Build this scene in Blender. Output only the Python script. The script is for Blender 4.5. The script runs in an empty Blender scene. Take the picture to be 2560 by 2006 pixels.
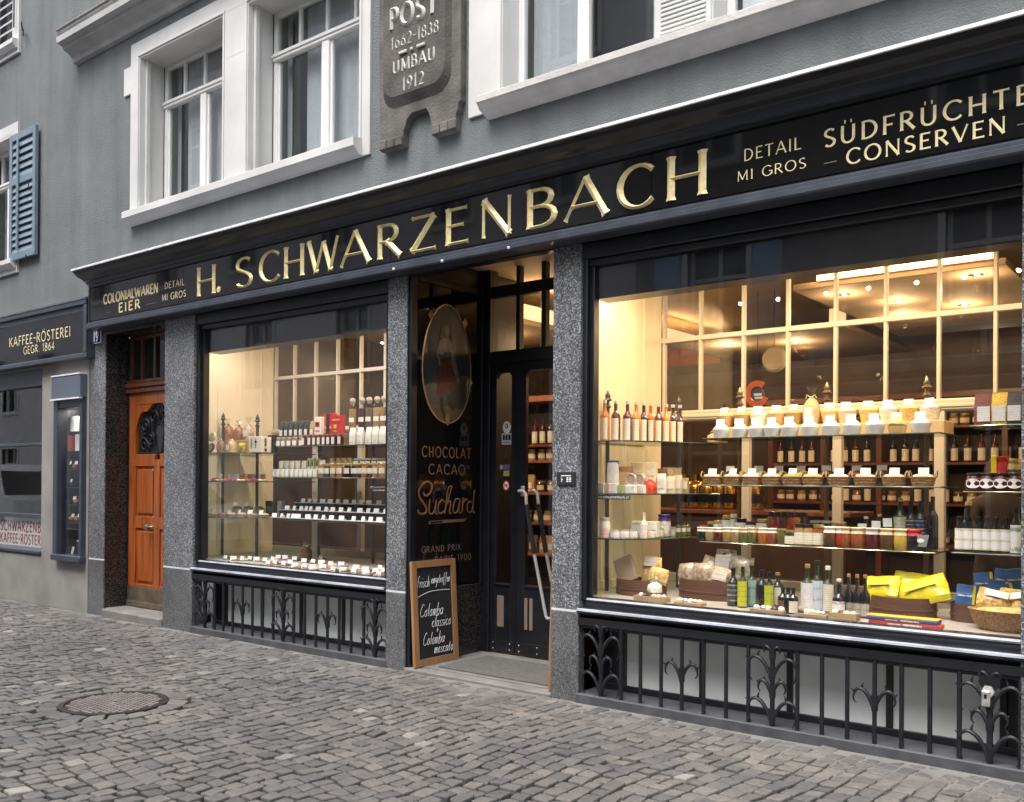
import bpy, bmesh, math, random
from mathutils import Vector, Matrix
R = math.radians
random.seed(7)
S = bpy.context.scene
# ------------------------------------------------------------------ camera
F_PX, YAW, PITCH, ROLL, CX, CY = 2353.3, R(-38.345), R(.26), R(.373), 1271.05, 1195.7
CAM = Vector((0.0, -5.5458, 1.55))
_f = Vector((math.sin(YAW)*math.cos(PITCH), math.cos(YAW)*math.cos(PITCH), math.sin(PITCH)))
_r = Vector((math.cos(YAW), -math.sin(YAW), 0)); _u = _r.cross(_f)
_r2 = _r*math.cos(ROLL)+_u*math.sin(ROLL); _u2 = -_r*math.sin(ROLL)+_u*math.cos(ROLL)
cd = bpy.data.cameras.new('camera'); co = bpy.data.objects.new('camera', cd); S.collection.objects.link(co)
M = Matrix((( _r2.x,_u2.x,-_f.x,CAM.x),(_r2.y,_u2.y,-_f.y,CAM.y),(_r2.z,_u2.z,-_f.z,CAM.z),(0,0,0,1)))
co.matrix_world = M
cd.sensor_width = 36; cd.sensor_fit = 'HORIZONTAL'; cd.lens = F_PX/2560*36
cd.shift_x = (1280-CX)/2560; cd.shift_y = (CY-1003)/2560; cd.clip_end = 500
S.camera = co
# ------------------------------------------------------------------ sky, sun, exposure
SUN_EL, SUN_AZ = R(62), R(200)
w = bpy.data.worlds.new('World'); S.world = w; w.use_nodes = True
nt = w.node_tree; bg = nt.nodes['Background']; sk = nt.nodes.new('ShaderNodeTexSky')
sk.sky_type = 'NISHITA'; sk.sun_disc = False; sk.sun_elevation = SUN_EL; sk.sun_rotation = SUN_AZ
sk.dust_density = 4; sk.air_density = 1.0; sk.ozone_density = 1.0
hs = nt.nodes.new('ShaderNodeHueSaturation'); hs.inputs['Saturation'].default_value = .30   # overcast: nearly white sky
nt.links.new(sk.outputs[0], hs.inputs['Color']); nt.links.new(hs.outputs[0], bg.inputs[0]); bg.inputs[1].default_value = .15
sd = bpy.data.lights.new('sun', 'SUN'); sd.energy = 1.0; sd.angle = R(25); sd.color = (1, .97, .92)
so = bpy.data.objects.new('sun', sd); S.collection.objects.link(so)
so.rotation_euler = (R(90)-SUN_EL, 0, R(180)-SUN_AZ+R(0)); so.location = (0, -8, 14)
S.view_settings.view_transform = 'Standard'; S.view_settings.look = 'None'; S.view_settings.gamma = 1
S.view_settings.exposure = 1.45
S.cycles.max_bounces = 8; S.cycles.transparent_max_bounces = 24; S.cycles.glossy_bounces = 4; S.cycles.diffuse_bounces = 4
S.cycles.use_denoising = True
# ------------------------------------------------------------------ helpers
def at(px, py, Y):
    d = _r2*(px-CX)/F_PX - _u2*(py-CY)/F_PX + _f
    return CAM + d*((Y-CAM.y)/d.y)
def depth(p): return (Vector(p)-CAM).dot(_f)
COL = S.collection
class MB:
    def __init__(s): s.v=[]; s.f=[]
    def add(s, vs, fs):
        o=len(s.v); s.v += [tuple(v) for v in vs]; s.f += [tuple(i+o for i in f) for f in fs]; return s
    def box(s, x0,x1,y0,y1,z0,z1):
        return s.add([(x0,y0,z0),(x1,y0,z0),(x1,y1,z0),(x0,y1,z0),(x0,y0,z1),(x1,y0,z1),(x1,y1,z1),(x0,y1,z1)],
            [(0,3,2,1),(4,5,6,7),(0,1,5,4),(1,2,6,5),(2,3,7,6),(3,0,4,7)])
    def bbox(s, x0,x1,y0,y1,z0,z1, b=.004):    # chamfered box
        bm=bmesh.new(); vs=[bm.verts.new(p) for p in [(x0,y0,z0),(x1,y0,z0),(x1,y1,z0),(x0,y1,z0),(x0,y0,z1),(x1,y0,z1),(x1,y1,z1),(x0,y1,z1)]]
        for f in [(0,3,2,1),(4,5,6,7),(0,1,5,4),(1,2,6,5),(2,3,7,6),(3,0,4,7)]: bm.faces.new([vs[i] for i in f])
        bmesh.ops.bevel(bm, geom=list(bm.edges), offset=min(b, .45*min(abs(x1-x0),abs(y1-y0),abs(z1-z0))), segments=1, affect='EDGES')
        bm.verts.index_update(); s.add([v.co[:] for v in bm.verts], [[v.index for v in f.verts] for f in bm.faces]); bm.free(); return s
    def lathe(s, prof, c=(0,0,0), n=14, a0=0, a1=2*math.pi, sx=1, sy=1):
        full = abs(a1-a0-2*math.pi)<1e-6; m = n if full else n+1
        vs=[(c[0]+r*math.cos(a0+(a1-a0)*i/n)*sx, c[1]+r*math.sin(a0+(a1-a0)*i/n)*sy, c[2]+z) for r,z in prof for i in range(m)]
        fs=[]
        for j in range(len(prof)-1):
            for i in range(n):
                k=(i+1)%m; fs.append((j*m+i, j*m+k, (j+1)*m+k, (j+1)*m+i))
        return s.add(vs, fs)
    def tube(s, pts, r, n=6, cap=True):
        pts=[Vector(p) for p in pts]; rs = r if isinstance(r,(list,tuple)) else [r]*len(pts)
        up=None; vs=[]
        for i,p in enumerate(pts):
            t=(pts[min(i+1,len(pts)-1)]-pts[max(i-1,0)]).normalized()
            if up is None: up = Vector((0,0,1)) if abs(t.z)<.9 else Vector((1,0,0))
            a=t.cross(up).normalized(); b=a.cross(t).normalized(); up=b
            for k in range(n):
                th=2*math.pi*k/n; vs.append(p+(a*math.cos(th)+b*math.sin(th))*rs[i])
        fs=[(i*n+k, i*n+(k+1)%n, (i+1)*n+(k+1)%n, (i+1)*n+k) for i in range(len(pts)-1) for k in range(n)]
        if cap: fs += [tuple(range(n))[::-1], tuple((len(pts)-1)*n+k for k in range(n))]
        return s.add(vs, fs)
    def prism(s, poly, o, ax, ay, an, h):      # polygon in plane (o,ax,ay), thickness h along an
        o,ax,ay,an = map(Vector,(o,ax,ay,an)); n=len(poly)
        vs=[o+ax*x+ay*y for x,y in poly]+[o+ax*x+ay*y+an*h for x,y in poly]
        return s.add(vs,[tuple(range(n))[::-1], tuple(range(n,2*n))]+[(i,(i+1)%n,n+(i+1)%n,n+i) for i in range(n)])
    def profx(s, prof, x0, x1):                # (y,z) profile swept along X
        n=len(prof); vs=[(x0,y,z) for y,z in prof]+[(x1,y,z) for y,z in prof]
        return s.add(vs,[(i,(i+1)%n,n+(i+1)%n,n+i) for i in range(n)]+[tuple(range(n))[::-1],tuple(range(n,2*n))])
    def mesh(s, name, mat, smooth=False, off=(0,0,0)):
        me=bpy.data.meshes.new(name); me.from_pydata([(v[0]-off[0],v[1]-off[1],v[2]-off[2]) for v in s.v],[],s.f)
        bm=bmesh.new(); bm.from_mesh(me); bmesh.ops.recalc_face_normals(bm, faces=bm.faces); bm.to_mesh(me); bm.free()
        if mat: me.materials.append(mat)
        if smooth:
            me.polygons.foreach_set('use_smooth',[True]*len(me.polygons))
            try: me.set_sharp_from_angle(angle=R(40))
            except Exception: pass
        return me
def wloc(o):
    l=Vector((0,0,0))
    while o: l+=o.location; o=o.parent
    return l
def tag(o, label=None, cat=None, group=None, kind=None):
    if label: o['label']=label
    if cat: o['category']=cat
    if group: o['group']=group
    if kind: o['kind']=kind
    return o
def obj(name, mb, mat, parent=None, smooth=False, label=None, cat=None, group=None, kind=None):
    if parent is None:
        xs=[v[0] for v in mb.v]; ys=[v[1] for v in mb.v]; zs=[v[2] for v in mb.v]
        off=((min(xs)+max(xs))/2,(min(ys)+max(ys))/2,min(zs)); loc=off
    else: off=wloc(parent); loc=(0,0,0)
    o=bpy.data.objects.new(name, mb.mesh(name, mat, smooth, off)); COL.objects.link(o); o.location=loc
    if parent: o.parent=parent
    return tag(o,label,cat,group,kind)
def thing(name, loc, label, cat, group=None, rz=0, kind=None):
    o=bpy.data.objects.new(name,None); COL.objects.link(o); o.location=loc; o.rotation_euler=(0,0,rz); o.empty_display_size=.05
    return tag(o,label,cat,group,kind)
# ------------------------------------------------------------------ materials
MATS={}
def _new(name):
    m=bpy.data.materials.new(name); m.use_nodes=True; nt=m.node_tree; b=nt.nodes['Principled BSDF']; return m,nt,b
def N(nt,t,**kw):
    n=nt.nodes.new(t)
    for k,v in kw.items():
        if k in n.inputs: n.inputs[k].default_value=v
        else: setattr(n,k,v)
    return n
def L(nt,a,b): nt.links.new(a,b)
def ramp(nt, fac, stops):
    r=nt.nodes.new('ShaderNodeValToRGB'); e=r.color_ramp.elements
    while len(e)>1: e.remove(e[-1])
    e[0].position=stops[0][0]; e[0].color=(*stops[0][1],1)
    for p,c in stops[1:]:
        q=e.new(p); q.color=(*c,1)
    L(nt,fac,r.inputs[0]); return r
def mat(name, col, rough=.6, metal=0, var=.12, scale=8, bump=0, bscale=60, spec=.5, coat=0, coords='Object'):
    key=('m',name)
    if key in MATS: return MATS[key]
    m,nt,b=_new(name); tc=N(nt,'ShaderNodeTexCoord'); 
    n=N(nt,'ShaderNodeTexNoise',Scale=scale,Detail=5.0); L(nt,tc.outputs[coords],n.inputs['Vector'])
    lo=tuple(max(0,c*(1-var)) for c in col); hi=tuple(min(1,c*(1+var)) for c in col)
    r=ramp(nt,n.outputs['Fac'],[(.3,lo),(.7,hi)]); L(nt,r.outputs[0],b.inputs['Base Color'])
    rr=N(nt,'ShaderNodeMapRange'); rr.inputs['To Min'].default_value=max(0.02,rough*.85); rr.inputs['To Max'].default_value=min(1,rough*1.15)
    L(nt,n.outputs['Fac'],rr.inputs['Value']); L(nt,rr.outputs[0],b.inputs['Roughness'])
    b.inputs['Metallic'].default_value=metal; b.inputs['Specular IOR Level'].default_value=spec; b.inputs['Coat Weight'].default_value=coat
    if bump:
        n2=N(nt,'ShaderNodeTexNoise',Scale=bscale,Detail=4.0); L(nt,tc.outputs[coords],n2.inputs['Vector'])
        bp=N(nt,'ShaderNodeBump',Strength=bump,Distance=.01); L(nt,n2.outputs['Fac'],bp.inputs['Height']); L(nt,bp.outputs[0],b.inputs['Normal'])
    MATS[key]=m; return m
def m_glass(name='window glass', tint=(1,1,1), rough=0.0, boost=1.0):
    key=('g',name)
    if key in MATS: return MATS[key]
    m,nt,b=_new(name); nt.nodes.remove(b); out=nt.nodes['Material Output']
    t=N(nt,'ShaderNodeBsdfTransparent'); t.inputs[0].default_value=(*tint,1)
    g=N(nt,'ShaderNodeBsdfGlossy'); g.inputs['Roughness'].default_value=rough
    lw=N(nt,'ShaderNodeLayerWeight'); lw.inputs[0].default_value=.5
    pw=N(nt,'ShaderNodeMath',operation='POWER'); pw.inputs[1].default_value=5; L(nt,lw.outputs['Facing'],pw.inputs[0])
    fr=N(nt,'ShaderNodeMath',operation='MULTIPLY_ADD'); fr.inputs[1].default_value=.955; fr.inputs[2].default_value=.045; L(nt,pw.outputs[0],fr.inputs[0])
    mu=N(nt,'ShaderNodeMath',operation='MULTIPLY',use_clamp=True); mu.inputs[1].default_value=boost; L(nt,fr.outputs[0],mu.inputs[0])
    tc=N(nt,'ShaderNodeTexCoord'); no=N(nt,'ShaderNodeTexNoise',Scale=1.3,Detail=1.0); L(nt,tc.outputs['Object'],no.inputs['Vector'])
    bp=N(nt,'ShaderNodeBump',Strength=.04,Distance=.01); L(nt,no.outputs['Fac'],bp.inputs['Height']); L(nt,bp.outputs[0],g.inputs['Normal'])
    mx=N(nt,'ShaderNodeMixShader'); L(nt,mu.outputs[0],mx.inputs[0]); L(nt,t.outputs[0],mx.inputs[1]); L(nt,g.outputs[0],mx.inputs[2]); L(nt,mx.outputs[0],out.inputs[0])
    MATS[key]=m; return m
def m_emit(name,col,s):
    m,nt,b=_new(name); b.inputs['Base Color'].default_value=(*col,1); b.inputs['Emission Color'].default_value=(*col,1); b.inputs['Emission Strength'].default_value=s; return m
def m_stucco():
    m,nt,b=_new('grey stucco'); tc=N(nt,'ShaderNodeTexCoord')
    n=N(nt,'ShaderNodeTexNoise',Scale=.9,Detail=6.0,Roughness=.6); L(nt,tc.outputs['Object'],n.inputs['Vector'])
    mp=N(nt,'ShaderNodeMapping'); mp.inputs['Scale'].default_value=(3.2,3.2,.28); L(nt,tc.outputs['Object'],mp.inputs[0])
    st=N(nt,'ShaderNodeTexNoise',Scale=1.6,Detail=5.0); L(nt,mp.outputs[0],st.inputs['Vector'])
    ad=N(nt,'ShaderNodeMix',data_type='FLOAT'); ad.inputs[0].default_value=.38; L(nt,n.outputs['Fac'],ad.inputs[2]); L(nt,st.outputs['Fac'],ad.inputs[3])
    r=ramp(nt,ad.outputs[0],[(.3,(.136,.146,.149)),(.5,(.172,.184,.185)),(.7,(.205,.216,.217))]); mp2=N(nt,'ShaderNodeMapping'); mp2.inputs['Scale'].default_value=(4.5,4.5,.16); L(nt,tc.outputs['Object'],mp2.inputs[0]); s2=N(nt,'ShaderNodeTexNoise',Scale=1.0,Detail=7.0,Roughness=.62); L(nt,mp2.outputs[0],s2.inputs['Vector']); rs=ramp(nt,s2.outputs['Fac'],[(.52,(1,1,1)),(.64,(.91,.91,.905)),(.75,(.85,.85,.84))])
    s3=N(nt,'ShaderNodeTexNoise',Scale=2.6,Detail=8.0,Roughness=.7); L(nt,tc.outputs['Object'],s3.inputs['Vector']); r4=ramp(nt,s3.outputs['Fac'],[(.3,(.90,.90,.90)),(.6,(1.05,1.05,1.05))])
    mA=N(nt,'ShaderNodeMix',data_type='RGBA',blend_type='MULTIPLY'); mA.inputs[0].default_value=1; L(nt,r.outputs[0],mA.inputs[6]); L(nt,rs.outputs[0],mA.inputs[7]); mB=N(nt,'ShaderNodeMix',data_type='RGBA',blend_type='MULTIPLY'); mB.inputs[0].default_value=1; L(nt,mA.outputs[2],mB.inputs[6]); L(nt,r4.outputs[0],mB.inputs[7]); L(nt,mB.outputs[2],b.inputs['Base Color'])
    b.inputs['Roughness'].default_value=.95; b.inputs['Specular IOR Level'].default_value=.15
    n2=N(nt,'ShaderNodeTexNoise',Scale=70.0,Detail=3.0); L(nt,tc.outputs['Object'],n2.inputs['Vector'])
    bp=N(nt,'ShaderNodeBump',Strength=.75,Distance=.012); L(nt,n2.outputs['Fac'],bp.inputs['Height']); L(nt,bp.outputs[0],b.inputs['Normal']); return m
def m_granite(name, dark, mid, light, rough=.3, scale=95):
    m,nt,b=_new(name); tc=N(nt,'ShaderNodeTexCoord')
    v=N(nt,'ShaderNodeTexVoronoi',Scale=float(scale)); L(nt,tc.outputs['Object'],v.inputs['Vector'])
    n=N(nt,'ShaderNodeTexNoise',Scale=scale*.9,Detail=3.0); L(nt,tc.outputs['Object'],n.inputs['Vector'])
    sp=N(nt,'ShaderNodeSeparateColor'); L(nt,v.outputs['Color'],sp.inputs[0])
    mx=N(nt,'ShaderNodeMix',data_type='FLOAT'); mx.inputs[0].default_value=.55; L(nt,sp.outputs[0],mx.inputs[2]); L(nt,n.outputs['Fac'],mx.inputs[3])
    r=ramp(nt,mx.outputs[0],[(.28,dark),(.42,mid),(.58,mid),(.7,light)])
    n3=N(nt,'ShaderNodeTexNoise',Scale=2.2,Detail=4.0); L(nt,tc.outputs['Object'],n3.inputs['Vector'])
    r3=ramp(nt,n3.outputs['Fac'],[(.35,(.72,.72,.72)),(.65,(1.08,1.08,1.08))])
    mm=N(nt,'ShaderNodeMix',data_type='RGBA',blend_type='MULTIPLY'); mm.inputs[0].default_value=1; L(nt,r.outputs[0],mm.inputs[6]); L(nt,r3.outputs[0],mm.inputs[7])
    L(nt,mm.outputs[2],b.inputs['Base Color']); b.inputs['Roughness'].default_value=rough; return m
def m_wood(name, c1, c2, rough=.35, axis='Z', coat=.3, scale=1.0):
    m,nt,b=_new(name); tc=N(nt,'ShaderNodeTexCoord'); mp=N(nt,'ShaderNodeMapping')
    mp.inputs['Scale'].default_value={'Z':(28,28,1.6),'X':(1.6,28,28),'Y':(28,1.6,28)}[axis]; L(nt,tc.outputs['Object'],mp.inputs[0])
    n=N(nt,'ShaderNodeTexNoise',Scale=scale,Detail=6.0,Distortion=.6); L(nt,mp.outputs[0],n.inputs['Vector'])
    r=ramp(nt,n.outputs['Fac'],[(.3,c1),(.7,c2)]); L(nt,r.outputs[0],b.inputs['Base Color'])
    b.inputs['Roughness'].default_value=rough; b.inputs['Coat Weight'].default_value=coat; return m
def m_cobble():
    m,nt,b=_new('cobble stone'); g=N(nt,'ShaderNodeNewGeometry'); tc=N(nt,'ShaderNodeTexCoord')
    r=ramp(nt,g.outputs['Random Per Island'],[(0,(.102,.101,.101)),(.3,(.128,.124,.122)),(.55,(.143,.138,.134)),(.8,(.158,.150,.143)),(.985,(.178,.165,.154)),(1,(.31,.30,.285))])
    n=N(nt,'ShaderNodeTexNoise',Scale=38.0,Detail=6.0,Roughness=.65); L(nt,tc.outputs['Object'],n.inputs['Vector'])
    r2=ramp(nt,n.outputs['Fac'],[(.3,(.7,.7,.7)),(.7,(1.2,1.2,1.2))])
    n5=N(nt,'ShaderNodeTexNoise',Scale=.7,Detail=3.0); L(nt,tc.outputs['Object'],n5.inputs['Vector']); r5=ramp(nt,n5.outputs['Fac'],[(.35,(.82,.83,.85)),(.65,(1.12,1.1,1.07))])
    mm=N(nt,'ShaderNodeMix',data_type='RGBA',blend_type='MULTIPLY'); mm.inputs[0].default_value=1; L(nt,r.outputs[0],mm.inputs[6]); L(nt,r2.outputs[0],mm.inputs[7])
    m2=N(nt,'ShaderNodeMix',data_type='RGBA',blend_type='MULTIPLY'); m2.inputs[0].default_value=1; L(nt,mm.outputs[2],m2.inputs[6]); L(nt,r5.outputs[0],m2.inputs[7])
    L(nt,m2.outputs[2],b.inputs['Base Color']); b.inputs['Roughness'].default_value=.5; b.inputs['Specular IOR Level'].default_value=.5
    bp=N(nt,'ShaderNodeBump',Strength=.5,Distance=.006); L(nt,n.outputs['Fac'],bp.inputs['Height']); L(nt,bp.outputs[0],b.inputs['Normal']); return m
def m_label(name, base=(.78,.76,.72), ink=(.22,.2,.2), freq=95, cover=.5):
    key=('l',name)
    if key in MATS: return MATS[key]
    m,nt,b=_new(name); tc=N(nt,'ShaderNodeTexCoord'); sx=N(nt,'ShaderNodeSeparateXYZ'); L(nt,tc.outputs['Object'],sx.inputs[0])
    a=N(nt,'ShaderNodeMath',operation='MULTIPLY'); a.inputs[1].default_value=freq*6.283; L(nt,sx.outputs[2],a.inputs[0])
    sn=N(nt,'ShaderNodeMath',operation='SINE'); L(nt,a.outputs[0],sn.inputs[0])
    no=N(nt,'ShaderNodeTexNoise',Scale=160.0,Detail=2.0); L(nt,tc.outputs['Object'],no.inputs['Vector'])
    n2=N(nt,'ShaderNodeTexNoise',Scale=26.0,Detail=1.0); L(nt,tc.outputs['Object'],n2.inputs['Vector'])
    mu=N(nt,'ShaderNodeMath',operation='MULTIPLY'); L(nt,sn.outputs[0],mu.inputs[0]); L(nt,no.outputs['Fac'],mu.inputs[1])
    mv=N(nt,'ShaderNodeMath',operation='MULTIPLY'); L(nt,mu.outputs[0],mv.inputs[0]); L(nt,n2.outputs['Fac'],mv.inputs[1])
    r=ramp(nt,mv.outputs[0],[(.16,base),(.24,tuple(x*cover+y*(1-cover) for x,y in zip(base,ink)))]); L(nt,r.outputs[0],b.inputs['Base Color']); b.inputs['Roughness'].default_value=.55
    MATS[key]=m; return m
STUCCO=m_stucco()
GRAN=m_granite('speckled granite',(.026,.027,.030),(.132,.135,.145),(.42,.435,.46),.3,112)
GRAND=m_granite('dark polished granite',(.008,.008,.009),(.022,.021,.021),(.10,.095,.09),.22,120)
GRANP=m_granite('grey granite plinth',(.045,.045,.049),(.11,.112,.117),(.215,.22,.225),.5,130)
STONE=mat('white limestone',(.56,.555,.54),.8,var=.12,scale=1.7,bump=.15,bscale=90)
STONEG=mat('grey limestone string course',(.42,.415,.41),.85,var=.14,scale=4,bump=.35,bscale=60)
CARV=mat('weathered carved stone',(.115,.107,.097),.9,var=.4,scale=5,bump=.6,bscale=45)
CARVL=mat('light carved lettering',(.50,.485,.46),.9,var=.15,scale=12,bump=.3,bscale=60)
BLACK=mat('black painted metal',(.0105,.0115,.015),.34,var=.3,scale=6,bump=.06,bscale=25,spec=.6)
NAVY=mat('dark blue grey painted metal',(.048,.056,.075),.38,var=.2,scale=7,bump=.05,bscale=30)
LEAD=mat('lead flashing',(.30,.31,.34),.4,metal=.5,var=.25,scale=9,bump=.2,bscale=30)
SILV=mat('bare metal edge',(.80,.81,.83),.4,metal=.15,var=.15,scale=10)  # pale diffuse tone stands in for sky reflection on the cornice drip edge
BLKGL=mat('black sign glass',(.006,.006,.007),.045,var=.1,scale=3,spec=.75)
GOLD=mat('gold leaf',(.93,.74,.38),.38,metal=.12,var=.16,scale=28,bump=.12,bscale=60)
GOLDP=mat('pale gold paint',(.76,.64,.36),.5,metal=.12,var=.14,scale=30)
COPPER=mat('old copper coloured paint',(.27,.135,.065),.5,metal=.3,var=.25,scale=12)
DIMG=mat('faded gold paint',(.17,.13,.085),.6,metal=.1,var=.2,scale=20)
CONC=mat('concrete render',(.25,.242,.222),.9,var=.2,scale=2.2,bump=.3,bscale=35)
IRON=mat('black wrought iron',(.018,.019,.024),.45,metal=.35,var=.3,scale=18,bump=.15,bscale=50)
DOORW=m_wood('varnished orange wood',(.19,.042,.009),(.42,.112,.026),.32)
DOORD=m_wood('dark red brown wood',(.095,.030,.014),(.16,.05,.022),.35)
KICK=mat('worn brass kick plate',(.16,.125,.085),.5,metal=.5,var=.35,scale=7)
WHITEP=mat('white painted window frame',(.76,.75,.73),.45,var=.05,scale=5)
BLUEP=mat('blue grey shutter paint',(.150,.205,.255),.5,var=.12,scale=6)
GLASS=m_glass('window glass',boost=1.25); GLASSU=m_glass('upstairs glass',(.9,.93,.93),0,2.0)
FROST=mat('frosted glass panel',(.80,.83,.81),.5,var=.12,scale=3)
LEDGE=mat('dark grey stone ledge',(.062,.064,.070),.65,var=.3,scale=8,bump=.3,bscale=40)
CREAM=mat('cream painted panelling',(.72,.63,.46),.55,var=.04,scale=3)
CREAMB=mat('cream painted glazing bar',(.47,.43,.36),.5,var=.05,scale=6)
WOODR=m_wood('red brown shelf wood',(.19,.052,.020),(.30,.09,.035),.45)
BROWN=mat('dark brown room wall',(.085,.056,.038),.8,var=.35,scale=3)
ROOMC=mat('tan room ceiling',(.46,.33,.19),.9,var=.06,scale=2)
FRAMEW=m_wood('pale brown frame wood',(.27,.135,.06),(.40,.215,.10),.5,coat=0)
SLATE=mat('chalkboard',(.014,.015,.018),.75,var=.35,scale=6)
CHALK=mat('white chalk',(.74,.74,.75),.95,var=.3,scale=60)
STEEL=mat('polished steel',(.66,.645,.62),.3,metal=.45,var=.08,scale=9)
RUBBER=mat('black rubber grip',(.012,.012,.013),.55)
MATW=mat('grey entrance mat',(.10,.097,.093),.95,var=.25,scale=30,bump=.5,bscale=120)
SILLST=mat('grey doorstep stone',(.175,.168,.158),.8,var=.18,scale=6,bump=.3,bscale=60)
SHELFG=m_glass('shelf glass',(.91,.95,.93),.0,1.0)
GEDGE=mat('dark green glass edge',(.03,.06,.05),.15)
BRASS=mat('old brass post',(.20,.155,.10),.35,metal=.8,var=.2,scale=14)
WICKER=mat('wicker',(.33,.19,.09),.8,var=.45,scale=70,bump=.9,bscale=130)
WHITE=mat('white paper card',(.82,.82,.80),.7,var=.03)
CARD=m_label('printed price card',(.83,.83,.81),(.3,.3,.32),140,.55)
# ------------------------------------------------------------------ stroke lettering
def arc(cx,cy,rx,ry,a0,a1,n=10): return [(cx+rx*math.cos(R(a0+(a1-a0)*i/n)), cy+ry*math.sin(R(a0+(a1-a0)*i/n))) for i in range(n+1)]
TK,TN='k','n'
GL={
'A':(.80,[([(.05,0),(.40,1)],TN),([(.40,1),(.76,0)],TK),([(.18,.33),(.64,.33)],TN)]),
'B':(.62,[([(.12,0),(.12,1)],TK),([(.12,.97),(.30,.97)]+arc(.30,.755,.20,.215,90,-90,8)+[(.12,.54)],0),([(.12,.54),(.32,.54)]+arc(.32,.285,.24,.255,90,-90,8)+[(.12,.03)],0)]),
'C':(.80,[(arc(.46,.5,.38,.49,42,318,18),0)]),
'D':(.76,[([(.12,0),(.12,1)],TK),([(.12,.97),(.28,.97)]+arc(.28,.5,.40,.47,90,-90,12)+[(.12,.03)],0)]),
'E':(.58,[([(.12,0),(.12,1)],TK),([(.12,.965),(.54,.965)],TN),([(.12,.52),(.47,.52)],TN),([(.12,.035),(.57,.035)],TN)]),
'F':(.55,[([(.12,0),(.12,1)],TK),([(.12,.965),(.54,.965)],TN),([(.12,.50),(.45,.50)],TN)]),
'G':(.82,[(arc(.46,.5,.38,.49,42,340,18),0),([(.80,.12),(.80,.45)],TK),([(.58,.45),(.84,.45)],TN)]),
'H':(.78,[([(.13,0),(.13,1)],TK),([(.65,0),(.65,1)],TK),([(.13,.50),(.65,.50)],TN)]),
'I':(.26,[([(.13,0),(.13,1)],TK)]),
'K':(.72,[([(.12,0),(.12,1)],TK),([(.62,1),(.14,.42)],TN),([(.27,.56),(.68,0)],TK)]),
'L':(.55,[([(.12,0),(.12,1)],TK),([(.12,.035),(.53,.035)],TN)]),
'M':(.94,[([(.12,0),(.14,1)],TN),([(.14,1),(.46,.12)],TK),([(.46,.12),(.80,1)],TN),([(.80,1),(.83,0)],TK)]),
'N':(.82,[([(.12,0),(.12,1)],TN),([(.12,1),(.70,0)],TK),([(.70,0),(.70,1)],TN)]),
'O':(.90,[(arc(.45,.5,.38,.49,0,360,22),0)]),
'P':(.60,[([(.12,0),(.12,1)],TK),([(.12,.97),(.30,.97)]+arc(.30,.72,.24,.25,90,-90,9)+[(.12,.47)],0)]),
'R':(.68,[([(.12,0),(.12,1)],TK),([(.12,.97),(.30,.97)]+arc(.30,.73,.23,.24,90,-90,9)+[(.12,.49)],0),([(.30,.49),(.64,0)],TK)]),
'S':(.58,[(arc(.30,.745,.21,.235,35,200,10)+[(.15,.60),(.30,.51),(.43,.42)]+arc(.29,.255,.22,.235,20,-145,10),0)]),
'T':(.68,[([(.34,0),(.34,1)],TK),([(.04,.965),(.64,.965)],TN)]),
'U':(.76,[([(.12,1),(.12,.38)]+arc(.37,.33,.25,.31,180,360,10)+[(.62,.38),(.62,1)],0)]),
'V':(.76,[([(.05,1),(.40,0)],TK),([(.40,0),(.72,1)],TN)]),
'W':(1.1,[([(.04,1),(.32,0)],TK),([(.32,0),(.56,.9)],TN),([(.56,.9),(.82,0)],TK),([(.82,0),(1.06,1)],TN)]),
'X':(.72,[([(.06,1),(.66,0)],TK),([(.64,1),(.06,0)],TN)]),
'Z':(.70,[([(.07,.965),(.62,.965)],TN),([(.62,.965),(.06,.035)],TK),([(.06,.035),(.66,.035)],TN)]),
'0':(.62,[(arc(.31,.5,.24,.49,0,360,18),0)]),
'1':(.36,[([(.05,.82),(.19,1),(.19,0)],TK)]),
'2':(.58,[(arc(.29,.73,.21,.25,160,-30,9)+[(.08,.035),(.54,.035)],0)]),
'3':(.56,[(arc(.26,.76,.19,.22,150,-80,9),0),(arc(.26,.28,.22,.26,80,-150,9),0)]),
'4':(.60,[([(.42,0),(.42,1),(.05,.28),(.58,.28)],TK)]),
'6':(.60,[([(.44,.97),(.20,.66)]+arc(.30,.30,.22,.28,150,510,14),0)]),
'8':(.58,[(arc(.29,.76,.18,.22,0,360,14),0),(arc(.29,.27,.22,.26,0,360,14),0)]),
'9':(.60,[(arc(.30,.70,.22,.28,-30,330,14)+[(.40,.30),(.18,.02)],0)]),
'-':(.42,[([(.06,.5),(.36,.5)],TK)]), '.':(.26,[([(.10,.10),(.16,.10)],'d')]), '+':(.6,[([(.05,.45),(.55,.45)],TK),([(.3,.2),(.3,.7)],TK)]),' ':(.36,[])}
for a,b_ in (('Ü','U'),('Ö','O')):
    w_,s_=GL[b_]; c_=w_/2-.01; GL[a]=(w_,s_+[([(c_-.17,1.20),(c_-.11,1.20)],'d'),([(c_+.11,1.20),(c_+.17,1.20)],'d')])
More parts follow.
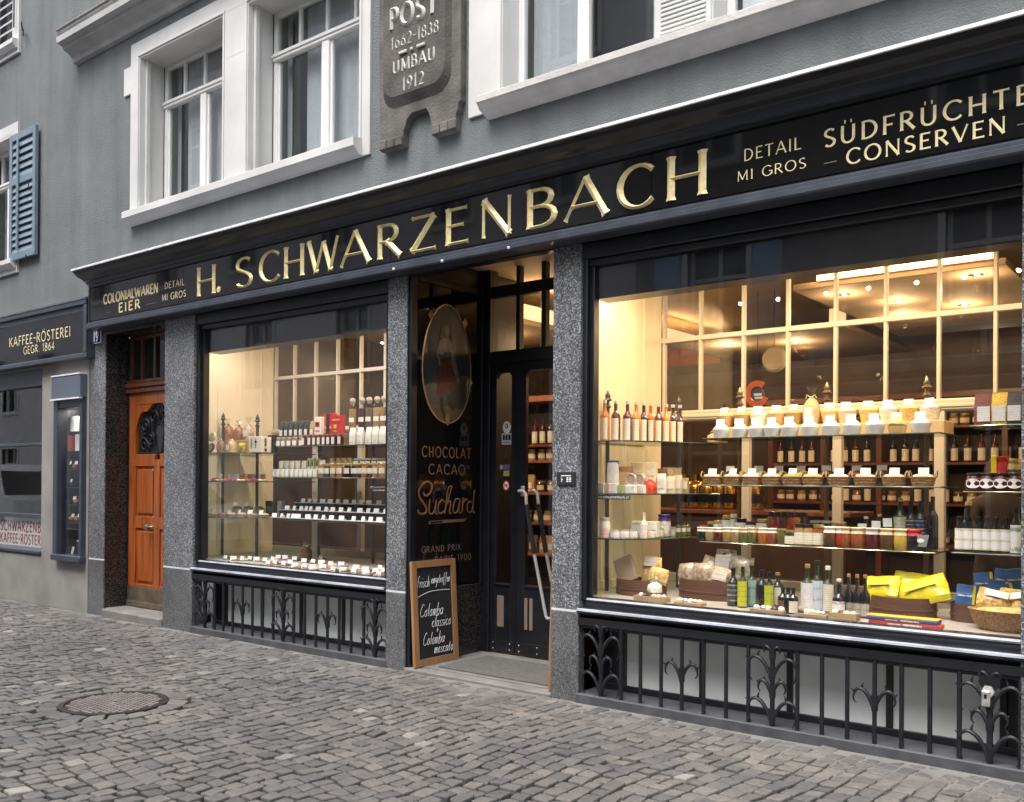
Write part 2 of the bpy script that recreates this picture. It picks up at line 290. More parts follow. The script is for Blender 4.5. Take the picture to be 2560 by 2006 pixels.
def stroke(mb, pts, ws, o, ax, ay, an, h):
    o,ax,ay,an=map(Vector,(o,ax,ay,an)); n=len(pts); P=[Vector((p[0],p[1],0)) for p in pts]; vs=[]
    closed=(P[0]-P[-1]).length<1e-4 and n>3
    for i in range(n):
        a=P[i-1] if i else (P[-2] if closed else P[i]); b=P[i+1] if i<n-1 else (P[1] if closed else P[i])
        d1=(P[i]-a); d2=(b-P[i])
        if d1.length<1e-6: d1=d2
        if d2.length<1e-6: d2=d1
        d1=d1.normalized(); d2=d2.normalized(); t=(d1+d2)
        t = d1 if t.length<1e-6 else t.normalized()
        nn=Vector((-t.y,t.x,0)); k=1/max(.5,abs(Vector((-d1.y,d1.x,0)).dot(nn))); w=ws[i]/2*k
        for q,z in ((P[i]+nn*w,0),(P[i],h),(P[i]-nn*w,0)): vs.append(o+ax*q.x+ay*q.y+an*z)
    fs=[]
    for i in range(n-1): fs += [(3*i,3*i+1,3*i+4,3*i+3),(3*i+1,3*i+2,3*i+5,3*i+4)]
    if not closed: fs += [(0,2,1),(3*n-3,3*n-2,3*n-1)]
    mb.add(vs,fs)
def glyph(mb, ch, x, y, sx, sy, o, ax, ay, an, thick, thin, flare, h):
    for pts,mode in GL[ch][1]:
        q=[(x+px*sx, y+py*sy) for px,py in pts]
        if mode=='d': stroke(mb,q,[thick*1.15]*2,o,ax,ay,an,h); continue
        if len(q)==2 and flare>1:
            (ax0,ay0),(bx,by)=q; q=[q[0],(ax0+(bx-ax0)*.09,ay0+(by-ay0)*.09),(ax0+(bx-ax0)*.91,ay0+(by-ay0)*.91),q[1]]
        ws=[]
        for i in range(len(q)):
            a=q[max(i-1,0)]; b=q[min(i+1,len(q)-1)]; dx,dy=b[0]-a[0],b[1]-a[1]; l=math.hypot(dx,dy) or 1
            wv = thick if mode==TK else thin if mode==TN else thin+(thick-thin)*abs(dy/l)**1.3
            if flare>1 and len(q)==4 and i in (0,3) and mode in (TK,TN): wv*=flare if mode==TK else flare*1.25
            ws.append(wv)
        stroke(mb,q,ws,o,ax,ay,an,h)
def text(mb, s, o, cap, width, ax=(1,0,0), ay=(0,0,1), thick=.13, thin=.06, flare=1.0, gap=.10, h=.2, slope=0):
    an=Vector(ax).cross(Vector(ay)); tot=sum(GL[c][0] for c in s)+gap*(len(s)-1); sx=width/tot; x=0
    for c in s:
        glyph(mb,c,x*sx,0,sx,cap,o,ax,ay,an,thick*cap,thin*cap,flare,h*thick*cap); x+=GL[c][0]+gap
    return mb
so.rotation_euler=(R(90)-SUN_EL,0,R(12)); sk.sun_rotation=R(180+12)
# ------------------------------------------------------------------ ground
gb=MB(); gb.add([(-120,-120,-.05),(120,-120,-.05),(120,-9.0,-.05),(-120,-9.0,-.05)],[(0,1,2,3)]); gb.add([(-120,-9.0,-.05),(120,-9.0,-.05),(120,120,-.05),(-120,120,-.05)],[(0,1,2,3)])
obj('ground',gb,mat('distant street asphalt',(.12,.118,.115),.85,var=.2,scale=4),label='grey ground under the cobbled street and houses',cat='ground',kind='structure')
MHX,MHY,MHR=-6.205,-2.10,.335
rnd=random.Random(3); cb=MB(); jb=MB()
nx,ny=66,24; X0,X1,Y0,Y1=-15.2,1.6,-6.4,.02
def jz(x,y):
    f=max(0,min(1,(-y-.2)/1.7)); return -.004-.034*f+.004*math.sin(3.1*x+1.7*y)*math.sin(2.3*y-x)
jv=[(X0+(X1-X0)*i/nx, Y0+(Y1-Y0)*j/ny, 0) for j in range(ny+1) for i in range(nx+1)]
jb.add([(x,y,jz(x,y)) for x,y,_ in jv],[(j*(nx+1)+i,j*(nx+1)+i+1,(j+1)*(nx+1)+i+1,(j+1)*(nx+1)+i) for j in range(ny) for i in range(nx)])
x=X0
def stone(quad, zt):
    c=[sum(p[0] for p in quad)/4, sum(p[1] for p in quad)/4]; tx,ty=rnd.uniform(-.07,.07),rnd.uniform(-.07,.07)
    def zz(p,d): return zt+d+tx*(p[0]-c[0])+ty*(p[1]-c[1])
    pts=[]                                             # irregular octagon from the quad
    for k in range(4):
        p,q=quad[k],quad[(k+1)%4]
        for t in (.10,.90): pts.append((p[0]+(q[0]-p[0])*t+rnd.uniform(-.0045,.0045), p[1]+(q[1]-p[1])*t+rnd.uniform(-.0045,.0045)))
    pts=[(pts[i][0],pts[i][1]) for i in range(8)]
    pull=[]
    for i,p in enumerate(pts):
        pull.append(p)
    r0=[(p[0],p[1],-.05) for p in pull]; r1=[(p[0],p[1],zz(p,-.006)) for p in pull]
    r2=[(c[0]+(p[0]-c[0])*.955,c[1]+(p[1]-c[1])*.955,zz(p,-.0008)) for p in pull]; r3=[(c[0]+(p[0]-c[0])*.72,c[1]+(p[1]-c[1])*.72,zz(p,.001)) for p in pull]
    fs=[(k*8+i,k*8+(i+1)%8,(k+1)*8+(i+1)%8,(k+1)*8+i) for k in range(3) for i in range(8)]+[tuple(range(24,32))]
    cb.add(r0+r1+r2+r3,fs)
def bend(x,y): return (x+.085*math.sin(1.1*y+.35*x)+.02*math.sin(4.1*y+x)+.08*y, y+.03*math.sin(.9*x)+.012*math.sin(3.3*x+2*y))
col=0
while x<X1:
    wdt=rnd.uniform(.092,.112); y=Y0+rnd.uniform(0,.13)
    while y<.0:
        l=rnd.uniform(.088,.135); g=.0045+.0042*rnd.random()
        q=[bend(x+g,y+g),bend(x+wdt-g,y+g),bend(x+wdt-g,y+l-g),bend(x+g,y+l-g)]
        q=[(a+rnd.uniform(-.005,.005),b+rnd.uniform(-.005,.005)) for a,b in q]
        cxm,cym=sum(a for a,_ in q)/4,sum(b for _,b in q)/4
        dm=math.hypot(cxm-MHX,cym-MHY)
        if max(b for _,b in q)<-.005 and dm>MHR+.165 and cxm<1.4: stone(q, rnd.uniform(-.005,.005))
        y+=l
    x+=wdt; col+=1
for ring,(r_in,n_) in enumerate(((MHR+.028,20),)):
    for k in range(n_):
        a0=2*math.pi*(k+.04)/n_; a1=2*math.pi*(k+.96)/n_; r0,r1=r_in,r_in+.125
        stone([(MHX+r0*math.cos(a0),MHY+r0*math.sin(a0)),(MHX+r1*math.cos(a0),MHY+r1*math.sin(a0)),(MHX+r1*math.cos(a1),MHY+r1*math.sin(a1)),(MHX+r0*math.cos(a1),MHY+r0*math.sin(a1))],rnd.uniform(-.003,.003))
cob=obj('cobbled_street',cb,m_cobble(),label='street of small grey cobbles laid in rows',cat='street',kind='structure')
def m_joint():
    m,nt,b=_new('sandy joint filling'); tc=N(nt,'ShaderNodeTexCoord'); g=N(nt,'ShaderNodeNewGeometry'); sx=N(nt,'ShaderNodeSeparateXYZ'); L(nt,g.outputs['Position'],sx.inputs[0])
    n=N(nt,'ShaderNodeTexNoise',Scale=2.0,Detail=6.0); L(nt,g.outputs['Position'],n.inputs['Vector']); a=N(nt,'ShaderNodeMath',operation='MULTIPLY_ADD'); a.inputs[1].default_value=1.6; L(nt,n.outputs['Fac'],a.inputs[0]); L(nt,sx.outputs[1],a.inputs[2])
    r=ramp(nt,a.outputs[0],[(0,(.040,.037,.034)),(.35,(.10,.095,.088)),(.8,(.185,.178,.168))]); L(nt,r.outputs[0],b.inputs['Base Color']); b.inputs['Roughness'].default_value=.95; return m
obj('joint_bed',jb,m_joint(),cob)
# manhole
mh=thing('manhole_cover',(MHX,MHY,0),'round cast iron manhole cover set in the cobbles','manhole cover')
RUST=mat('rusty cast iron',(.040,.030,.028),.6,metal=.3,var=.35,scale=14,bump=.25,bscale=60)
m_=MB(); m_.lathe([(MHR+.02,-.02),(MHR+.02,.004),(MHR-.012,.005),(MHR-.016,-.004)],(MHX,MHY,0),40); obj('rim',m_,RUST,mh)
m_=MB(); m_.lathe([(MHR-.016,-.012),(MHR-.018,-.003),(.0,-.003)],(MHX,MHY,0),40); obj('lid',m_,RUST,mh)
m_=MB(); pitch=.042
for i in range(-11,12):
    for j in range(-11,12):
        px_,py_=i*pitch+(j%2)*pitch/2,j*pitch*.86
        if math.hypot(px_,py_)<MHR-.04 and math.hypot(px_,py_)>.028:
            m_.box(MHX+px_-.014,MHX+px_+.014,MHY+py_-.0125,MHY+py_+.0125,-.004,.004)
m_.box(MHX-.03,MHX+.03,MHY-.008,MHY+.008,-.004,.0005)
obj('raised_studs',m_,mat('worn iron studs',(.25,.225,.215),.5,metal=.2,var=.25,scale=10),mh)
# ------------------------------------------------------------------ building
B=thing('grey_building',(-6,0,0),'grey rendered old town house with shop front and white stone windows','building')
def wallgrid(mb, x0,x1,z0,z1,y0,y1,holes):
    xs=sorted({x0,x1,*[h[0] for h in holes],*[h[1] for h in holes]}); zs=sorted({z0,z1,*[h[2] for h in holes],*[h[3] for h in holes]})
    xs=[v for v in xs if x0<=v<=x1]; zs=[v for v in zs if z0<=v<=z1]
    inh=lambda i,j: not(0<=i<len(xs)-1 and 0<=j<len(zs)-1) or any(h[0]<=(xs[i]+xs[i+1])/2<=h[1] and h[2]<=(zs[j]+zs[j+1])/2<=h[3] for h in holes)
    for i in range(len(xs)-1):
        for j in range(len(zs)-1):
            if inh(i,j): continue
            a,b,c,d=xs[i],xs[i+1],zs[j],zs[j+1]
            mb.add([(a,y0,c),(b,y0,c),(b,y0,d),(a,y0,d)],[(0,1,2,3)]); mb.add([(a,y1,c),(b,y1,c),(b,y1,d),(a,y1,d)],[(0,3,2,1)])
            if inh(i-1,j): mb.add([(a,y0,c),(a,y1,c),(a,y1,d),(a,y0,d)],[(0,1,2,3)])
            if inh(i+1,j): mb.add([(b,y0,c),(b,y1,c),(b,y1,d),(b,y0,d)],[(3,2,1,0)])
            if inh(i,j-1): mb.add([(a,y0,c),(b,y0,c),(b,y1,c),(a,y1,c)],[(0,1,2,3)])
            if inh(i,j+1): mb.add([(a,y0,d),(b,y0,d),(b,y1,d),(a,y1,d)],[(3,2,1,0)])
holes=[(-9.55,-8.0,4.48,6.17),(-7.62,-6.02,4.48,6.17),(-4.50,-3.12,4.46,6.3),(-2.74,-1.3,4.46,6.3),(-13.6,-12.55,4.38,6.0),(-13.6,-12.55,7.2,9)]
mb=MB(); wallgrid(mb,-18,3,3.62,10,0,.34,holes); obj('upper_wall',mb,STUCCO,B)
mb=MB(); wallgrid(mb,-18,-10.60,0,2.96,0,.34,[(-14.2,-11.745,.60,2.93),(-11.25,-10.70,.63,2.42)]); 
obj('concrete_wall',mb,CONC,B)
mb=MB(); mb.box(-18,-10.60,.02,.34,2.96,3.62); mb.box(-10.6,-9.04,.30,.34,3.24,3.62); mb.box(-9.04,-5.46,.2,.34,3.24,3.62); mb.box(-5.46,-3.98,.0,.34,3.62,3.63); mb.box(-3.98,3,.2,.34,3.24,3.62); obj('lintel_wall',mb,BLACK,B)
# granite piers, each with a paler joint at plinth height
def pier(x0,x1,z1=3.25,d=.30,label=None,joint=True):
    mb=MB(); mb.bbox(x0,x1,0,d,.647,z1,.006); p=obj('granite_pillar',mb,GRAN,B,label=label)
    mb=MB(); mb.bbox(x0,x1,-.004,d,-.02,.632,.006); obj('plinth',mb,GRANP,p)
    mb=MB(); mb.box(x0+.002,x1-.002,.001,d-.005,.632,.647); obj('joint',mb,mat('pale mortar joint',(.62,.63,.64),.8),p)
    return p
pier(-10.585,-10.25,3.2,label='granite pillar left of the orange house door'); pier(-9.035,-8.50,d=.12,label='wide granite pillar between the house door and the shop window'); pier(-5.687,-5.463,d=.022,label='granite pillar left of the shop entrance')
pier(-3.985,-3.745,d=.08,label='granite pillar right of the shop entrance'); pier(-.955,-.62,label='granite pillar at the right end of the large window')
mb=MB(); mb.box(-10.585,-9.036,.0,.29,3.201,3.25); mb.bbox(-10.27,-10.249,.012,.295,.0,3.2,.003); obj('door_surround',mb,GRAND,B)
mb=MB(); mb.box(-10.32,-9.0,.36,.39,-.02,3.3); mb.box(-10.24,-10.21,.29,.36,0,3.25); obj('dark_hall',mb,BLACK,B)  # black panel added behind the door frame to block the sky gap
mb=MB(); mb.box(-.618,3,.02,.13,0,3.25); obj('pier_wall',mb,GRANP,B)
# ---- house door
D=.28
mb=MB(); mb.bbox(-10.249,-9.036,.02,.6,-.02,.095,.012); mb.bbox(-10.249,-9.036,-.03,.03,-.02,.088,.015); obj('doorstep',mb,SILLST,B)
dr=MB(); x0,x1=-10.215,-9.075
def panel(mb,a,b,c,d,y,depth=.02):
    mb.bbox(a,b,y-.006,y+.012,c,d,.008); mb.bbox(a+.05,b-.05,y-.014,y,c+.05,d-.05,.010)
pz=[(1.132+.08,1.705),(.35,1.00)]
# stiles and rails round two lower panels and the arched grille opening
xs=[(-10.215,-10.075),(-9.685,-9.575),(-9.20,-9.075)]
for a,b in xs: dr.bbox(a,b,D,D+.05,.33,1.78,.004)
dr.bbox(-10.215,-10.08,D,D+.05,1.78,2.545,.004); dr.bbox(-9.21,-9.075,D,D+.05,1.78,2.545,.004); dr.bbox(-10.08,-9.21,D,D+.05,2.41,2.545,.004)
for a,b in ((-10.075,-9.685),(-9.575,-9.20)):
    for c,d in ((1.705,1.845),(1.0,1.132),(.33,.36)): dr.bbox(a,b,D,D+.05,c,d,.004)
    for c,d in ((1.132,1.705),(.36,1.0)):
        dr.box(a,b,D+.02,D+.04,c,d)
        dr.bbox(a+.035,b-.035,D+.004,D+.022,c+.035,d-.035,.012)
top=[(-10.08,1.845)]
curve=[(-10.08,2.10),(-10.05,2.22),(-9.99,2.31),(-9.93,2.335),(-9.88,2.325),(-9.83,2.34),(-9.76,2.40),(-9.645,2.425),(-9.53,2.40),(-9.46,2.34),(-9.41,2.325),(-9.36,2.335),(-9.30,2.31),(-9.24,2.22),(-9.21,2.10)]
poly=[(-10.08,2.43)]+curve+[(-9.21,2.43)]
dr.prism([(x,z) for x,z in poly[::-1]],(0,D+.006,0),(1,0,0),(0,0,1),(0,1,0),.04)
door=obj('house_door',dr,DOORW,B)
mb=MB(); mb.bbox(-10.225,-9.065,D-.006,D+.05,.10,.33,.004); mb.bbox(-10.225,-9.065,D-.02,D-.006,.10,.165,.008); obj('kick_plate',mb,KICK,door)
mb=MB(); mb.lathe([(.0,-.03),(.028,-.028),(.034,-.01),(.022,.012),(.012,.02),(.012,.05),(.03,.052),(.03,.06),(0,.06)],(0,0,0),16)
kv=[(-9.735+v[0],D-.055+v[2],1.02+v[1]) for v in mb.v]; mb.v=kv; obj('knob',mb,mat('worn nickel knob',(.55,.52,.46),.25,metal=1),door,smooth=True)
mb=MB(); mb.box(-10.08,-9.21,D+.045,D+.055,1.84,2.43); obj('grille_glass',mb,mat('dark pane behind grille',(.02,.022,.025),.08,spec=.6),door)
gm=MB()
def spiral(cx,cz,r0,turns,a0,dirn=1,n=26): return [(cx+r0*(1-.82*i/n)*math.cos(a0+dirn*2*math.pi*turns*i/n),D+.03,cz+r0*(1-.82*i/n)*math.sin(a0+dirn*2*math.pi*turns*i/n)) for i in range(n+1)]
for s in (1,-1):
    c=-9.645
    for px_,pz_,r_,t_,a_,d_ in ((.28,2.17,.10,1.6,-1.2,-1),(.17,2.02,.09,1.4,2.2,1),(.30,1.95,.085,1.4,.6,1),(.10,2.26,.10,1.3,-2.0,-1),(.22,1.90,.05,1.2,0,1)):
        gm.tube([(c+s*(-(q[0])-0),q[1],q[2]) for q in spiral(px_,pz_,r_,t_,a_,d_)],.009,5)
    gm.tube([(c-s*.40,D+.03,1.86),(c-s*.33,D+.03,2.03),(c-s*.40,D+.03,2.20)],.009,5); gm.tube([(c-s*.06,D+.03,1.86),(c-s*.12,D+.03,2.10),(c-s*.03,D+.03,2.40)],.010,5)
    gm.tube([(c-s*.42,D+.03,1.862),(c,D+.03,1.862)],.008,5)
obj('scroll_grille',gm,IRON,door)
mb=MB(); mb.bbox(-10.30,-9.036,D-.045,D+.05,2.60,2.66,.012); mb.bbox(-10.28,-9.036,D-.03,D+.04,2.545,2.60,.006); mb.bbox(-10.27,-9.036,D-.02,D+.05,2.66,2.70,.008)
for a in (-10.215,-9.985,-9.72,-9.455,-9.19,-9.10): mb.bbox(a,a+.045,D,D+.05,2.70,3.2,.004)
mb.bbox(-10.215,-9.036,D+.002,D+.048,3.16,3.2,.004); fl=obj('fanlight',mb,DOORD,B)
mb=MB(); mb.box(-10.2,-9.05,D+.03,D+.04,2.70,3.17); obj('fanlight_pane',mb,mat('dark fanlight glass',(.018,.022,.022),.06,spec=.6),fl)
# ---- shop windows
def shopwin(x0,x1,label):
    p=MB(); 
    p.bbox(x0,x0+.035,.03,.14,.72,3.2,.004); p.bbox(x0+.035,x0+.07,.07,.14,.75,3.17,.004); p.bbox(x1-.07,x1,.05,.14,.72,3.2,.004)
    p.bbox(x0,x1,.02,.14,3.14,3.25,.006); p.bbox(x0,x1,.055,.13,3.09,3.14,.006)
    f=obj('display_window',p,BLACK,B,label=label)
    m=MB(); m.profx([(.135,.738),(.105,.738),(.055,.728),(.045,.715),(.050,.700),(.052,.672),(.006,.668),(-.022,.657),(-.026,.638),(-.014,.628),(.004,.620),(.03,.600),(.135,.600)],x0-.002,x1+.002); sl=obj('sill',m,mat('black glossy painted sill',(.022,.024,.031),.16,var=.25,scale=5,spec=.8,coat=.4),f)
    WE=mat('worn pale sill edge',(.30,.32,.37),.3,var=.35,scale=5,coat=.3)  # pale grey-blue of the worn nosing also paints in its sky reflection
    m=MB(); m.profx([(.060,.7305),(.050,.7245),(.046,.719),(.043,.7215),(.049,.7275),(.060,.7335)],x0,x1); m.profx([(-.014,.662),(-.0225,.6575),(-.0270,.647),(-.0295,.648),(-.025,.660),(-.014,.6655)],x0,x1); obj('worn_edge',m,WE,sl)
    m=MB(); m.profx([(.03,.60),(-.006,.60),(-.006,.548),(.012,.54),(.012,.525),(.03,.52)],x0,x1); obj('lower_rail',m,BLACK,f)
    m=MB(); m.box(x0+.05,x1-.05,.100,.108,.735,3.12); obj('pane',m,GLASS,f)
    m=MB(); m.box(x0+.04,x1-.04,.125,.30,2.865,3.16); obj('blind_box',m,BLACK,f)
    m=MB(); m.bbox(x0-.02,x1+.02,-.012,.34,-.05,.062,.008); obj('stone_ledge',m,LEDGE,f)
    # recessed frosted cellar lights
    m=MB(); m.box(x0,x1,.28,.30,.062,.60); m.bbox(x0,x1,.245,.28,.062,.105,.004); w_=(x1-x0); xs=[x0+.22]
    k=4 if w_<2.77 else 4; ew=(w_-.44)/k
    for i in range(k+1): m.bbox(x0+.20+ew*i,x0+.24+ew*i,.25,.28,.105,.60,.004)
    m.box(x0,x0+.2,.262,.28,.105,.6); m.box(x1-.2,x1,.262,.28,.105,.6); obj('cellar_light_frame',m,BLACK,f)
    for i in range(k):
        m=MB(); m.box(x0+.24+ew*i,x0+.20+ew*(i+1),.266,.272,.105,.60); obj('frosted_pane',m,FROST,f)
    return f
shopwin(-8.50,-5.687,'smaller shop display window left of the entrance'); shopwin(-3.745,-.86,'large shop display window right of the entrance')
# ---- iron grilles
def smooth(P,n=5):
    o=[]
    for i in range(len(P)-1):
        p0,p1,p2,p3=P[max(i-1,0)],P[i],P[i+1],P[min(i+2,len(P)-1)]
        for k in range(n):
            t=k/n; o.append(tuple(.5*((2*p1[j])+(-p0[j]+p2[j])*t+(2*p0[j]-5*p1[j]+4*p2[j]-p3[j])*t*t+(-p0[j]+3*p1[j]-3*p2[j]+p3[j])*t**3) for j in range(2)))
    return o+[P[-1]]
def leafpair(mb, x, z, w, h, drop, y, r):
    for s in (1,-1):
        q=smooth([(.02,-1.3*h),(.10,-.55*h),(.26,.25*h),(.46,.78*h),(.68,1.0*h),(.87,.80*h),(.98,.30*h),(.99,-.25*drop),(.93,-.7*drop),(.84,-drop)],3); n=len(q)
        mb.tube([(x+s*w*a,y-.010,z+b) for a,b in q],[r*(1.0+.75*math.sin(math.pi*min(1,i/(n*.62)))**.8 if i<n*.62 else 1.0*(1-.62*(i-n*.62)/(n*.38))) for i in range(n)],6)
        for fa,dx,dz in ((.42,-.10,.62),(.66,.16,.42)):
            a,b=q[int(fa*(n-1))]; mb.tube([(x+s*w*(a-.03),y-.010,z+b-.004),(x+s*w*(a+dx*.35),y-.011,z+b+h*dz*.5),(x+s*w*(a+dx),y-.012,z+b+h*dz)],[r*1.35,r*.95,r*.25],5)
def grille(x0,xs,label):
    g=thing('iron_grille',((xs[0][0]+xs[-1][0])/2,.012,.062),label,'grille','wrought iron grilles under the shop windows')
    for x,k in xs:
        m=MB(); m.tube([(x,.012,.062),(x,.012,.56)],.0135 if k!='r' else .016,8); b=obj('bar',m,IRON,g)
        if k=='t':
            m=MB(); leafpair(m,x,.315,.118,.058,.030,.012,.0066); m.tube([(x,.012,.25),(x,.012,.34)],[.019,.021],8); obj('leaf_pair',m,IRON,b)
        if k=='r':
            for z,w,h,c in ((.185,.155,.068,.085),(.325,.088,.045,.028),(.445,.155,.068,.085),(.560,.052,.022,.016)):
                m=MB(); leafpair(m,x,z-.03,w,h,c,.012,.0070); m.tube([(x,.012,z-.09),(x,.012,z-.02)],[.020,.024],8); obj('leaf_pair',m,IRON,b)
    return g
def ax_(px,py,ox,oy,s): return at(ox+px/s,oy+py/s,.012).x
rx=[(230,'r'),(412,'b'),(590,'b'),(780,'b'),(970,'t'),(1170,'b'),(1375,'b'),(1580,'b'),(1800,'r'),(2030,'b')]
xs=[(ax_(a,600,1440,1540,3.666),k) for a,k in rx]+[(ax_(a,900,2000,1540,3.666),k) for a,k in ((200,'b'),(432,'b'),(683,'t'),(930,'b'),(1190,'b'),(1460,'b'),(1740,'r'),(2025,'b'))]
gr=grille(0,xs,'wrought iron grille with leaf rosettes under the large right window')
xs2=[(ax_(a,1250,480,1140,3.163),k) for a,k in ((103,'r'),(178,'b'),(248,'b'),(322,'b'),(400,'t'),(478,'b'),(555,'b'),(643,'b'),(722,'r'),(806,'b'),(892,'b'),(980,'b'),(1072,'t'),(1165,'b'),(1260,'b'),(1360,'b'),(1450,'r'))]
grille(0,xs2,'wrought iron grille with leaf rosettes under the left window')
lx=xs[-2][0]; lk=thing('padlock',(lx-.02,-.02,.40),'small steel padlock hanging on the iron grille','padlock')
m=MB(); m.bbox(lx-.033,lx+.008,-.035,-.012,.372,.455,.004); obj('body',m,mat('scratched steel',(.62,.60,.58),.35,metal=.7,var=.25,scale=40),lk)
m=MB(); m.prism([(.032*math.cos(R(a)),.034*math.sin(R(a))) for a in range(0,360,60)],(lx-.006,-.012,.45),(1,0,0),(0,0,1),(0,1,0),.012); obj('hasp',m,STEEL,lk)
m=MB(); m.bbox(lx-.02,lx-.006,-.038,-.034,.415,.44,.002); obj('keyhole',m,BLACK,lk)
m=MB(); m.prism([(.055*math.cos(R(a)),.05*math.sin(R(a))) for a in range(0,360,30)],(lx,.0,.50),(1,0,0),(0,0,1),(0,1,0),.006); obj('back_plate',m,IRON,lk)
# ------------------------------------------------------------------ main shop sign
SG=thing('shop_sign',(-5,-.1,3.25),'long black fascia sign with large gold letters and moulded cornice','sign')
xL,xR=-10.385,.6
m=MB(); m.bbox(xL,xR,-.12,.0,3.312,3.74,.004); m.bbox(xL,xL+.03,-.135,-.0,3.30,3.78,.004); obj('board',m,BLACK,SG)
m=MB()
for a,b in ((xL+.035,-8.50),(-8.496,-5.53),(-5.526,-3.105),(-3.101,-.40),(-.396,xR)): m.box(a,b,-.128,-.1205,3.345,3.725)
obj('glass_panel',m,BLKGL,SG)
m=MB(); m.profx([(.0,3.25),(-.150,3.25),(-.158,3.262),(-.158,3.292),(-.146,3.298),(-.146,3.318),(-.122,3.335),(0,3.335)],xL-.015,xR); obj('lower_beam',m,NAVY,SG)
def mitre(mb,prof,xe,x1):                  # moulding profile (d out from the wall, z) run along the front and returned to the wall at the left end
    n=len(prof); vs=[(xe-d*.08,.0,z) for d,z in prof]+[(xe-d*.08,-d,z) for d,z in prof]+[(x1,-d,z) for d,z in prof]
    mb.add(vs,[(k*n+i,k*n+(i+1)%n,(k+1)*n+(i+1)%n,(k+1)*n+i) for k in range(2) for i in range(n)]+[tuple(range(n))[::-1],tuple(range(2*n,3*n))])
XE=xL+.055
m=MB(); mitre(m,[(.1195,3.72),(.150,3.72),(.155,3.745),(.175,3.752),(.185,3.775),(.215,3.782),(.222,3.792),(.235,3.800),(.275,3.816),(.310,3.842),(.322,3.862),(.345,3.868),(.345,3.894),(.05,3.95),(.05,3.72)],XE,xR); obj('cornice',m,BLACK,SG)
m=MB(); mitre(m,[(.1525,3.743),(.1525,3.7445),(.157,3.7435),(.177,3.7505),(.1875,3.774),(.2175,3.781),(.2175,3.7835),(.1845,3.7765),(.174,3.753),(.154,3.7465)],XE,xR); obj('fillet',m,NAVY,SG)
m=MB(); mitre(m,[(.3455,3.872),(.353,3.876),(.353,3.894),(.347,3.898),(.335,3.899),(.335,3.8965),(.3455,3.894)],XE,xR); obj('metal_drip_edge',m,SILV,SG)
m=MB(); mitre(m,[(.333,3.897),(.333,3.9015),(.004,3.976),(.004,3.970)],XE,xR)
a=xL+.5
while a<xR: m.profx([(-.334,3.9020),(-.333,3.9055),(-.004,3.980),(-.004,3.9765)],a,a+.03); a+=1.145
obj('lead_flashing',m,LEAD,SG)
for px_,py_ in ((1106,653),(1272,620),(985,673)):
    q=at(px_,py_,-.16); m=MB(); m.lathe([(0,-.012),(.010,-.009),(.013,0),(.010,.009),(0,.012)],(q.x,-.162,q.z),10); obj('bolt',m,SILV,SG,smooth=True)
YT=-.1285
def sgn(s,x0,x1,z,cap,thick,thin,flare,gap,name='lettering',mat_=GOLD,h=.16,par=None,Y=YT):
    m=MB(); text(m,s,(x0,Y,z),cap,x1-x0,thick=thick,thin=thin,flare=flare,gap=gap,h=h); return obj(name,m,mat_,par or SG)
def onY(x,y0=-.06,y1=YT): return CAM.x+(x-CAM.x)*(y1-CAM.y)/(y0-CAM.y)      # measured on y0 -> plane y1
def onZ(z,y0=-.06,y1=YT): return CAM.z+(z-CAM.z)*(y1-CAM.y)/(y0-CAM.y)
big=[('H',-8.364,-8.043),('.',-8.02,-7.955),('S',-7.72,-7.454),('C',-7.346,-7.038),('H',-6.983,-6.697),('W',-6.652,-6.232),('A',-6.214,-5.831),('R',-5.757,-5.470),('Z',-5.363,-5.079),('E',-4.988,-4.735),('N',-4.616,-4.320),('B',-4.189,-3.914),('A',-3.852,-3.478),('C',-3.403,-3.118),('H',-3.024,-2.743)]
EXT={'H':(.065,.715),'.':(.05,.2),'S':(.03,.55),'C':(.04,.78),'W':(.0,1.1),'A':(.02,.80),'R':(.05,.66),'Z':(.03,.68),'E':(.05,.6),'N':(.07,.76),'B':(.05,.60)}
zb,cap=onZ(3.402),onZ(3.688)-onZ(3.402)
for ch,a,b in big:
    m=MB(); a,b=onY(a),onY(b); e0,e1=EXT[ch]; sx=(b-a)/(e1-e0)

    if ch=='.': m.prism([(.105*cap*math.cos(R(q_))+.12*cap,.10*cap+.105*cap*math.sin(R(q_))) for q_ in range(0,360,20)],(a,YT,zb),(1,0,0),(0,0,1),(0,-1,0),.008)
    else: glyph(m,ch,-e0*sx,0,sx,cap,(a,YT,zb),(1,0,0),(0,0,1),(0,-1,0),.195*cap,.085*cap,1.38,.020)
    obj('gold_letter',m,GOLD,SG)
def words(s,a,b,gap,fn):                   # one mesh per word
    tot=sum(GL[c][0] for c in s)+gap*(len(s)-1); k=(b-a)/tot; x=a
    for w_ in s.split(' '):
        wl=sum(GL[c][0] for c in w_)+gap*(len(w_)-1); fn(w_,x,x+wl*k); x+=(wl+GL[' '][0]+2*gap)*k
def small(s,x0,x1,z,cap,thick=.15,thin=.10,flare=1.25,gap=.14): words(s,onY(x0),onY(x1),gap,lambda w_,a,b: sgn(w_,a,b,onZ(z),cap*.985,thick,thin,flare,gap,mat_=GOLDP,h=.06))
small('COLONIALWAREN',-10.19,-9.072,3.532,.103,.27,.19,1.1,.06); small('EIER',-9.866,-9.421,3.404,.10,.25,.18,1.1,.2)
for yy,c1 in ((3.551,1),): pass
small('DETAIL',-8.951,-8.587,3.551,.068,.15,.10); small('MI GROS',-9.0,-8.558,3.43,.067,.15,.10)
small('DETAIL',-2.491,-2.123,3.556,.074,.13,.08); small('MI GROS',-2.535,-2.092,3.437,.062,.13,.08)
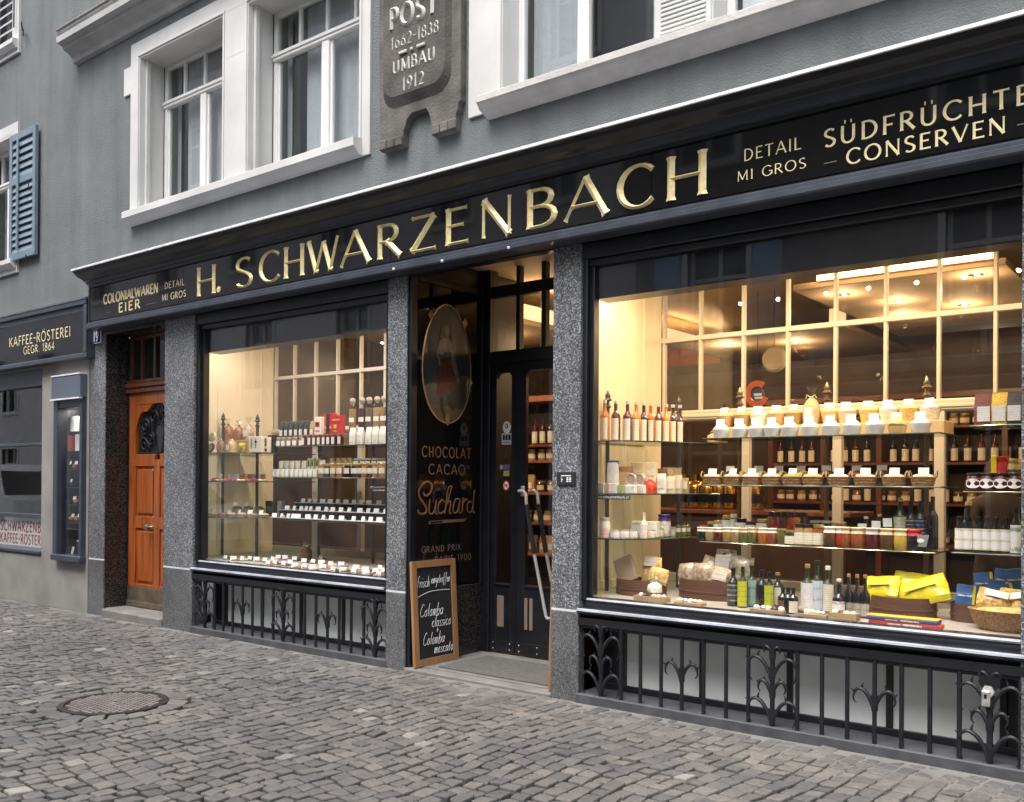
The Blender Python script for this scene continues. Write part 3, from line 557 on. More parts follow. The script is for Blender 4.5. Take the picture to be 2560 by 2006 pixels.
small('SÜDFRÜCHTE',-1.99,-.905,3.532,.104,.165,.10,1.3,.17); small('CONSERVEN',-1.858,-1.02,3.405,.088,.165,.10,1.3,.15)
for a,b,z in ((-10.14,-10.02,3.425),(-9.31,-9.10,3.425),(-1.985,-1.91,3.435),(-.97,-.90,3.428)):
    m=MB(); a,b,z=onY(a),onY(b),onZ(z); m.box(a,b,YT-.003,YT+.0005,z,z+.006); obj('dash',m,DIMG,SG)
# ------------------------------------------------------------------ coffee roaster's sign, window and showcase at the left
KS=thing('coffee_roaster_sign',(-12.6,-.05,2.95),'short black fascia sign with thin gold letters above the coffee window','sign')
m=MB(); m.bbox(-15.2,-10.475,-.085,.02,2.952,3.64,.005); obj('board',m,NAVY,KS)
m=MB(); 
m.bbox(-15.2,-10.475,-.115,-.0855,3.565,3.62,.006); m.bbox(-15.2,-10.475,-.105,-.0855,2.955,3.01,.006); m.bbox(-10.545,-10.475,-.11,-.0855,3.01,3.565,.006); obj('frame',m,NAVY,KS)
m=MB(); m.box(-15.1,-10.55,-.0935,-.0856,3.012,3.50); obj('glass_panel',m,BLKGL,KS)
m=MB(); m.profx([(-.12,3.622),(-.125,3.64),(-.03,3.675),(-.0,3.68),(0,3.622)],-15.2,-10.47); obj('lead_capping',m,LEAD,KS)
def ks(s,a,b,z,cap): 
    f=lambda x:CAM.x+(x-CAM.x)*(-.094-CAM.y)/(-.06-CAM.y); 
    def one(w_,p,q): m=MB(); text(m,w_,(p,-.094,CAM.z+(z-CAM.z)*(-.094-CAM.y)/(-.06-CAM.y)),cap,q-p,thick=.135,thin=.13,gap=.13,h=.05); obj('lettering',m,GOLDP,KS)
    words(s,f(a),f(b),.13,one)
ks('KAFFEE-RÖSTEREI',-12.526,-10.934,3.24,.118); ks('GEGR. 1864',-12.13,-11.326,3.118,.093)
m=MB(); m.bbox(-14.2,-11.735,.04,.16,2.72,2.95,.005); m.bbox(-14.2,-11.735,.05,.15,1.975,2.01,.004); m.bbox(-14.2,-11.735,.05,.15,1.06,1.11,.004); m.bbox(-11.79,-11.735,.06,.16,.62,2.93,.004)
m.profx([(.14,.69),(.02,.665),(-.02,.655),(-.02,.625),(.01,.61),(.01,.555),(.14,.55)],-14.2,-11.736)
KW=obj('coffee_window',m,NAVY,B)
m=MB(); m.box(-14.2,-11.76,.10,.106,.66,2.75); obj('pane',m,GLASS,KW)
m=MB(); m.box(-14.2,-11.765,.115,.122,.67,1.06); wp=obj('white_sign_panel',m,mat('white enamel panel',(.78,.77,.75),.4,var=.05),KW)
RED=mat('dark red lettering',(.26,.022,.03),.6)
def pt(px,py,Y): return at(px,py,Y)
for s,a,b,zz,cap in (('SCHWARZENBACH',-13.13,-11.45,.872,.135),('KAFFEE-RÖSTEREI',-13.24,-11.55,.712,.125)):
    n_=10 if s[0]=='S' else 13
    keep=s[:n_]; m=MB(); text(m,keep,(-13.13,.1145,zz),cap,1.13,thick=.17,thin=.15,gap=.13,h=.02); obj('red_lettering',m,RED,wp)   # the rest lies behind the frame edge
m=MB(); m.box(-19,-11.74,1.25,1.3,0,2.95); m.box(-19.05,-19,.345,1.3,0,2.95); m.box(-19,-14.19,.345,1.25,2.88,2.9); m.box(-19,-14.19,.345,1.25,.6,.62); m.box(-11.70,-11.68,.14,1.25,.5,2.95); m.box(-14.2,-11.70,.13,1.3,.60,.66); m.box(-14.2,-11.70,.13,1.3,2.9,2.95); obj('coffee_room',m,mat('grey beige room wall',(.20,.185,.165),.8,var=.1),B)
for px_,py_,Y in ((97,965,.7),):
    q=at(px_,py_,Y); pl=thing('pendant_lamp',(q.x,q.y,q.z),'small lit pendant lamp hanging inside the coffee window','lamp')
    m=MB(); m.lathe([(.012,.06),(.03,.045),(.062,0),(.058,0),(.0,.045)],q,16); obj('lamp_shade',m,m_emit('lit lamp glass',(1,.78,.5),2.2),pl,smooth=True); m=MB(); m.tube([(q.x,q.y,q.z+.05),(q.x,q.y,2.9)],.004,5); obj('cord',m,BLACK,pl)
VC=thing('showcase',(-11.0,-.05,.58),'narrow glass showcase with dark blue frame on the concrete pier','display case')
m=MB(); a,b=-11.335,-10.655
m.bbox(a,a+.10,-.06,.10,.60,2.50,.006); m.bbox(b-.055,b,-.06,.10,.60,2.50,.006); m.bbox(a+.10,b-.055,-.05,.10,2.40,2.50,.006); m.bbox(a-.01,b+.01,-.08,.10,.585,.655,.006)
obj('frame',m,NAVY,VC)
m=MB(); m.bbox(a-.005,b+.005,-.085,-.0,2.51,2.775,.006); obj('header_box',m,mat('slate blue panel',(.10,.115,.15),.5,var=.1),VC)
m=MB(); m.box(a-.008,b+.008,-.092,-.0,2.776,2.792); m.box(a-.008,b+.008,-.10,-.06,2.492,2.509); obj('metal_strip',m,SILV,VC)
m=MB(); m.box(a+.09,b-.05,-.0,.006,.64,2.41); obj('pane',m,GLASS,VC)
m=MB(); m.box(a+.09,b-.05,.30,.32,.60,2.5); m.box(a+.08,a+.092,.1,.3,.6,2.5); m.box(b-.052,b-.04,.1,.3,.6,2.5); m.box(a+.09,b-.05,.10,.3,.60,.645); obj('case_lining',m,BLACK,VC)
SHZ=[]
for pz_ in (1081,1129,1174,1218,1261,1304):
    z=at(180,pz_,.14).z; SHZ.append(z); m=MB(); m.box(a+.16,b-.06,.04,.26,z-.008,z); obj('glass_shelf',m,GEDGE if pz_!=1081 else SHELFG,VC)
# ------------------------------------------------------------------ upper windows
def upper_window(x0,x1,z0,z1,Y,label,light=True,blind=True,mull=.5,ztr=None,curtain=0):
    m=MB(); fw=.055
    m.bbox(x0,x0+fw,Y,Y+.06,z0,z1,.006); m.bbox(x1-fw,x1,Y,Y+.06,z0,z1,.006); m.bbox(x0+fw,x1-fw,Y,Y+.06,z1-fw,z1,.006); m.bbox(x0+fw,x1-fw,Y-.02,Y+.06,z0,z0+.06,.006)
    zt=ztr or z1-.47; xm=x0+(x1-x0)*mull
    if light:
        m.bbox(x0+.002,x1-.002,Y-.02,Y+.05,zt-.045,zt+.04,.01); m.bbox(x0+.004,x1-.004,Y-.032,Y-.02,zt-.01,zt+.018,.006)
        for k in (1,2,3): xx=x0+(x1-x0)*k/4; m.bbox(xx-.017,xx+.017,Y+.005,Y+.045,zt+.04,z1-fw,.004)
        for k,(a,b) in enumerate(((x0+fw,xm-.05),(xm+.05,x1-fw))):
            m.bbox(a,a+.03,Y+.012,Y+.05,z0+.06,zt-.05,.004); m.bbox(b-.03,b,Y+.012,Y+.05,z0+.06,zt-.05,.004)
    m.bbox(xm-.05,xm+.05,Y-.012,Y+.055,z0+.06,(zt-.045) if light else z1-fw,.008)
    f=obj('upper_window',m,WHITEP,B,label=label)
    m=MB(); m.box(x0+.03,x1-.03,Y+.028,Y+.034,z0+.03,z1-.03); obj('pane',m,GLASSU,f)
    m=MB(); m.box(x0-.1,x1+.1,Y+.9,Y+.95,z0-.2,z1+.2); m.box(x0-.12,x0-.1,Y+.09,Y+.95,z0-.2,z1+.2); m.box(x1+.1,x1+.12,Y+.09,Y+.95,z0-.2,z1+.2); m.box(x0-.1,x1+.1,Y+.09,Y+.95,z1+.18,z1+.2); m.box(x0-.1,x1+.1,Y+.09,Y+.95,z0-.22,z0-.2)
    obj('room_behind',m,mat('grey room wall',(.20,.19,.19),.9,var=.1),f)
    if blind:
        m=MB(); n=40
        for k in range(n):
            xa=x0+.05+(x1-x0-.1)*k/n; xb=x0+.05+(x1-x0-.1)*(k+1)/n; ya=Y+.14+.005*math.sin(k*1.7); yb=Y+.14+.005*math.sin((k+1)*1.7)
            if curtain and curtain[0]<k/n<curtain[1]: continue
            m.add([(xa,ya,z0),(xb,yb,z0),(xb,yb,z1),(xa,ya,z1)],[(0,1,2,3)])
        obj('curtain',m,mat('grey lavender net curtain',(.66,.64,.67),.95,var=.06,scale=30),f)  # lavender tone stands in for the house reflected in the panes
    return f
# double window with stone surround
m=MB(); wallgrid(m,-9.715,-5.90,4.34,6.34,-.022,.004,[(-9.555,-7.995,4.36,6.175),(-7.625,-6.015,4.36,6.175)])
m.box(-9.86,-9.714,-.020,.004,5.81,6.11)
for a,b in ((-9.57,-7.98),(-7.64,-6.0)):
    m.bbox(a,a+.025,-.032,-.0215,4.50,6.17,.004); m.bbox(b-.025,b,-.032,-.0215,4.50,6.17,.004); m.bbox(a,b,-.032,-.0215,6.168,6.20,.004)
    m.box(a+.012,a+.04,-.02,.27,4.46,6.19); m.box(b-.04,b-.012,-.02,.27,4.46,6.19); m.box(a+.04,b-.04,-.02,.27,6.15,6.19)
    m.bbox(a+.04,a+.075,.04,.09,4.48,6.15,.006)
    m.box(a+.04,b-.04,-.02,.27,4.42,4.475)
ws=obj('stone_surround',m,STONE,B)
m=MB(); m.profx([(.0,4.49),(-.12,4.475),(-.125,4.47),(-.125,4.405),(-.115,4.40),(-.06,4.345),(0,4.34)],-9.70,-5.99); obj('stone_sill',m,STONE,ws)
m=MB(); m.box(-7.995,-7.625,-.0232,-.0225,5.71,5.713); m.box(-7.995,-7.625,-.0232,-.0225,6.17,6.173); m.box(-9.69,-9.555,-.0232,-.0225,5.56,5.563); obj('stone_joint',m,mat('stone joint',(.5,.49,.48),.9),ws)
upper_window(-9.52,-8.02,4.49,6.16,.27,'upstairs window left of the stone mullion with net curtain',ztr=5.715,curtain=(.04,.15)); upper_window(-7.59,-6.03,4.49,6.16,.27,'upstairs window right of the stone mullion with net curtain',ztr=5.715,curtain=(.04,.2))
# big window at the right: shallow reveal, dressed stone mullion
m=MB(); wallgrid(m,-4.79,.4,4.38,6.6,-.022,.004,[(-4.47,-3.135,4.39,6.3),(-2.735,-1.3,4.39,6.3)])
for a,b in ((-4.485,-3.12),(-2.75,-1.29)):
    m.box(a,a+.03,-.02,.2,4.45,6.3); m.box(b-.03,b,-.02,.2,4.45,6.3); m.box(a+.03,b-.03,-.02,.2,6.28,6.3); m.bbox(a-.02,a+.02,-.034,-.0215,4.46,6.3,.005)
    m.box(a+.03,b-.03,-.02,.2,4.40,4.455)
ws2=obj('stone_surround',m,STONE,B)
m=MB(); m.profx([(0,4.475),(-.15,4.46),(-.156,4.455),(-.156,4.41),(-.145,4.405),(-.115,4.365),(-.03,4.33),(0,4.325)],-4.60,.4); obj('stone_sill',m,mat('dressed limestone sill',(.52,.50,.475),.85,var=.12,scale=6,bump=.5,bscale=50),ws2)
m=MB(); z=4.50
while z<6.2: m.bbox(-3.10,-2.77,-.030,-.0215,z,z+.020,.004); z+=.030
obj('tooled_face',m,STONE,ws2)
upper_window(-4.455,-3.15,4.47,6.29,.17,'large upstairs window above the shop entrance with grey curtain',light=False,mull=.465,curtain=(.35,1.1)); upper_window(-2.72,-1.32,4.47,6.29,.17,'upstairs window at the top right edge above the sign',light=False,mull=.30,curtain=(.5,.6))
# shuttered windows at far left
for z0,z1,opn in ((4.38,6.0,True),(7.2,9.0,False)):
    m=MB(); wallgrid(m,-14.0,-12.40,z0-.18,z1+.13,-.03,.004,[(-13.6,-12.56,z0,z1)]); m.profx([(0,z0+.0),(-.10,z0-.015),(-.10,z0-.07),(-.06,z0-.12),(0,z0-.13)],-14.0,-12.42)
    m.box(-12.585,-12.56,-.028,.2,z0,z1); m.box(-13.6,-12.585,-.028,.2,z1-.03,z1+.0); s_=obj('stone_surround',m,STONE,B)
    upper_window(-13.6,-12.57,z0,z1-.03,.18,'white upstairs window behind the open blue shutter' if opn else 'upper window at the top left corner',light=opn)
def shutter(x0,x1,z0,z1,y,label,mt,par=None):
    m=MB(); m.bbox(x0,x0+.07,y,y+.045,z0,z1,.004); m.bbox(x1-.07,x1,y,y+.045,z0,z1,.004); zz=z0+(z1-z0)*.62
    for a,b in ((z0,z0+.09),(zz-.045,zz+.045),(z1-.09,z1)): m.bbox(x0+.07,x1-.07,y+.002,y+.043,a,b,.004)
    s_=thing('window_shutter',((x0+x1)/2,y,z0),label,'shutter') if par is None else obj('window_shutter',MB().box(x0+.07,x1-.07,y+.036,y+.042,z0+.05,z1-.05),mt,par)
    obj('frame',m,mt,s_); m=MB()
    for a,b in ((z0+.09,zz-.045),(zz+.045,z1-.09)):
        m.box(x0+.065,x1-.065,y+.037,y+.040,a,b); n=int((b-a)/.085)
        for k in range(n):
            z=a+(b-a)*k/n; m.add([(x0+.065,y+.004,z),(x1-.065,y+.004,z),(x1-.065,y+.036,z+(b-a)/n*1.0),(x0+.065,y+.036,z+(b-a)/n*1.0),(x0+.065,y+.010,z-.008),(x1-.065,y+.010,z-.008)],[(0,1,2,3),(0,4,5,1)])
    obj('slat',m,mt,s_); m=MB(); m.bbox((x0+x1)/2-.115,(x0+x1)/2-.07,y-.022,y-.001,z0+.12,z1-.10,.006); obj('cross_bar',m,mt,s_)
    m=MB(); m.tube([(x1-.10,y-.001,z0+.95),(x1-.10,y-.03,z0+.93),(x1-.10,y-.03,z0+.82),(x1-.10,y-.001,z0+.80)],.006,5); m.tube([(x1-.12,y-.001,z0-.06),(x1-.12,y-.045,z0-.06),(x1-.12,y-.045,z0+.0)],.008,5); obj('latch',m,IRON,s_)
    return s_
shutter(-12.53,-11.83,4.335,5.95,-.075,'blue grey louvred shutter open against the grey wall',BLUEP)
# closed dark louvre of the top left window
m=MB(); 
for k in range(14): z=7.22+k*.12; m.add([(-13.5,.06,z),(-12.62,.06,z),(-12.62,.13,z+.09),(-13.5,.13,z+.09),(-13.5,.06,z-.02),(-12.62,.06,z-.02)],[(0,1,2,3),(0,4,5,1)])
obj('louvre_blind',m,mat('purple grey louvre',(.36,.34,.38),.6),B)
m=MB(); q=at(68,78,-.0); m.tube([(q.x-.1,-.03,q.z+.03),(q.x,-.05,q.z),(q.x+.08,-.10,q.z-.02),(q.x+.08,-.11,q.z+.05)],.010,5); m.tube([(q.x,-.05,q.z),(q.x,-.05,q.z-.08)],.008,5); q2=at(47,25,0); m.tube([(q2.x,-.06,q2.z-.25),(q2.x,-.06,q2.z+.2)],.010,5); obj('shutter_hook',m,IRON,B)
# string course
m=MB(); m.profx([(0,6.46),(-.05,6.47),(-.06,6.52),(-.11,6.56),(-.17,6.585),(-.18,6.62),(-.245,6.635),(-.25,6.70),(-.22,6.705),(-.20,6.735),(-.235,6.75),(-.235,6.775),(0,6.83)],-10.95,3); sc=obj('string_course',m,STONEG,B)
m=MB(); a=-10.965
while a<-4: m.bbox(a,a+.118,-.256,-.001,6.776,6.795,.006); a+=.12
obj('tile_capping',m,mat('weathered roof tile',(.36,.34,.32),.9,var=.3,scale=9,bump=.4),sc)
# carved plaque
PL=thing('stone_plaque',(-5.28,0,4.3),'weathered carved stone plaque with raised lettering between the upstairs windows','plaque')
def C_(x,z): return (x,z)
out=[(-5.745,7.2),(-5.745,5.4),(-5.735,4.75),(-5.720,4.40),(-5.715,4.30),(-5.455,4.30),(-5.455,4.42),(-5.43,4.46),(-5.42,4.50),(-5.36,4.545),(-5.20,4.545),(-5.17,4.50),(-5.145,4.42),(-5.125,4.30),(-4.885,4.30),(-4.885,4.42),(-4.865,4.45),(-4.86,4.50),(-4.835,4.52),(-4.835,7.2)]
m=MB(); m.prism(out[::-1],(0,.0,0),(1,0,0),(0,0,1),(0,-1,0),.065); 
for a0,n_ in ((-5.718,3),(-5.127,3)):
    for k in range(n_): m.bbox(a0+k*.088,a0+k*.088+.082,-.085,-.0655,4.302,4.385,.008)
obj('slab',m,CARV,PL)
def rr(x0,x1,z0,z1,r): return arc(x0+r,z0+r,r,r,180,270,6)+arc(x1-r,z0+r,r,r,270,360,6)+[(x1,z1),(x0,z1)]
m=MB(); o_=rr(-5.69,-4.93,4.62,7.2,.16); i_=rr(-5.655,-4.965,4.70,7.2,.14); n=len(o_); cz=lambda p,y:(p[0],y,p[1])
m.add([cz(p,-.064) for p in o_]+[cz(p,-.105) for p in i_],[(k,(k+1)%n,n+(k+1)%n,n+k) for k in range(n)]+[tuple(range(n,2*n))]); obj('tablet',m,mat('dark weathered tablet',(.082,.075,.068),.9,var=.45,scale=4,bump=.6,bscale=45),PL)
def pl(s,a,b,zz,cap,thick):
    Y=-.1055; f=lambda x:CAM.x+(x-CAM.x)*(Y-CAM.y)/(-.06-CAM.y); g=lambda z:CAM.z+(z-CAM.z)*(Y-CAM.y)/(-.06-CAM.y)
    m=MB(); text(m,s,(f(a),Y,g(zz)),cap,f(b)-f(a),thick=thick,thin=thick*.85,gap=.14,h=.42); obj('raised_lettering',m,CARVL,PL)
A2=lambda x,y:(at(640+x/2.669,y/2.669,-.06).x, at(640+x/2.669,y/2.669,-.06).z)
for s,(xa,ya),(xb,yb),(xc,yc),t in (('POST',(892,208),(1210,92),(892,72),.24),('1662-1838',(900,338),(1218,225),(900,262),.15),('UMBAU',(912,500),(1195,405),(912,420),.21),('1912',(975,610),(1120,560),(975,530),.2)):
    p,q,r_=A2(xa,ya),A2(xb,yb),A2(xc,yc); pl(s,p[0],q[0],p[1],(r_[1]-p[1]),t)
p=A2(985,350); p=(p[0],p[1]-.04); m=MB()
for k,w_ in ((0,.09),(.13,.025),(.20,.09)): m.bbox(p[0]+k,p[0]+k+w_,-.122,-.104,p[1]+.0,p[1]+.022,.003)
m.bbox(-5.50,-5.43,-.12,-.104,5.56,5.58,.003); m.bbox(-5.25,-5.16,-.12,-.104,5.57,5.59,.003); obj('raised_dash',m,CARVL,PL)
# house number
HN=thing('house_number',(-10.43,-.012,3.11),'small blue enamel house number 19 with white border','house number')
m=MB(); m.bbox(-10.535,-10.325,-.016,-.001,3.112,3.275,.004); obj('plate',m,mat('white enamel',(.78,.78,.80),.25),HN)
m=MB(); m.box(-10.522,-10.338,-.0175,-.0165,3.124,3.263); obj('blue_field',m,mat('blue enamel',(.035,.05,.26),.2,var=.08),HN)
m=MB(); text(m,'19',(-10.487,-.018,3.137),.112,.115,thick=.22,thin=.12,gap=.2,h=.05); obj('numerals',m,WHITE,HN)
# ------------------------------------------------------------------ entrance recess
DY=.97
BK=BLACK
m=MB(); m.box(-5.46,-3.98,.0,1.5,3.60,3.62); m.box(-5.46,-3.98,-.0,.08,3.24,3.60); obj('recess_ceiling',m,BK,B)
m=MB(); m.bbox(-5.46,-3.98,-.02,1.6,-.05,.025,.008); m.bbox(-5.46,-3.98,.10,1.6,.025,.032,.003); obj('threshold',m,SILLST,B)
dm=thing('door_mat',(-4.7,.45,.032),'flat grey door mat lying in the shop entrance','door mat'); m=MB(); m.bbox(-5.22,-4.06,.15,.78,.0325,.045,.004); obj('mat',m,MATW,dm)
# left side wall with the painted advertising glass
m=MB(); m.box(-5.52,-5.462,.081,DY+.5,0,3.6); m.box(-5.68,-5.4635,.0225,.08,0,3.24); m.bbox(-5.463,-5.432,.023,.085,.0,3.58,.004); m.bbox(-5.463,-5.4385,.085,.102,.64,3.58,.002); m.bbox(-5.463,-5.425,.92,.97,.64,3.58,.004); m.bbox(-5.463,-5.432,.102,.92,3.22,3.27,.004)
obj('recess_side_wall',m,BK,B)
m=MB(); m.bbox(-5.463,-5.434,.0855,.97,.02,.645,.004); obj('granite_base',m,GRAND,B)
m=MB(); m.box(-3.982,-3.95,.081,1.5,0,3.6); obj('recess_side_wall',m,BK,B)
AD=thing('advertising_panel',(-5.45,.54,.65),'dark glass chocolate advert with painted oval portrait on the entrance side wall','sign')
m=MB(); m.box(-5.4615,-5.442,.1025,.919,.66,3.215); obj('glass',m,BLKGL,AD)
XA=-5.4415
def side(poly,x,h,mt,name,lab=None):
    mb=MB(); mb.prism(poly,(x,0,0),(0,1,0),(0,0,1),(1,0,0),h); return obj(name,mb,mt,AD,label=lab)
oc,oz,oa,ob=.472,2.565,.308,.51
ov=[(oc+oa*math.cos(R(a))*(1-.10*math.sin(R(a))),oz+ob*math.sin(R(a))) for a in range(0,360,8)]
m=MB(); ovm=mat('painted oval background',(.030,.034,.036),.3,var=.6,scale=3); side(ov,XA,.001,ovm,'painted_oval')
gnd=[p for p in ov if p[1]<2.22]; gnd.sort(key=lambda p:math.atan2(p[1]-2.3,p[0]-oc)); side([(p[0]*.98+oc*.02,p[1]*.99+.021) for p in gnd],XA+.001,.0008,mat('painted sandy ground',(.095,.062,.036),.4,var=.45,scale=9),'painted_ground')
m=MB(); o3=[(XA+.003,p[0],p[1]) for p in ov]+[(XA+.003,*ov[0])]; m.tube(o3,.0062,5,False); obj('oval_rim',m,mat('copper rim',(.42,.23,.11),.4,metal=.4,var=.2),AD)
for y_,z_,s_ in ((.255,2.955,.036),(.69,2.945,.036)):
    side([(y_,z_-s_*1.4),(y_+s_,z_),(y_,z_+s_*1.4),(y_-s_,z_)],XA+.0095,.002,COPPER,'diamond_ornament')
side([(oc-.025,2.14),(oc+.025,2.14),(oc+.025,2.06),(oc,2.03),(oc-.025,2.06)],XA+.0095,.002,COPPER,'shield_ornament')
fg=lambda P,h,mt,n: side([(oc+.0+a,2.2+b) for a,b in P],XA+.0019+h,.0006,mt,n)
pc=lambda n,c:mat(n,c,.45,var=.35,scale=25)
fg([(-.135,.10),(.10,.10),(.085,.30),(.035,.44),(-.045,.44),(-.105,.28)],.0,pc('painted red skirt',(.10,.022,.018)),'painted_skirt')
fg([(-.115,.44),(-.02,.43),(.035,.43),(.10,.28),(.145,.20),(.16,.26),(.10,.42),(.055,.55),(.02,.585),(-.03,.585),(-.09,.555),(-.14,.46),(-.10,.34),(-.085,.36)],.0008,pc('painted pale blouse',(.15,.125,.10)),'painted_blouse')
fg([(-.055,.40),(.045,.40),(.05,.47),(-.05,.47)],.0016,pc('painted dark bodice',(.025,.028,.035)),'painted_bodice')
fg([(.036*math.cos(R(a))-.005,.645+.05*math.sin(R(a))) for a in range(0,360,30)],.0018,pc('painted face',(.13,.075,.048)),'painted_face')
fg([(-.10,.56),(-.065,.57),(-.048,.63),(-.035,.685),(-.005,.70),(.03,.685),(.04,.63),(.05,.58),(.075,.59),(.06,.68),(.03,.735),(-.01,.75),(-.05,.73),(-.075,.68)],.0022,pc('painted brown hair',(.035,.017,.011)),'painted_hair')
for P in ([(-.09,-.02),(-.05,-.03),(-.04,-.13),(-.005,-.19),(-.03,-.20),(-.075,-.14)],[(.0,.0),(.035,.0),(.05,-.07),(.10,-.12),(.075,-.135),(.02,-.09)]): fg([(a,b+.10) for a,b in P],.0012,pc('painted black boots',(.012,.012,.013)),'painted_boot')
def ads(s,a,b,z,cap,mt,t): 
    
    def one(w_,p,q): mb=MB(); text(mb,w_,(XA+.0008,p,z),cap,q-p,ax=(0,1,0),ay=(0,0,1),thick=t,thin=t*.85,gap=.16,h=.04); obj('lettering',mb,mt,AD)
    words(s,a,b,.16,one)
ads('CHOCOLAT',.165,.795,1.760,.088,COPPER,.14); ads('CACAO',.247,.718,1.615,.085,COPPER,.14)
ads('GRAND PRIX',.167,.668,.957,.052,DIMG,.15); ads('PARIS 1900',.33,.806,.866,.052,DIMG,.15)
# script brand word, traced as pen strokes in panel coordinates
def adpt(px,py):    # crop (1000,1080) scale 4.745
    d=_r2*((1000+px/4.745)-CX)/F_PX - _u2*((1080+py/4.745)-CY)/F_PX + _f; q=CAM+d*((XA-CAM.x)/d.x); return (q.y,q.z)
SC=[[(285,715),(285,745),(325,755),(370,700),(375,630),(330,592),(270,620),(225,700),(235,780),(280,850),(310,900),(310,950),(270,975),(220,960),(215,920)],
 [(355,800),(345,940),(365,975),(405,940),(430,810)],[(430,810),(418,950),(440,970)],[(525,830),(490,810),(455,870),(455,950),(490,965),(535,930)],[(535,930),(600,700),(615,655),(590,650),(565,700),(530,970)],[(540,880),(585,820),(600,850),(585,950),(605,968)],
 [(705,800),(660,800),(630,890),(640,960),(680,940),(710,810)],[(712,810),(698,940),(720,965)],[(745,780),(735,960)],[(742,860),(775,800),(795,810)],[(845,830),(805,840),(795,920),(820,955),(855,920),(885,690)],[(880,700),(862,930),(885,955)]]
m=MB(); 
for k,P in enumerate(SC):
    pts=smooth([adpt(*p) for p in P]); ww=[.0145 if k else .019]*len(pts); stroke(m,pts,ww,(XA+.0008+k*.0001,0,0),(0,1,0),(0,0,1),(1,0,0),.003)
obj('script_lettering',m,COPPER,AD)
P=[adpt(335,1095),adpt(345,1058),adpt(790,1028),adpt(755,1065)]; side(P,XA+.0008,.001,COPPER,'underline_ribbon'); q=[adpt(*p) for p in ((360,1085),(365,1066),(500,1056),(500,1074))]; side(q,XA+.002,.0008,BLKGL,'ribbon_inlay')
# entrance door
dr=MB(); 
for a,b in ((-5.44,-5.36),(-3.99,-3.95)): dr.bbox(a,b,DY-.02,DY+.10,.03,3.60,.006)
for a,b in ((-5.08,-5.038),(-4.805,-4.757),(-4.525,-4.48),(-4.245,-4.20)): dr.bbox(a,b,DY-.005,DY+.06,2.71,3.60,.004)
dr.bbox(-5.36,-3.99,DY-.03,DY+.08,2.60,2.715,.008); dr.bbox(-5.36,-3.99,DY-.012,DY+.06,3.195,3.30,.008); dr.bbox(-5.36,-3.99,DY-.01,DY+.06,3.54,3.60,.004)
ED=obj('entrance_door',dr,BK,B,label='black glazed shop entrance door in the recess')
m=MB(); m.box(-5.36,-3.99,DY+.02,DY+.026,2.71,3.56); obj('transom_pane',m,GLASS,ED)
def leaf(x0,x1,g0,g1,name):
    l=MB(); yb=DY+.045
    l.bbox(x0,g0,DY,yb,.045,2.60,.004); l.bbox(g1,x1,DY,yb,.045,2.60,.004)
    o_=[(g0,2.62),(g0,2.47)]+[(g0+.045-.045*math.cos(R(a)),2.47+.055*math.sin(R(a))) for a in (30,60,90)]+[(g1-.045+.045*math.sin(R(a)),2.47+.055*math.cos(R(a))) for a in (0,30,60)]+[(g1,2.47),(g1,2.62)]
    l.prism(o_,(0,DY+.002,0),(1,0,0),(0,0,1),(0,1,0),.04); l.bbox(g0,g1,DY,yb,.045,.655,.004)
    l.bbox(g0-.012,g1+.012,DY-.012,DY,.635,.655,.004)
    d_=obj(name,l,BK,ED); k=MB(); k.bbox(x0+.005,x1-.005,DY-.008,DY-.0005,.05,.15,.002); kp=obj('kick_plate',k,BK,d_)
    k=MB(); n=max(2,int((x1-x0)/.16))
    for i in range(n):
        for z in (.075,.128): xx=x0+.05+(x1-x0-.1)*i/(n-1); k.lathe([(0,-.006),(.006,-.003),(.007,.003)],(0,0,0),8); kk=len(k.v)-24; k.v[kk:]=[(xx+v[0],DY-.011+v[2],z+v[1]) for v in k.v[kk:]]
    obj('rivets',k,STEEL,d_)
    k=MB(); k.box(g0,g1,DY+.02,DY+.026,.65,2.53); obj('pane',k,GLASS,d_)
    return d_
lf=leaf(-5.36,-5.072,-5.296,-5.126,'door_leaf'); rf=leaf(-5.068,-3.99,-4.966,-4.12,'door_leaf')
for a,b in ((-5.271,-5.195),): m=MB(); m.bbox(a,b,DY-.006,DY-.0005,.27,.546,.002); obj('beige_inlay',m,mat('beige inlay',(.21,.165,.13),.5),lf)
for a,b in ((-4.966,-4.932),(-4.912,-4.876)): m=MB(); m.bbox(a,b,DY-.006,DY-.0005,.27,.546,.002); obj('beige_inlay',m,mat('beige inlay',(.21,.165,.13),.5),rf)
def handle(y,x=-4.985):
    m=MB(); m.tube([(x+.0,y,1.475),(x+.05,y,1.478),(x+.075,y,1.455),(x+.085,y,1.36),(x+.172,y,.943),(x+.30,y,.42),(x+.315,y,.402),(x+.345,y,.405)],.014,8); s=1 if y<DY else -1
    m.tube([(x,y,1.475),(x,y+s*.07,1.475)],.013,8); m.tube([(x+.345,y,.405),(x+.345,y+s*.07,.405)],.013,8); m.bbox(x-.018,x+.018,min(y+s*.05,y+s*.07),max(y+s*.05,y+s*.07),1.43,1.52,.004)
    h=obj('door_handle',m,STEEL,ED,smooth=True); m=MB(); m.tube([(x+.085,y,1.36),(x+.172,y,.943)],.021,8); obj('grip',m,RUBBER,h)
handle(.90); handle(1.07)
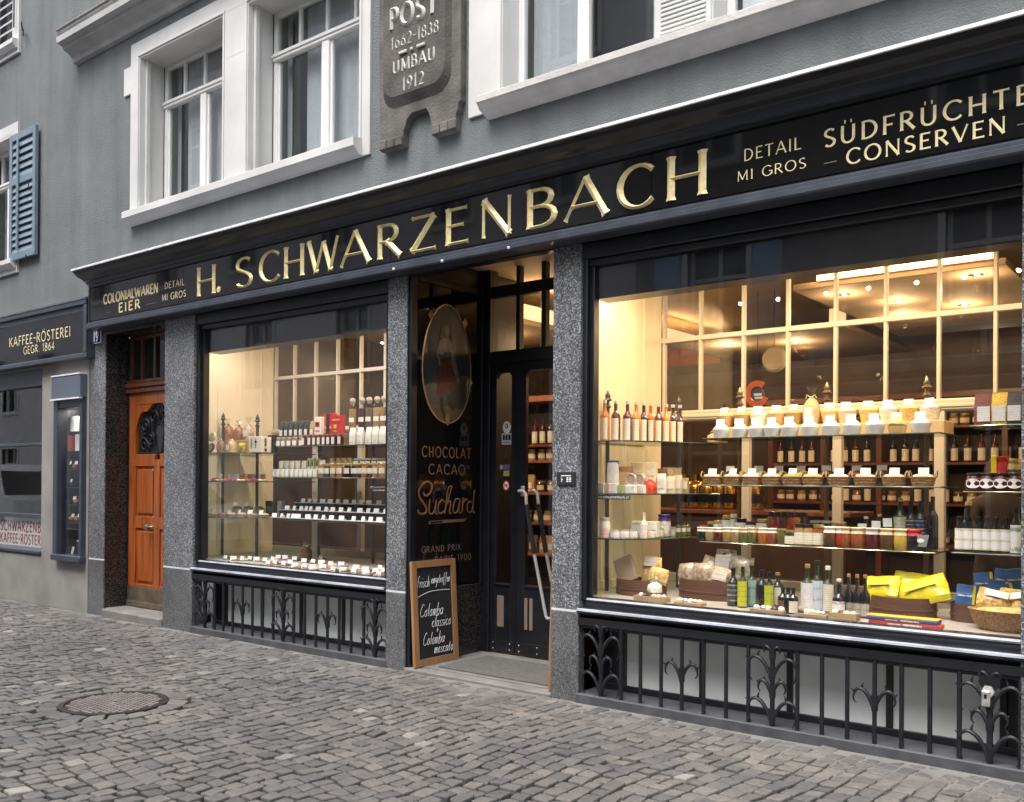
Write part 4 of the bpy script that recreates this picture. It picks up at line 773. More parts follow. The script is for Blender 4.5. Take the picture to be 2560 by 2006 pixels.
# stickers on the glass
m=MB(); yy=DY+.018
def disc(cx,cz,r,y,mt,name,rz=1.0,par=ED): mb=MB(); mb.prism([(cx+r*math.cos(R(a)),cz+r*rz*math.sin(R(a))) for a in range(0,360,20)],(0,y,0),(1,0,0),(0,0,1),(0,-1,0),.0006); return obj(name,mb,mt,par)
def rect(a,b,c,d,y,mt,name,par=ED): mb=MB(); mb.box(a,b,y-.0006,y,c,d); return obj(name,mb,mt,par)
s1=disc(-5.191,2.037,.044,yy,WHITE,'round_sticker',1.28); disc(-5.191,2.048,.017,yy-.0012,SLATE,'ring',1.25,s1); disc(-5.191,2.048,.008,yy-.0024,WHITE,'ring_centre',1.3,s1)
s2=rect(-5.248,-5.140,1.885,1.985,yy,mat('grey sticker',(.55,.55,.56),.5),'square_sticker'); m=MB()
for k in range(3): m.bbox(-5.235+.032*k,-5.21+.032*k,yy-.003,yy-.0008,1.925,1.972,.0005); 
m.bbox(-5.235,-5.155,yy-.003,yy-.0008,1.90,1.905,.0005); obj('black_print',m,SLATE,s2)
s3=rect(-5.225,-5.155,1.655,1.71,yy,mat('blue sticker',(.05,.09,.30),.4),'blue_sticker'); rect(-5.205,-5.175,1.668,1.698,yy-.0012,mat('red sticker print',(.5,.05,.05),.4),'red_print',s3)
rect(-5.225,-5.158,1.605,1.652,yy,mat('olive yellow sticker',(.33,.31,.08),.5),'yellow_sticker'); rect(-5.265,-5.232,1.665,1.705,yy,mat('small grey sticker',(.3,.3,.32),.5),'grey_sticker')
s4=disc(-5.193,1.521,.036,yy,mat('red ring',(.5,.02,.03),.4),'no_dogs_sticker',1.25); disc(-5.193,1.521,.028,yy-.0012,WHITE,'white_field',1.25,s4)
m=MB(); m.prism([(-.016,-.018),(-.010,-.018),(-.007,-.003),(.006,-.003),(.008,-.018),(.014,-.018),(.014,.006),(.018,.014),(.010,.018),(.006,.008),(-.012,.008),(-.018,.016)],(-5.193,yy-.0024,1.521),(1,0,0),(0,0,1),(0,-1,0),.0005); obj('dog',m,SLATE,s4)
m=MB(); m.prism([(-.022,.024),(-.018,.028),(.022,-.024),(.018,-.028)],(-5.193,yy-.0032,1.521),(1,0,0),(0,0,1),(0,-1,0),.0005); obj('red_bar',m,mat('red ring',(.5,.02,.03),.4),s4)
# small black plaque on the right pier
PQ=thing('small_plaque',(-3.85,-.01,1.53),'small black plaque with white print on the granite pillar','plaque')
m=MB(); m.bbox(-3.934,-3.77,-.012,-.0005,1.53,1.627,.003); obj('plate',m,SLATE,PQ)
m=MB(); m.box(-3.896,-3.808,-.0132,-.0125,1.597,1.604)
for r_ in range(3): m.box(-3.895,-3.886+.006*(r_==1),-.0132,-.0125,1.556+.012*r_,1.563+.012*r_); m.box(-3.848,-3.832,-.0132,-.0125,1.556+.012*r_,1.564+.012*r_); m.box(-3.826,-3.808,-.0132,-.0125,1.556+.012*r_,1.564+.012*r_)
obj('white_print',m,WHITE,PQ)
# chalkboards
CB=thing('chalkboard',(-5.35,.27,.03),'chalkboard in pale wooden frame leaning in the entrance with handwritten chalk text','chalkboard')
ta=math.atan2(.05,.86); ayv=Vector((-math.sin(ta),0,math.cos(ta))); anv=Vector((math.cos(ta),0,math.sin(ta))); bo=Vector((-5.365,.0,.033))
BW,BH=.535,.862
def bpt(u,v,d): return bo+Vector((0,1,0))*u+ayv*v+anv*d
def bslab(mb,u0,u1,v0,v1,d0,d1):
    c=[bpt(u,v,d) for d in (d0,d1) for u,v in ((u0,v0),(u1,v0),(u1,v1),(u0,v1))]; mb.add(c,[(0,1,2,3),(4,5,6,7),(0,1,5,4),(1,2,6,5),(2,3,7,6),(3,0,4,7)])
m=MB(); bslab(m,0,.055,0,BH,0,.028); bslab(m,BW-.055,BW,0,BH,0,.028); bslab(m,.055,BW-.055,0,.055,0.001,.027); bslab(m,.055,BW-.055,BH-.055,BH,.001,.027); obj('wooden_frame',m,FRAMEW,CB)
m=MB(); bslab(m,.05,BW-.05,.05,BH-.05,.004,.014); obj('slate',m,SLATE,CB)
HWS={ # handwriting strokes per letter in a 1-high x-height box
'a':[[(.5,.9),(.2,1),(.0,.5),(.2,0),(.5,.5),(.55,1),(.5,.3),(.65,0)]],'b':[[(.1,2),(.0,0),(.35,.1),(.5,.6),(.3,1),(.05,.6)]],'c':[[(.5,.9),(.2,1),(0,.4),(.25,0),(.55,.2)]],'C':[[(.75,1.7),(.5,2.0),(.1,1.1),(.1,.3),(.4,0),(.8,.3)]],
'd':[[(.5,.9),(.2,1),(0,.4),(.2,0),(.5,.6),(.65,2),(.5,.3),(.65,0)]],'e':[[(0,.5),(.45,.6),(.3,1),(0,.5),(.2,0),(.5,.2)]],'f':[[(.6,1.9),(.35,2),(.2,1),(.1,-.7)],[(0,1),(.45,1.05)]],'g':[[(.5,.9),(.2,1),(0,.5),(.2,.1),(.5,.6),(.5,-.6),(.1,-.8)]],
'h':[[(.15,2),(.0,0),(.2,.8),(.45,.9),(.45,0)]],'i':[[(.1,1),(.05,.1),(.2,0)],[(.15,1.5),(.17,1.6)]],'l':[[(.2,2),(.05,.3),(.2,0)]],'m':[[(0,1),(0,0),(.1,.7),(.3,1),(.32,0),(.42,.7),(.6,1),(.65,.1),(.75,0)]],'n':[[(0,1),(0,0),(.15,.8),(.4,1),(.42,.1),(.55,0)]],
'o':[[(.3,1),(0,.6),(.15,0),(.45,.3),(.3,1),(.55,.9)]],'r':[[(0,1),(.05,0),(.1,.7),(.4,1)]],'s':[[(.45,.95),(.1,.9),(.15,.55),(.4,.4),(.3,.05),(0,.05)]],'t':[[(.2,1.7),(.1,.2),(.3,0)],[(0,1.1),(.4,1.15)]],'u':[[(0,1),(.05,.1),(.3,.1),(.5,1),(.45,.1),(.6,0)]],'+':[[(.0,.5),(.6,.5)],[(.3,.1),(.3,.9)]]}
def hand(mb,s,u,v,xh,width,sl=.18):
    tot=0; adv=[]
    for c in s: wv=max(p[0] for st in HWS[c] for p in st)+.16 if c!=' ' else .5; adv.append(wv); tot+=wv
    sx=width/tot; x=0
    for c,wv in zip(s,adv):
        for st in HWS.get(c,[]):
            pts=smooth([(u+(x+p[0])*sx+sl*p[1]*xh, v+p[1]*xh) for p in st],4); mb.tube([bpt(a,b,.0155) for a,b in pts],.0020,4)
        x+=wv
m=MB()
hand(m,'frisch',.062,.645,.045,.15); hand(m,'eingetroffen',.235,.668,.038,.235); m.tube([bpt(a,b,.0155) for a,b in smooth([(.065,.565),(.2,.60),(.35,.605),(.46,.60)])],.0022,4)
hand(m,'Colomba',.085,.40,.052,.29); hand(m,'classico',.225,.305,.048,.24); hand(m,'+',.275,.255,.04,.03); hand(m,'Colomba',.11,.165,.050,.27); hand(m,'moscato',.245,.085,.045,.235)
obj('chalk_writing',m,CHALK,CB)
C2=thing('chalkboard',(-4.02,.3,.03),'second wooden framed board seen edge on behind the right granite pillar','chalkboard')
m=MB(); m.add([(-4.035,.035,.033),(-4.012,.035,.033),(-3.988,.035,.90),(-4.011,.035,.90),(-4.035,.57,.033),(-4.012,.57,.033),(-3.988,.57,.90),(-4.011,.57,.90)],[(0,1,2,3),(4,5,6,7),(0,1,5,4),(1,2,6,5),(2,3,7,6),(3,0,4,7)]); obj('wooden_frame',m,FRAMEW,C2)
# ------------------------------------------------------------------ interior: rooms behind the glass
m=MB(); m.box(-9.4,1.4,6.0,6.1,0,3.5); m.box(-9.5,-9.4,1.2,6.1,0,3.5); m.box(1.4,1.5,.3,6.1,0,3.5); obj('shop_room_wall',m,BROWN,B)
m=MB(); m.box(-9.5,1.5,.36,6.1,3.45,3.5); obj('shop_ceiling',m,ROOMC,B)
m=MB(); m.box(-9.5,1.5,.98,6.1,-.02,.02); obj('shop_floor',m,mat('dark wood floor',(.08,.05,.03),.5,var=.3),B)
YP={'R':1.50,'L':1.38}
def display(k,xa,xb,posts,bars,zbar,zr0,zr1):
    Y=YP[k]
    m=MB(); m.box(xa,xb,.135,Y+.05,.60,.73); fl=obj('display_floor',m,mat('pale display floor',(.36,.355,.335),.4,var=.08),B)
    m=MB(); m.box(xa-.02,xa,.145,Y,.73,3.44)
    for yv in (.33,.62,.91,1.2): m.bbox(xa,xa+.006,yv,yv+.022,.78,3.4,.002)
    m.bbox(xa,xa+.012,.145,Y,.73,.80,.003)
    obj('panelled_side',m,CREAM,B); m=MB(); m.bbox(xb,xb+.02,.145,Y,.73,3.44,.002); obj('panelled_side',m,CREAM,B)
    m=MB(); 
    for x in bars: m.bbox(x-.0125,x+.0125,Y,Y+.045,zr1-.002,3.44,.004)
    m.bbox(xa,xb,Y-.006,Y+.05,zbar-.020,zbar+.020,.004); m.bbox(xa,xb,Y-.02,Y+.06,zr0,zr1,.012); m.bbox(xa,xb,Y-.03,Y+.02,zr0+.02,zr0+.05,.008)
    for x in posts: m.bbox(x-.034,x+.034,Y-.008,Y+.048,.732,zr0+.01,.004)
    m.bbox(xa,xb,Y-.004,Y+.05,.73,.80,.004)
    p=obj('glazed_partition',m,CREAMB,B); m=MB(); m.box(xa,xb,Y+.018,Y+.024,zr1,3.44); obj('pane',m,GLASS,p)
display('R',-3.93,-.40,(-3.17,-2.44,-1.724),(-3.91,-3.573,-3.197,-2.831,-2.461,-2.096,-1.734,-1.373,-1.0),2.752,2.07,2.155)
display('L',-8.99,-5.54,(-8.25,-7.51,-6.77),(-8.97,-8.63,-8.26,-7.895,-7.52,-7.15,-6.78,-6.4),2.742,2.08,2.15)
# warm lamps: ceiling panels with light coves, recessed spots, and the strips hidden above the two displays; plus added room fill
WARM=(1,.67,.34)
def area(name,loc,rot,sx,sy,e,col=WARM):
    l=bpy.data.lights.new(name,'AREA'); l.shape='RECTANGLE'; l.size=sx; l.size_y=sy; l.energy=e; l.color=col; o=bpy.data.objects.new(name,l); COL.objects.link(o); o.location=loc; o.rotation_euler=rot; return o
COVE=m_emit('lit cove',(1,.72,.40),.30)
def ceiling_panel(x0,x1,y0,y1,z,label,strips,spots):
    t=thing('ceiling_panel',((x0+x1)/2,(y0+y1)/2,z),label,'ceiling light'); m=MB(); m.bbox(x0,x1,y0,y1,z,z+.05,.004); obj('panel',m,mat('brown ceiling panel',(.23,.16,.095),.85,var=.08),t)
    for a,b,c,d in strips: m=MB(); m.box(a,b,c,d,z+.052,z+.19); obj('light_strip',m,COVE,t)
    for (x,y) in spots:
        m=MB(); m.lathe([(.055,-.004),(.05,-.007),(.04,-.002),(0,-.001)],(x,y,z),14); s=obj('spotlight',m,BLACK,t); m=MB(); m.lathe([(.018,-.010),(.0,-.012)],(x+.01,y,z),8); obj('bulb',m,m_emit('spot bulb',(1,.9,.75),6),s)
ceiling_panel(-2.90,-1.36,1.78,4.7,3.10,'brown ceiling panel with lit front cove above the right window',[(-2.70,-1.44,1.765,1.79)],[(-2.62,2.15),(-2.35,2.7),(-1.6,2.0),(-1.95,3.2),(-2.5,3.4)])
ceiling_panel(-5.15,-3.15,3.75,5.9,3.10,'brown ceiling panel with lit left cove deeper in the shop',[(-5.17,-5.145,3.75,4.9),(-3.3,-3.14,3.735,3.76)],[(-4.6,4.2),(-3.9,4.4)])
ceiling_panel(-6.9,-5.66,1.35,3.0,3.12,'ceiling panel with lit edge seen through the transom above the entrance',[(-5.665,-5.64,1.35,2.95)],[(-6.2,2.2)])
area('cove_light',(-2.1,1.7,3.25),(R(90),0,0),1.3,.1,7); area('cove_light',(-5.2,4.3,3.25),(R(90),0,R(-90)),1.2,.1,7); area('cove_light',(-5.55,2.0,3.25),(R(90),0,R(-90)),1.4,.1,7)
def spotl(loc,e,c):
    l=bpy.data.lights.new('display_lamp','SPOT'); l.energy=e*2.75; l.shadow_soft_size=.014; l.spot_size=R(165); l.spot_blend=.9; l.color=c; o=bpy.data.objects.new('display_lamp',l); COL.objects.link(o); o.location=loc; o.rotation_euler=(R(18),0,0)
def point(loc,e):
    l=bpy.data.lights.new('spot_bulb_light','POINT'); l.energy=e; l.shadow_soft_size=.03; l.color=WARM; o=bpy.data.objects.new('spot_bulb_light',l); COL.objects.link(o); o.location=loc
for x,y,e in ((-2.62,2.15,6),(-2.35,2.7,6),(-1.6,2.0,6),(-1.95,3.2,7),(-2.5,3.4,7),(-4.6,4.2,9),(-3.9,4.4,9),(-6.2,2.2,5),(-5.4,1.9,2),(-4.8,2.4,3),(-6.8,2.2,9),(-8.0,2.6,5),(-2.0,4.9,.8),(-4.0,4.9,.8),(-.2,3.0,2)): point((x,y,3.0),e)  # points away from the panel spots are added room fill without fittings
for x,e in ((-3.55,8.5),(-2.75,9.5),(-2.0,9.5),(-1.25,8)): [spotl((x+s,.42,3.22),e*.85,(1,.73,.43)) for s in (-.18,.18)]
for x,e in ((-8.4,5.5),(-7.5,6),(-6.6,7),(-5.95,5.5)): [spotl((x+s,.42,3.22),e*.75,(1,.87,.72)) for s in (-.18,.18)]
area('showcase_lamp',(-11.0,.16,2.40),(0,0,0),.4,.12,1.3,(1,.9,.75)); area('coffee_lamp',(-12.6,.7,2.85),(0,0,0),1.2,.5,1.2,(1,.85,.65))
# ------------------------------------------------------------------ house across the street (seen in the glass)
OP=thing('opposite_house',(-14,-9.2,0),'plain grey house across the street with blue shutters, seen only as reflections','building')
oh=[]; 
for x in (-55.5,-52,-48.5,-45,-41.5,-38,-34,-30.5,-27,-23.5,-20,-16.5,-13,-10.4,-7.2,-3.0,1.2,5.4): oh.append((x-.55,x+.55,3.9,5.6)); oh.append((x-.55,x+.55,6.9,8.4)); oh.append((x-.6,x+.6,.9,2.6))
m=MB()
def wg2(mb,x0,x1,z0,z1,y,holes):
    n0=len(mb.v); wallgrid(mb,x0,x1,z0,z1,y,y-.25,holes)
wg2(m,-58,-8.8,0,13.2,-9.2,oh+[(h[0],h[1],9.9,11.6) for h in oh[::3] if h[0]<-9]); obj('front_wall',m,mat('grey violet house render',(.52,.50,.53),.9,var=.1,scale=2),OP)
m=MB(); wg2(m,-8.79,8,0,9.0,-9.05,oh); obj('front_wall',m,mat('dark rough house render',(.17,.16,.145),.95,var=.25,scale=6,bump=.6),OP)
m=MB(); m.profx([(-9.2,12.95),(-8.95,13.0),(-8.8,13.1),(-8.8,13.3),(-9.3,13.35)],-58,-8.8); m.profx([(-9.04,3.2),(-8.95,3.25),(-8.9,3.4),(-9.04,3.45)],-8.78,8); obj('cornice',m,STONEG,OP)
for k,(a,b,c,d_) in enumerate(oh+[(h[0],h[1],9.9,11.6) for h in oh[::3] if h[0]<-9]):
    y=-9.2 if a<-9 else -9.05
    m=MB(); m.box(a,b,y-.20,y-.18,c,d_); w_=obj('window',m,mat('dark window glass',(.03,.032,.036),.06,spec=.7),OP)
    m=MB(); 
    for u in (a,(a+b)/2-.03,b-.06): m.box(u,u+.06,y-.18,y-.13,c,d_)
    m.box(a,b,y-.179,y-.131,d_-.55,d_-.49); m.box(a-.1,a,y-.1,y+.04,c-.12,d_+.12); m.box(b,b+.1,y-.1,y+.04,c-.12,d_+.12); m.box(a,b,y-.1,y+.04,d_,d_+.12); m.box(a,b,y-.1,y+.08,c-.12,c); obj('frame',m,STONE,w_)
    if 3<c<6 and -9<a<-5:
        for s in (a-.62,b+.12): m=MB(); m.bbox(s,s+.5,y+.02,y+.06,c,d_,.004); obj('shutter',m,mat('sky blue shutter',(.20,.34,.50),.6,var=.1),w_)
# parked white vehicles, seen only as reflections in the left windows
for vx,vy,nm,lab_ in ((-27.4,-6.3,'van','white van parked across the street, reflected in the coffee window'),(-19.2,-6.3,'car','white car parked across the street, reflected in the left shop window')):
    VN=thing('parked_'+nm,(vx,vy,0),lab_,nm)
    vp=[(-2.2,.35),(2.1,.35),(2.2,.6),(2.15,1.0),(1.35,1.12),(.75,1.85),(.4,1.95),(-2.1,1.95),(-2.25,1.7)] if nm=='van' else [(-2.1,.3),(2.1,.3),(2.15,.65),(1.95,.92),(.95,1.02),(.35,1.42),(-1.1,1.45),(-1.75,1.0),(-2.15,.9)]
    m=MB(); m.prism(vp[::-1],(vx,vy-.85,0),(1,0,0),(0,0,1),(0,1,0),1.7); obj('body',m,mat('white car paint',(.75,.75,.76),.25,spec=.6),VN)
    for s in (-.862,.852):
        m=MB(); m.prism([(1.1,1.15),(.68,1.75),(.1,1.8),(.1,1.15)] if nm=='van' else [(.80,1.04),(.32,1.36),(-1.0,1.38),(-1.45,1.04)],(vx,vy+s,0),(1,0,0),(0,0,1),(0,1,0),.01); obj('side_window',m,mat('dark window glass',(.03,.032,.036),.06),VN)
    m=MB(); o_,a_=((vx+1.36,vy,1.13),(-.63,0,.77)) if nm=='van' else ((vx+.97,vy,1.03),(-.83,0,.555)); a_=Vector(a_).normalized(); n_=Vector((a_.z,0,-a_.x)); m.prism([(-.72,.0),(.72,.0),(.62,.82 if nm=='van' else .66),(-.62,.82 if nm=='van' else .66)],o_,(0,1,0),a_,n_,.012); obj('windscreen',m,mat('dark window glass',(.03,.032,.036),.06),VN)
    for u in (-1.4,1.4):
        for s in (-.88,.70): m=MB(); m.tube([(vx+u,vy+s,.33),(vx+u,vy+s+.18,.33)],.32,18); obj('wheel',m,RUBBER,VN)
# ------------------------------------------------------------------ goods: one shared mesh set per kind, each item its own thing
PROTO={}
def proto(key, build):
    if key not in PROTO: PROTO[key]=build()
    return PROTO[key]
def P_(mb,name,mt,smooth=True,par=-1): return (name, mb.mesh(name,mt,smooth), par)
def put(name, parts, loc, label, cat, group, rz=0, sc=None):
    t=thing(name,loc,label,cat,group,rz)
    if sc: t.scale=sc
    os=[]
    for n,me,par in parts:
        o=bpy.data.objects.new(n,me); COL.objects.link(o); o.parent=t if par<0 else os[par]; os.append(o)
    return t
ORD=['first','second','third','fourth','fifth','sixth','seventh','eighth','ninth','tenth','eleventh','twelfth','thirteenth','fourteenth','fifteenth','sixteenth','seventeenth','eighteenth','nineteenth','twentieth','twenty-first','twenty-second','twenty-third','twenty-fourth','twenty-fifth']
def col(name,c,rough=.4,**k): return mat(name,c,rough,**k)
LABW=m_label('printed white label'); LABC=m_label('printed cream label',(.74,.68,.55),(.25,.2,.16),80)
def lab_strip(mb,r,z0,z1,a=75,dy=0,n=8,sx=1): 
    mb.lathe([(r,z0),(r,z1)],(0,0,0),n,R(-90-a),R(-90+a),sx=sx)
def bottle(h,r,neck,gc,lc,cc,lz=(.12,.55),nr=None,liq=None,capz=.08,la=75):
    nr=nr or r*.36
    def f():
        m=MB(); m.lathe([(0,0),(r*.9,0),(r,h*.02),(r,h*(1-neck-.12)),(r*.92,h*(1-neck-.06)),(nr*1.25,h*(1-neck+.02)),(nr,h*(1-neck+.08)),(nr,h*.97),(0,h*.97)],n=16)
        out=[P_(m,'bottle_body',gc)]
        m=MB(); m.lathe([(nr*1.12,h*(1-capz)),(nr*1.15,h*.995),(nr*.9,h),(0,h)],n=12); out.append(P_(m,'cap',cc))
        if liq: m=MB(); m.lathe([(nr*1.01,h*(1-neck+.10)),(nr*1.01,h*(1-capz))],n=10); out.append(P_(m,'clear_neck',liq))
        if lc: m=MB(); lab_strip(m,r*1.015,h*lz[0],h*lz[1],la); out.append(P_(m,'label',lc))
        return out
    return proto(('b',h,r,neck,gc.name,lc.name if lc else 0,cc.name,lz,nr,la),f)
def jar(h,r,fc,lidc,lc,lz=(.15,.62),belly=1.0,cloth=False,oval=False,hexn=16):
    def f():
        m=MB(); m.lathe([(0,0),(r*.88,0),(r*.96,h*.03),(r*belly,h*.35),(r*.97,h*.72),(r*.8,h*.82),(r*.8,h*.86),(0,h*.86)],n=hexn); out=[P_(m,'jar_body',fc)]
        m=MB()
        if cloth: m.lathe([(r*1.02,h*.70),(r*.90,h*.80),(r*.86,h*.86),(r*.96,h*.90),(r*.98,h*.97),(r*.9,h),(0,h*1.01)],n=18); m.v=[(x*(1+.05*math.sin(7*math.atan2(y,x))),y*(1+.05*math.sin(7*math.atan2(y,x))),z) for x,y,z in m.v]
        else: m.lathe([(r*.86,h*.85),(r*.88,h*.98),(r*.8,h),(0,h)],n=16)
        out.append(P_(m,'lid' if not cloth else 'paper_cover',lidc))
        if lc:
            m=MB()
            if oval: 
                q=[(r*1.03*math.sin(R(55*math.cos(R(a)))),-r*1.03*math.cos(R(55*math.cos(R(a)))),h*(.42+.27*math.sin(R(a)))) for a in range(0,360,20)]; m.add(q+[(0,-r*1.04,h*.42)],[(i,(i+1)%18,18) for i in range(18)])
            else: lab_strip(m,r*belly*1.02,h*lz[0],h*lz[1],70)
            out.append(P_(m,'label',lc))
        return out
    return proto(('j',h,r,fc.name,lidc.name,lc.name if lc else 0,lz,belly,cloth,oval),f)
def bag(wd,h,d,fc,topc,lc,lz=(.2,.55),lw=.62,pinch=.2):
    def f():
        prof=[(0,1,1),(h*.12,1.04,1.05),(h*.6,1.02,1.0),(h*.82,1,.55),(h,1,pinch*.5)]; m=MB(); n=12
        vs=[]
        for z,a,b in prof:
            for k in range(n):
                t=2*math.pi*k/n; cx,cy=math.cos(t),math.sin(t); e=.35
                vs.append((wd/2*a*math.copysign(abs(cx)**e,cx),d/2*b*math.copysign(abs(cy)**e,cy),z))
        m.add(vs,[(j*n+k,j*n+(k+1)%n,(j+1)*n+(k+1)%n,(j+1)*n+k) for j in range(4) for k in range(n)]+[tuple(range(n))[::-1],tuple(range(4*n,5*n))])
        out=[P_(m,'bag_body',fc)]
        if topc: m=MB(); m.box(-wd*.51,wd*.51,-d*.05-.003,d*.05+.003,h*.90,h*1.005); out.append(P_(m,'sealed_top',topc,False))
        if lc: m=MB(); m.box(-wd*lw/2,wd*lw/2,-d*.545-.003,-d*.53,h*lz[0],h*lz[1]); out.append(P_(m,'label',lc,False))
        return out
    return proto(('bag',wd,h,d,fc.name,topc.name if topc else 0,lc.name if lc else 0,lz),f)
CELLO=m_glass('clear cellophane',(.93,.93,.93),.12,1.6)
def gathered(r,h,fc,tie,lc=None):
    def f():
        m=MB(); m.lathe([(0,0),(r,.01*h),(r*1.05,h*.25),(r*.95,h*.5),(r*.6,h*.64),(r*.2,h*.72)],n=14); m.v=[(x*(1+.06*math.sin(3*math.atan2(y,x)+9*z/h)),y*(1+.06*math.cos(4*math.atan2(y,x)+7*z/h)),z) for x,y,z in m.v]; out=[P_(m,'bag_body',fc)]
        m=MB(); m.lathe([(r*.18,h*.72),(r*.3,h*.82),(r*.62,h)],n=12); m.v=[(x*(1+.3*math.sin(5*math.atan2(y,x))),y*(1+.3*math.sin(5*math.atan2(y,x)+1)),z) for x,y,z in m.v]; out.append(P_(m,'gathered_top',CELLO))
        m=MB(); m.lathe([(r*.22,h*.70),(r*.24,h*.72),(r*.22,h*.74)],n=8); m.tube([(0,-r*.2,h*.72),(r*.5,-r*.3,h*.78),(r*.7,-r*.3,h*.70)],r*.05,4); m.tube([(0,-r*.2,h*.72),(-r*.5,-r*.3,h*.79),(-r*.6,-r*.3,h*.69)],r*.05,4); out.append(P_(m,'ribbon',tie))
        if lc: m=MB(); m.box(-r*.5,r*.5,-r*1.14,-r*1.11,h*.15,h*.45); out.append(P_(m,'label',lc,False))
        return out
    return proto(('g',r,h,fc.name,tie.name,lc.name if lc else 0),f)
def carton(wd,d,h,c,fr=None,fz=(.25,.75),fw=.7,extra=None):
    def f():
        m=MB(); m.bbox(-wd/2,wd/2,-d/2,d/2,0,h,.003); out=[P_(m,'carton_body',c,False)]
        if fr: m=MB(); m.box(-wd*fw/2,wd*fw/2,-d/2-.002,-d/2-.0005,h*fz[0],h*fz[1]); out.append(P_(m,'printed_front',fr,False))
        if extra: 
            for (a,b,z0,z1,mt) in extra: m=MB(); m.box(a*wd,b*wd,-d/2-.0035,-d/2-.0025,h*z0,h*z1); out.append(P_(m,'printed_panel',mt,False))
        return out
    return proto(('c',wd,d,h,c.name,fr.name if fr else 0,fz,fw,str(extra)[:60] if extra else 0),f)
def bowl(r,h,content,ch,bowlm,seed=0,lumpy=.0):
    def f():
        m=MB(); m.lathe([(0,0),(r*.74,0),(r*.78,h*.06),(r,h),(r*.95,h),(r*.72,h*.12),(0,h*.1)],n=20); out=[P_(m,'bowl',bowlm)]
        rg=random.Random(seed); m=MB(); m.lathe([(r*.955,h*.86),(r*.93,h*.97),(r*.7,h+ch*.35),(r*.4,h+ch*.72),(r*.15,h+ch*.97),(0,h+ch)],n=18)
        if lumpy: m.v=[(x*(1+rg.uniform(-lumpy,lumpy)*.5),y*(1+rg.uniform(-lumpy,lumpy)*.5),z+rg.uniform(-lumpy,lumpy)*ch*.7) for x,y,z in m.v]
        out.append(P_(m,'heaped_content',content)); return out
    return proto(('bo',r,h,content.name,ch,bowlm.name,seed,lumpy),f)
def basket(rx,ry,h,content,ch,wick=WICKER,handles=True,flare=.82):
    def f():
        m=MB(); m.lathe([(0,0),(flare,0),(.90,h*.35),(1,h*.95),(1.03,h),(.97,h*1.02),(.9,h*.9),(0,h*.85)],n=28,sx=rx,sy=ry); 
        for z in (.3,.62,.93): m.tube([(rx*(flare+(1-flare)*z+.015)*math.cos(t*.2244),ry*(flare+(1-flare)*z+.015)*math.sin(t*.2244),h*z) for t in range(29)],.0035,4,False)
        out=[P_(m,'woven_body',wick)]
        m=MB(); m.lathe([(.94,h*.93),(.75,h+ch*.5),(.4,h+ch*.9),(0,h+ch)],n=20,sx=rx,sy=ry); rg=random.Random(4); m.v=[(x,y,z+rg.uniform(-.004,.004)) for x,y,z in m.v]; out.append(P_(m,'content',content))
        if handles:
            for s in (-1,1): m=MB(); m.tube([(s*rx*(.98+.10*math.sin(R(a))),ry*.0+.030*math.cos(R(a)),h*.9+.042*math.sin(R(a))) for a in range(0,181,20)],.0045,5); out.append(P_(m,'handle',col('cane handle',(.38,.25,.12),.7)))
        return out
    return proto(('ba',rx,ry,h,content.name,ch,wick.name,handles),f)
def card(wd=.062,h=.040):
    def f():
        m=MB(); m.box(-wd/2,wd/2,-.001,.001,.0,h); m.v=[(x,y+z*.25,z) for x,y,z in m.v]; return [P_(m,'card',CARD,False)]
    return proto(('card',wd,h),f)
rg=random.Random(11)
def mk(n,c,rough=.35,**k): return mat(n,c,rough,**k)
CLEAR=m_glass('clear bottle glass',(.9,.92,.9),.02,1.3)
STL=mk('silver cap',(.72,.72,.74),.3,metal=.6); BLKC=mk('black cap',(.015,.015,.016),.35); GOLDC=mk('gold cap',(.62,.46,.18),.3,metal=.7); WHC=mk('white cap',(.75,.74,.70),.45); REDC=mk('red cap',(.45,.02,.02),.35)
COLS={'amber':(.42,.16,.03),'dark red':(.075,.012,.010),'purple':(.04,.012,.022),'orange':(.40,.10,.02),'honey':(.36,.19,.05),'black':(.012,.012,.014),'brown':(.085,.04,.018),'green':(.02,.035,.012),'red':(.35,.025,.012),'rust':(.24,.065,.022),'olive':(.12,.11,.03),'tan':(.30,.21,.10),'yellow':(.46,.32,.06)}
def gl(n): return mk(n+' filled glass',COLS[n],.07,var=.18,scale=18,spec=.65,coat=.5)
def stuff(n,c,s=90): return mk(n,c,.85,var=.4,scale=s,bump=.6,bscale=s*2)
FLOUR=mk('white flour',(.80,.78,.74),.95,var=.04,scale=30,bump=.25,bscale=120); FLAKE=stuff('oat flakes',(.50,.37,.20)); GRAIN=stuff('whole grain',(.40,.28,.12)); SEMO=mk('yellow semolina',(.66,.50,.20),.95,var=.08,scale=60); RICE=mk('rice',(.68,.60,.45),.9,var=.1,scale=160,bump=.4,bscale=220); SEED=stuff('brown seeds',(.16,.085,.045),140); LENT=stuff('red lentils',(.38,.13,.05),150); GREENP=stuff('green peas',(.30,.32,.08),120); COCOA=stuff('dark cocoa nibs',(.06,.03,.018),130)
BOWLW=mk('white china bowl',(.72,.73,.75),.2,var=.02); BOWLG=m_glass('glass bowl',(.92,.93,.92),.05,1.5)
def ROWX(px,Y,py=1150): return at(px,py,Y).x
KR,KL='right window','left window'
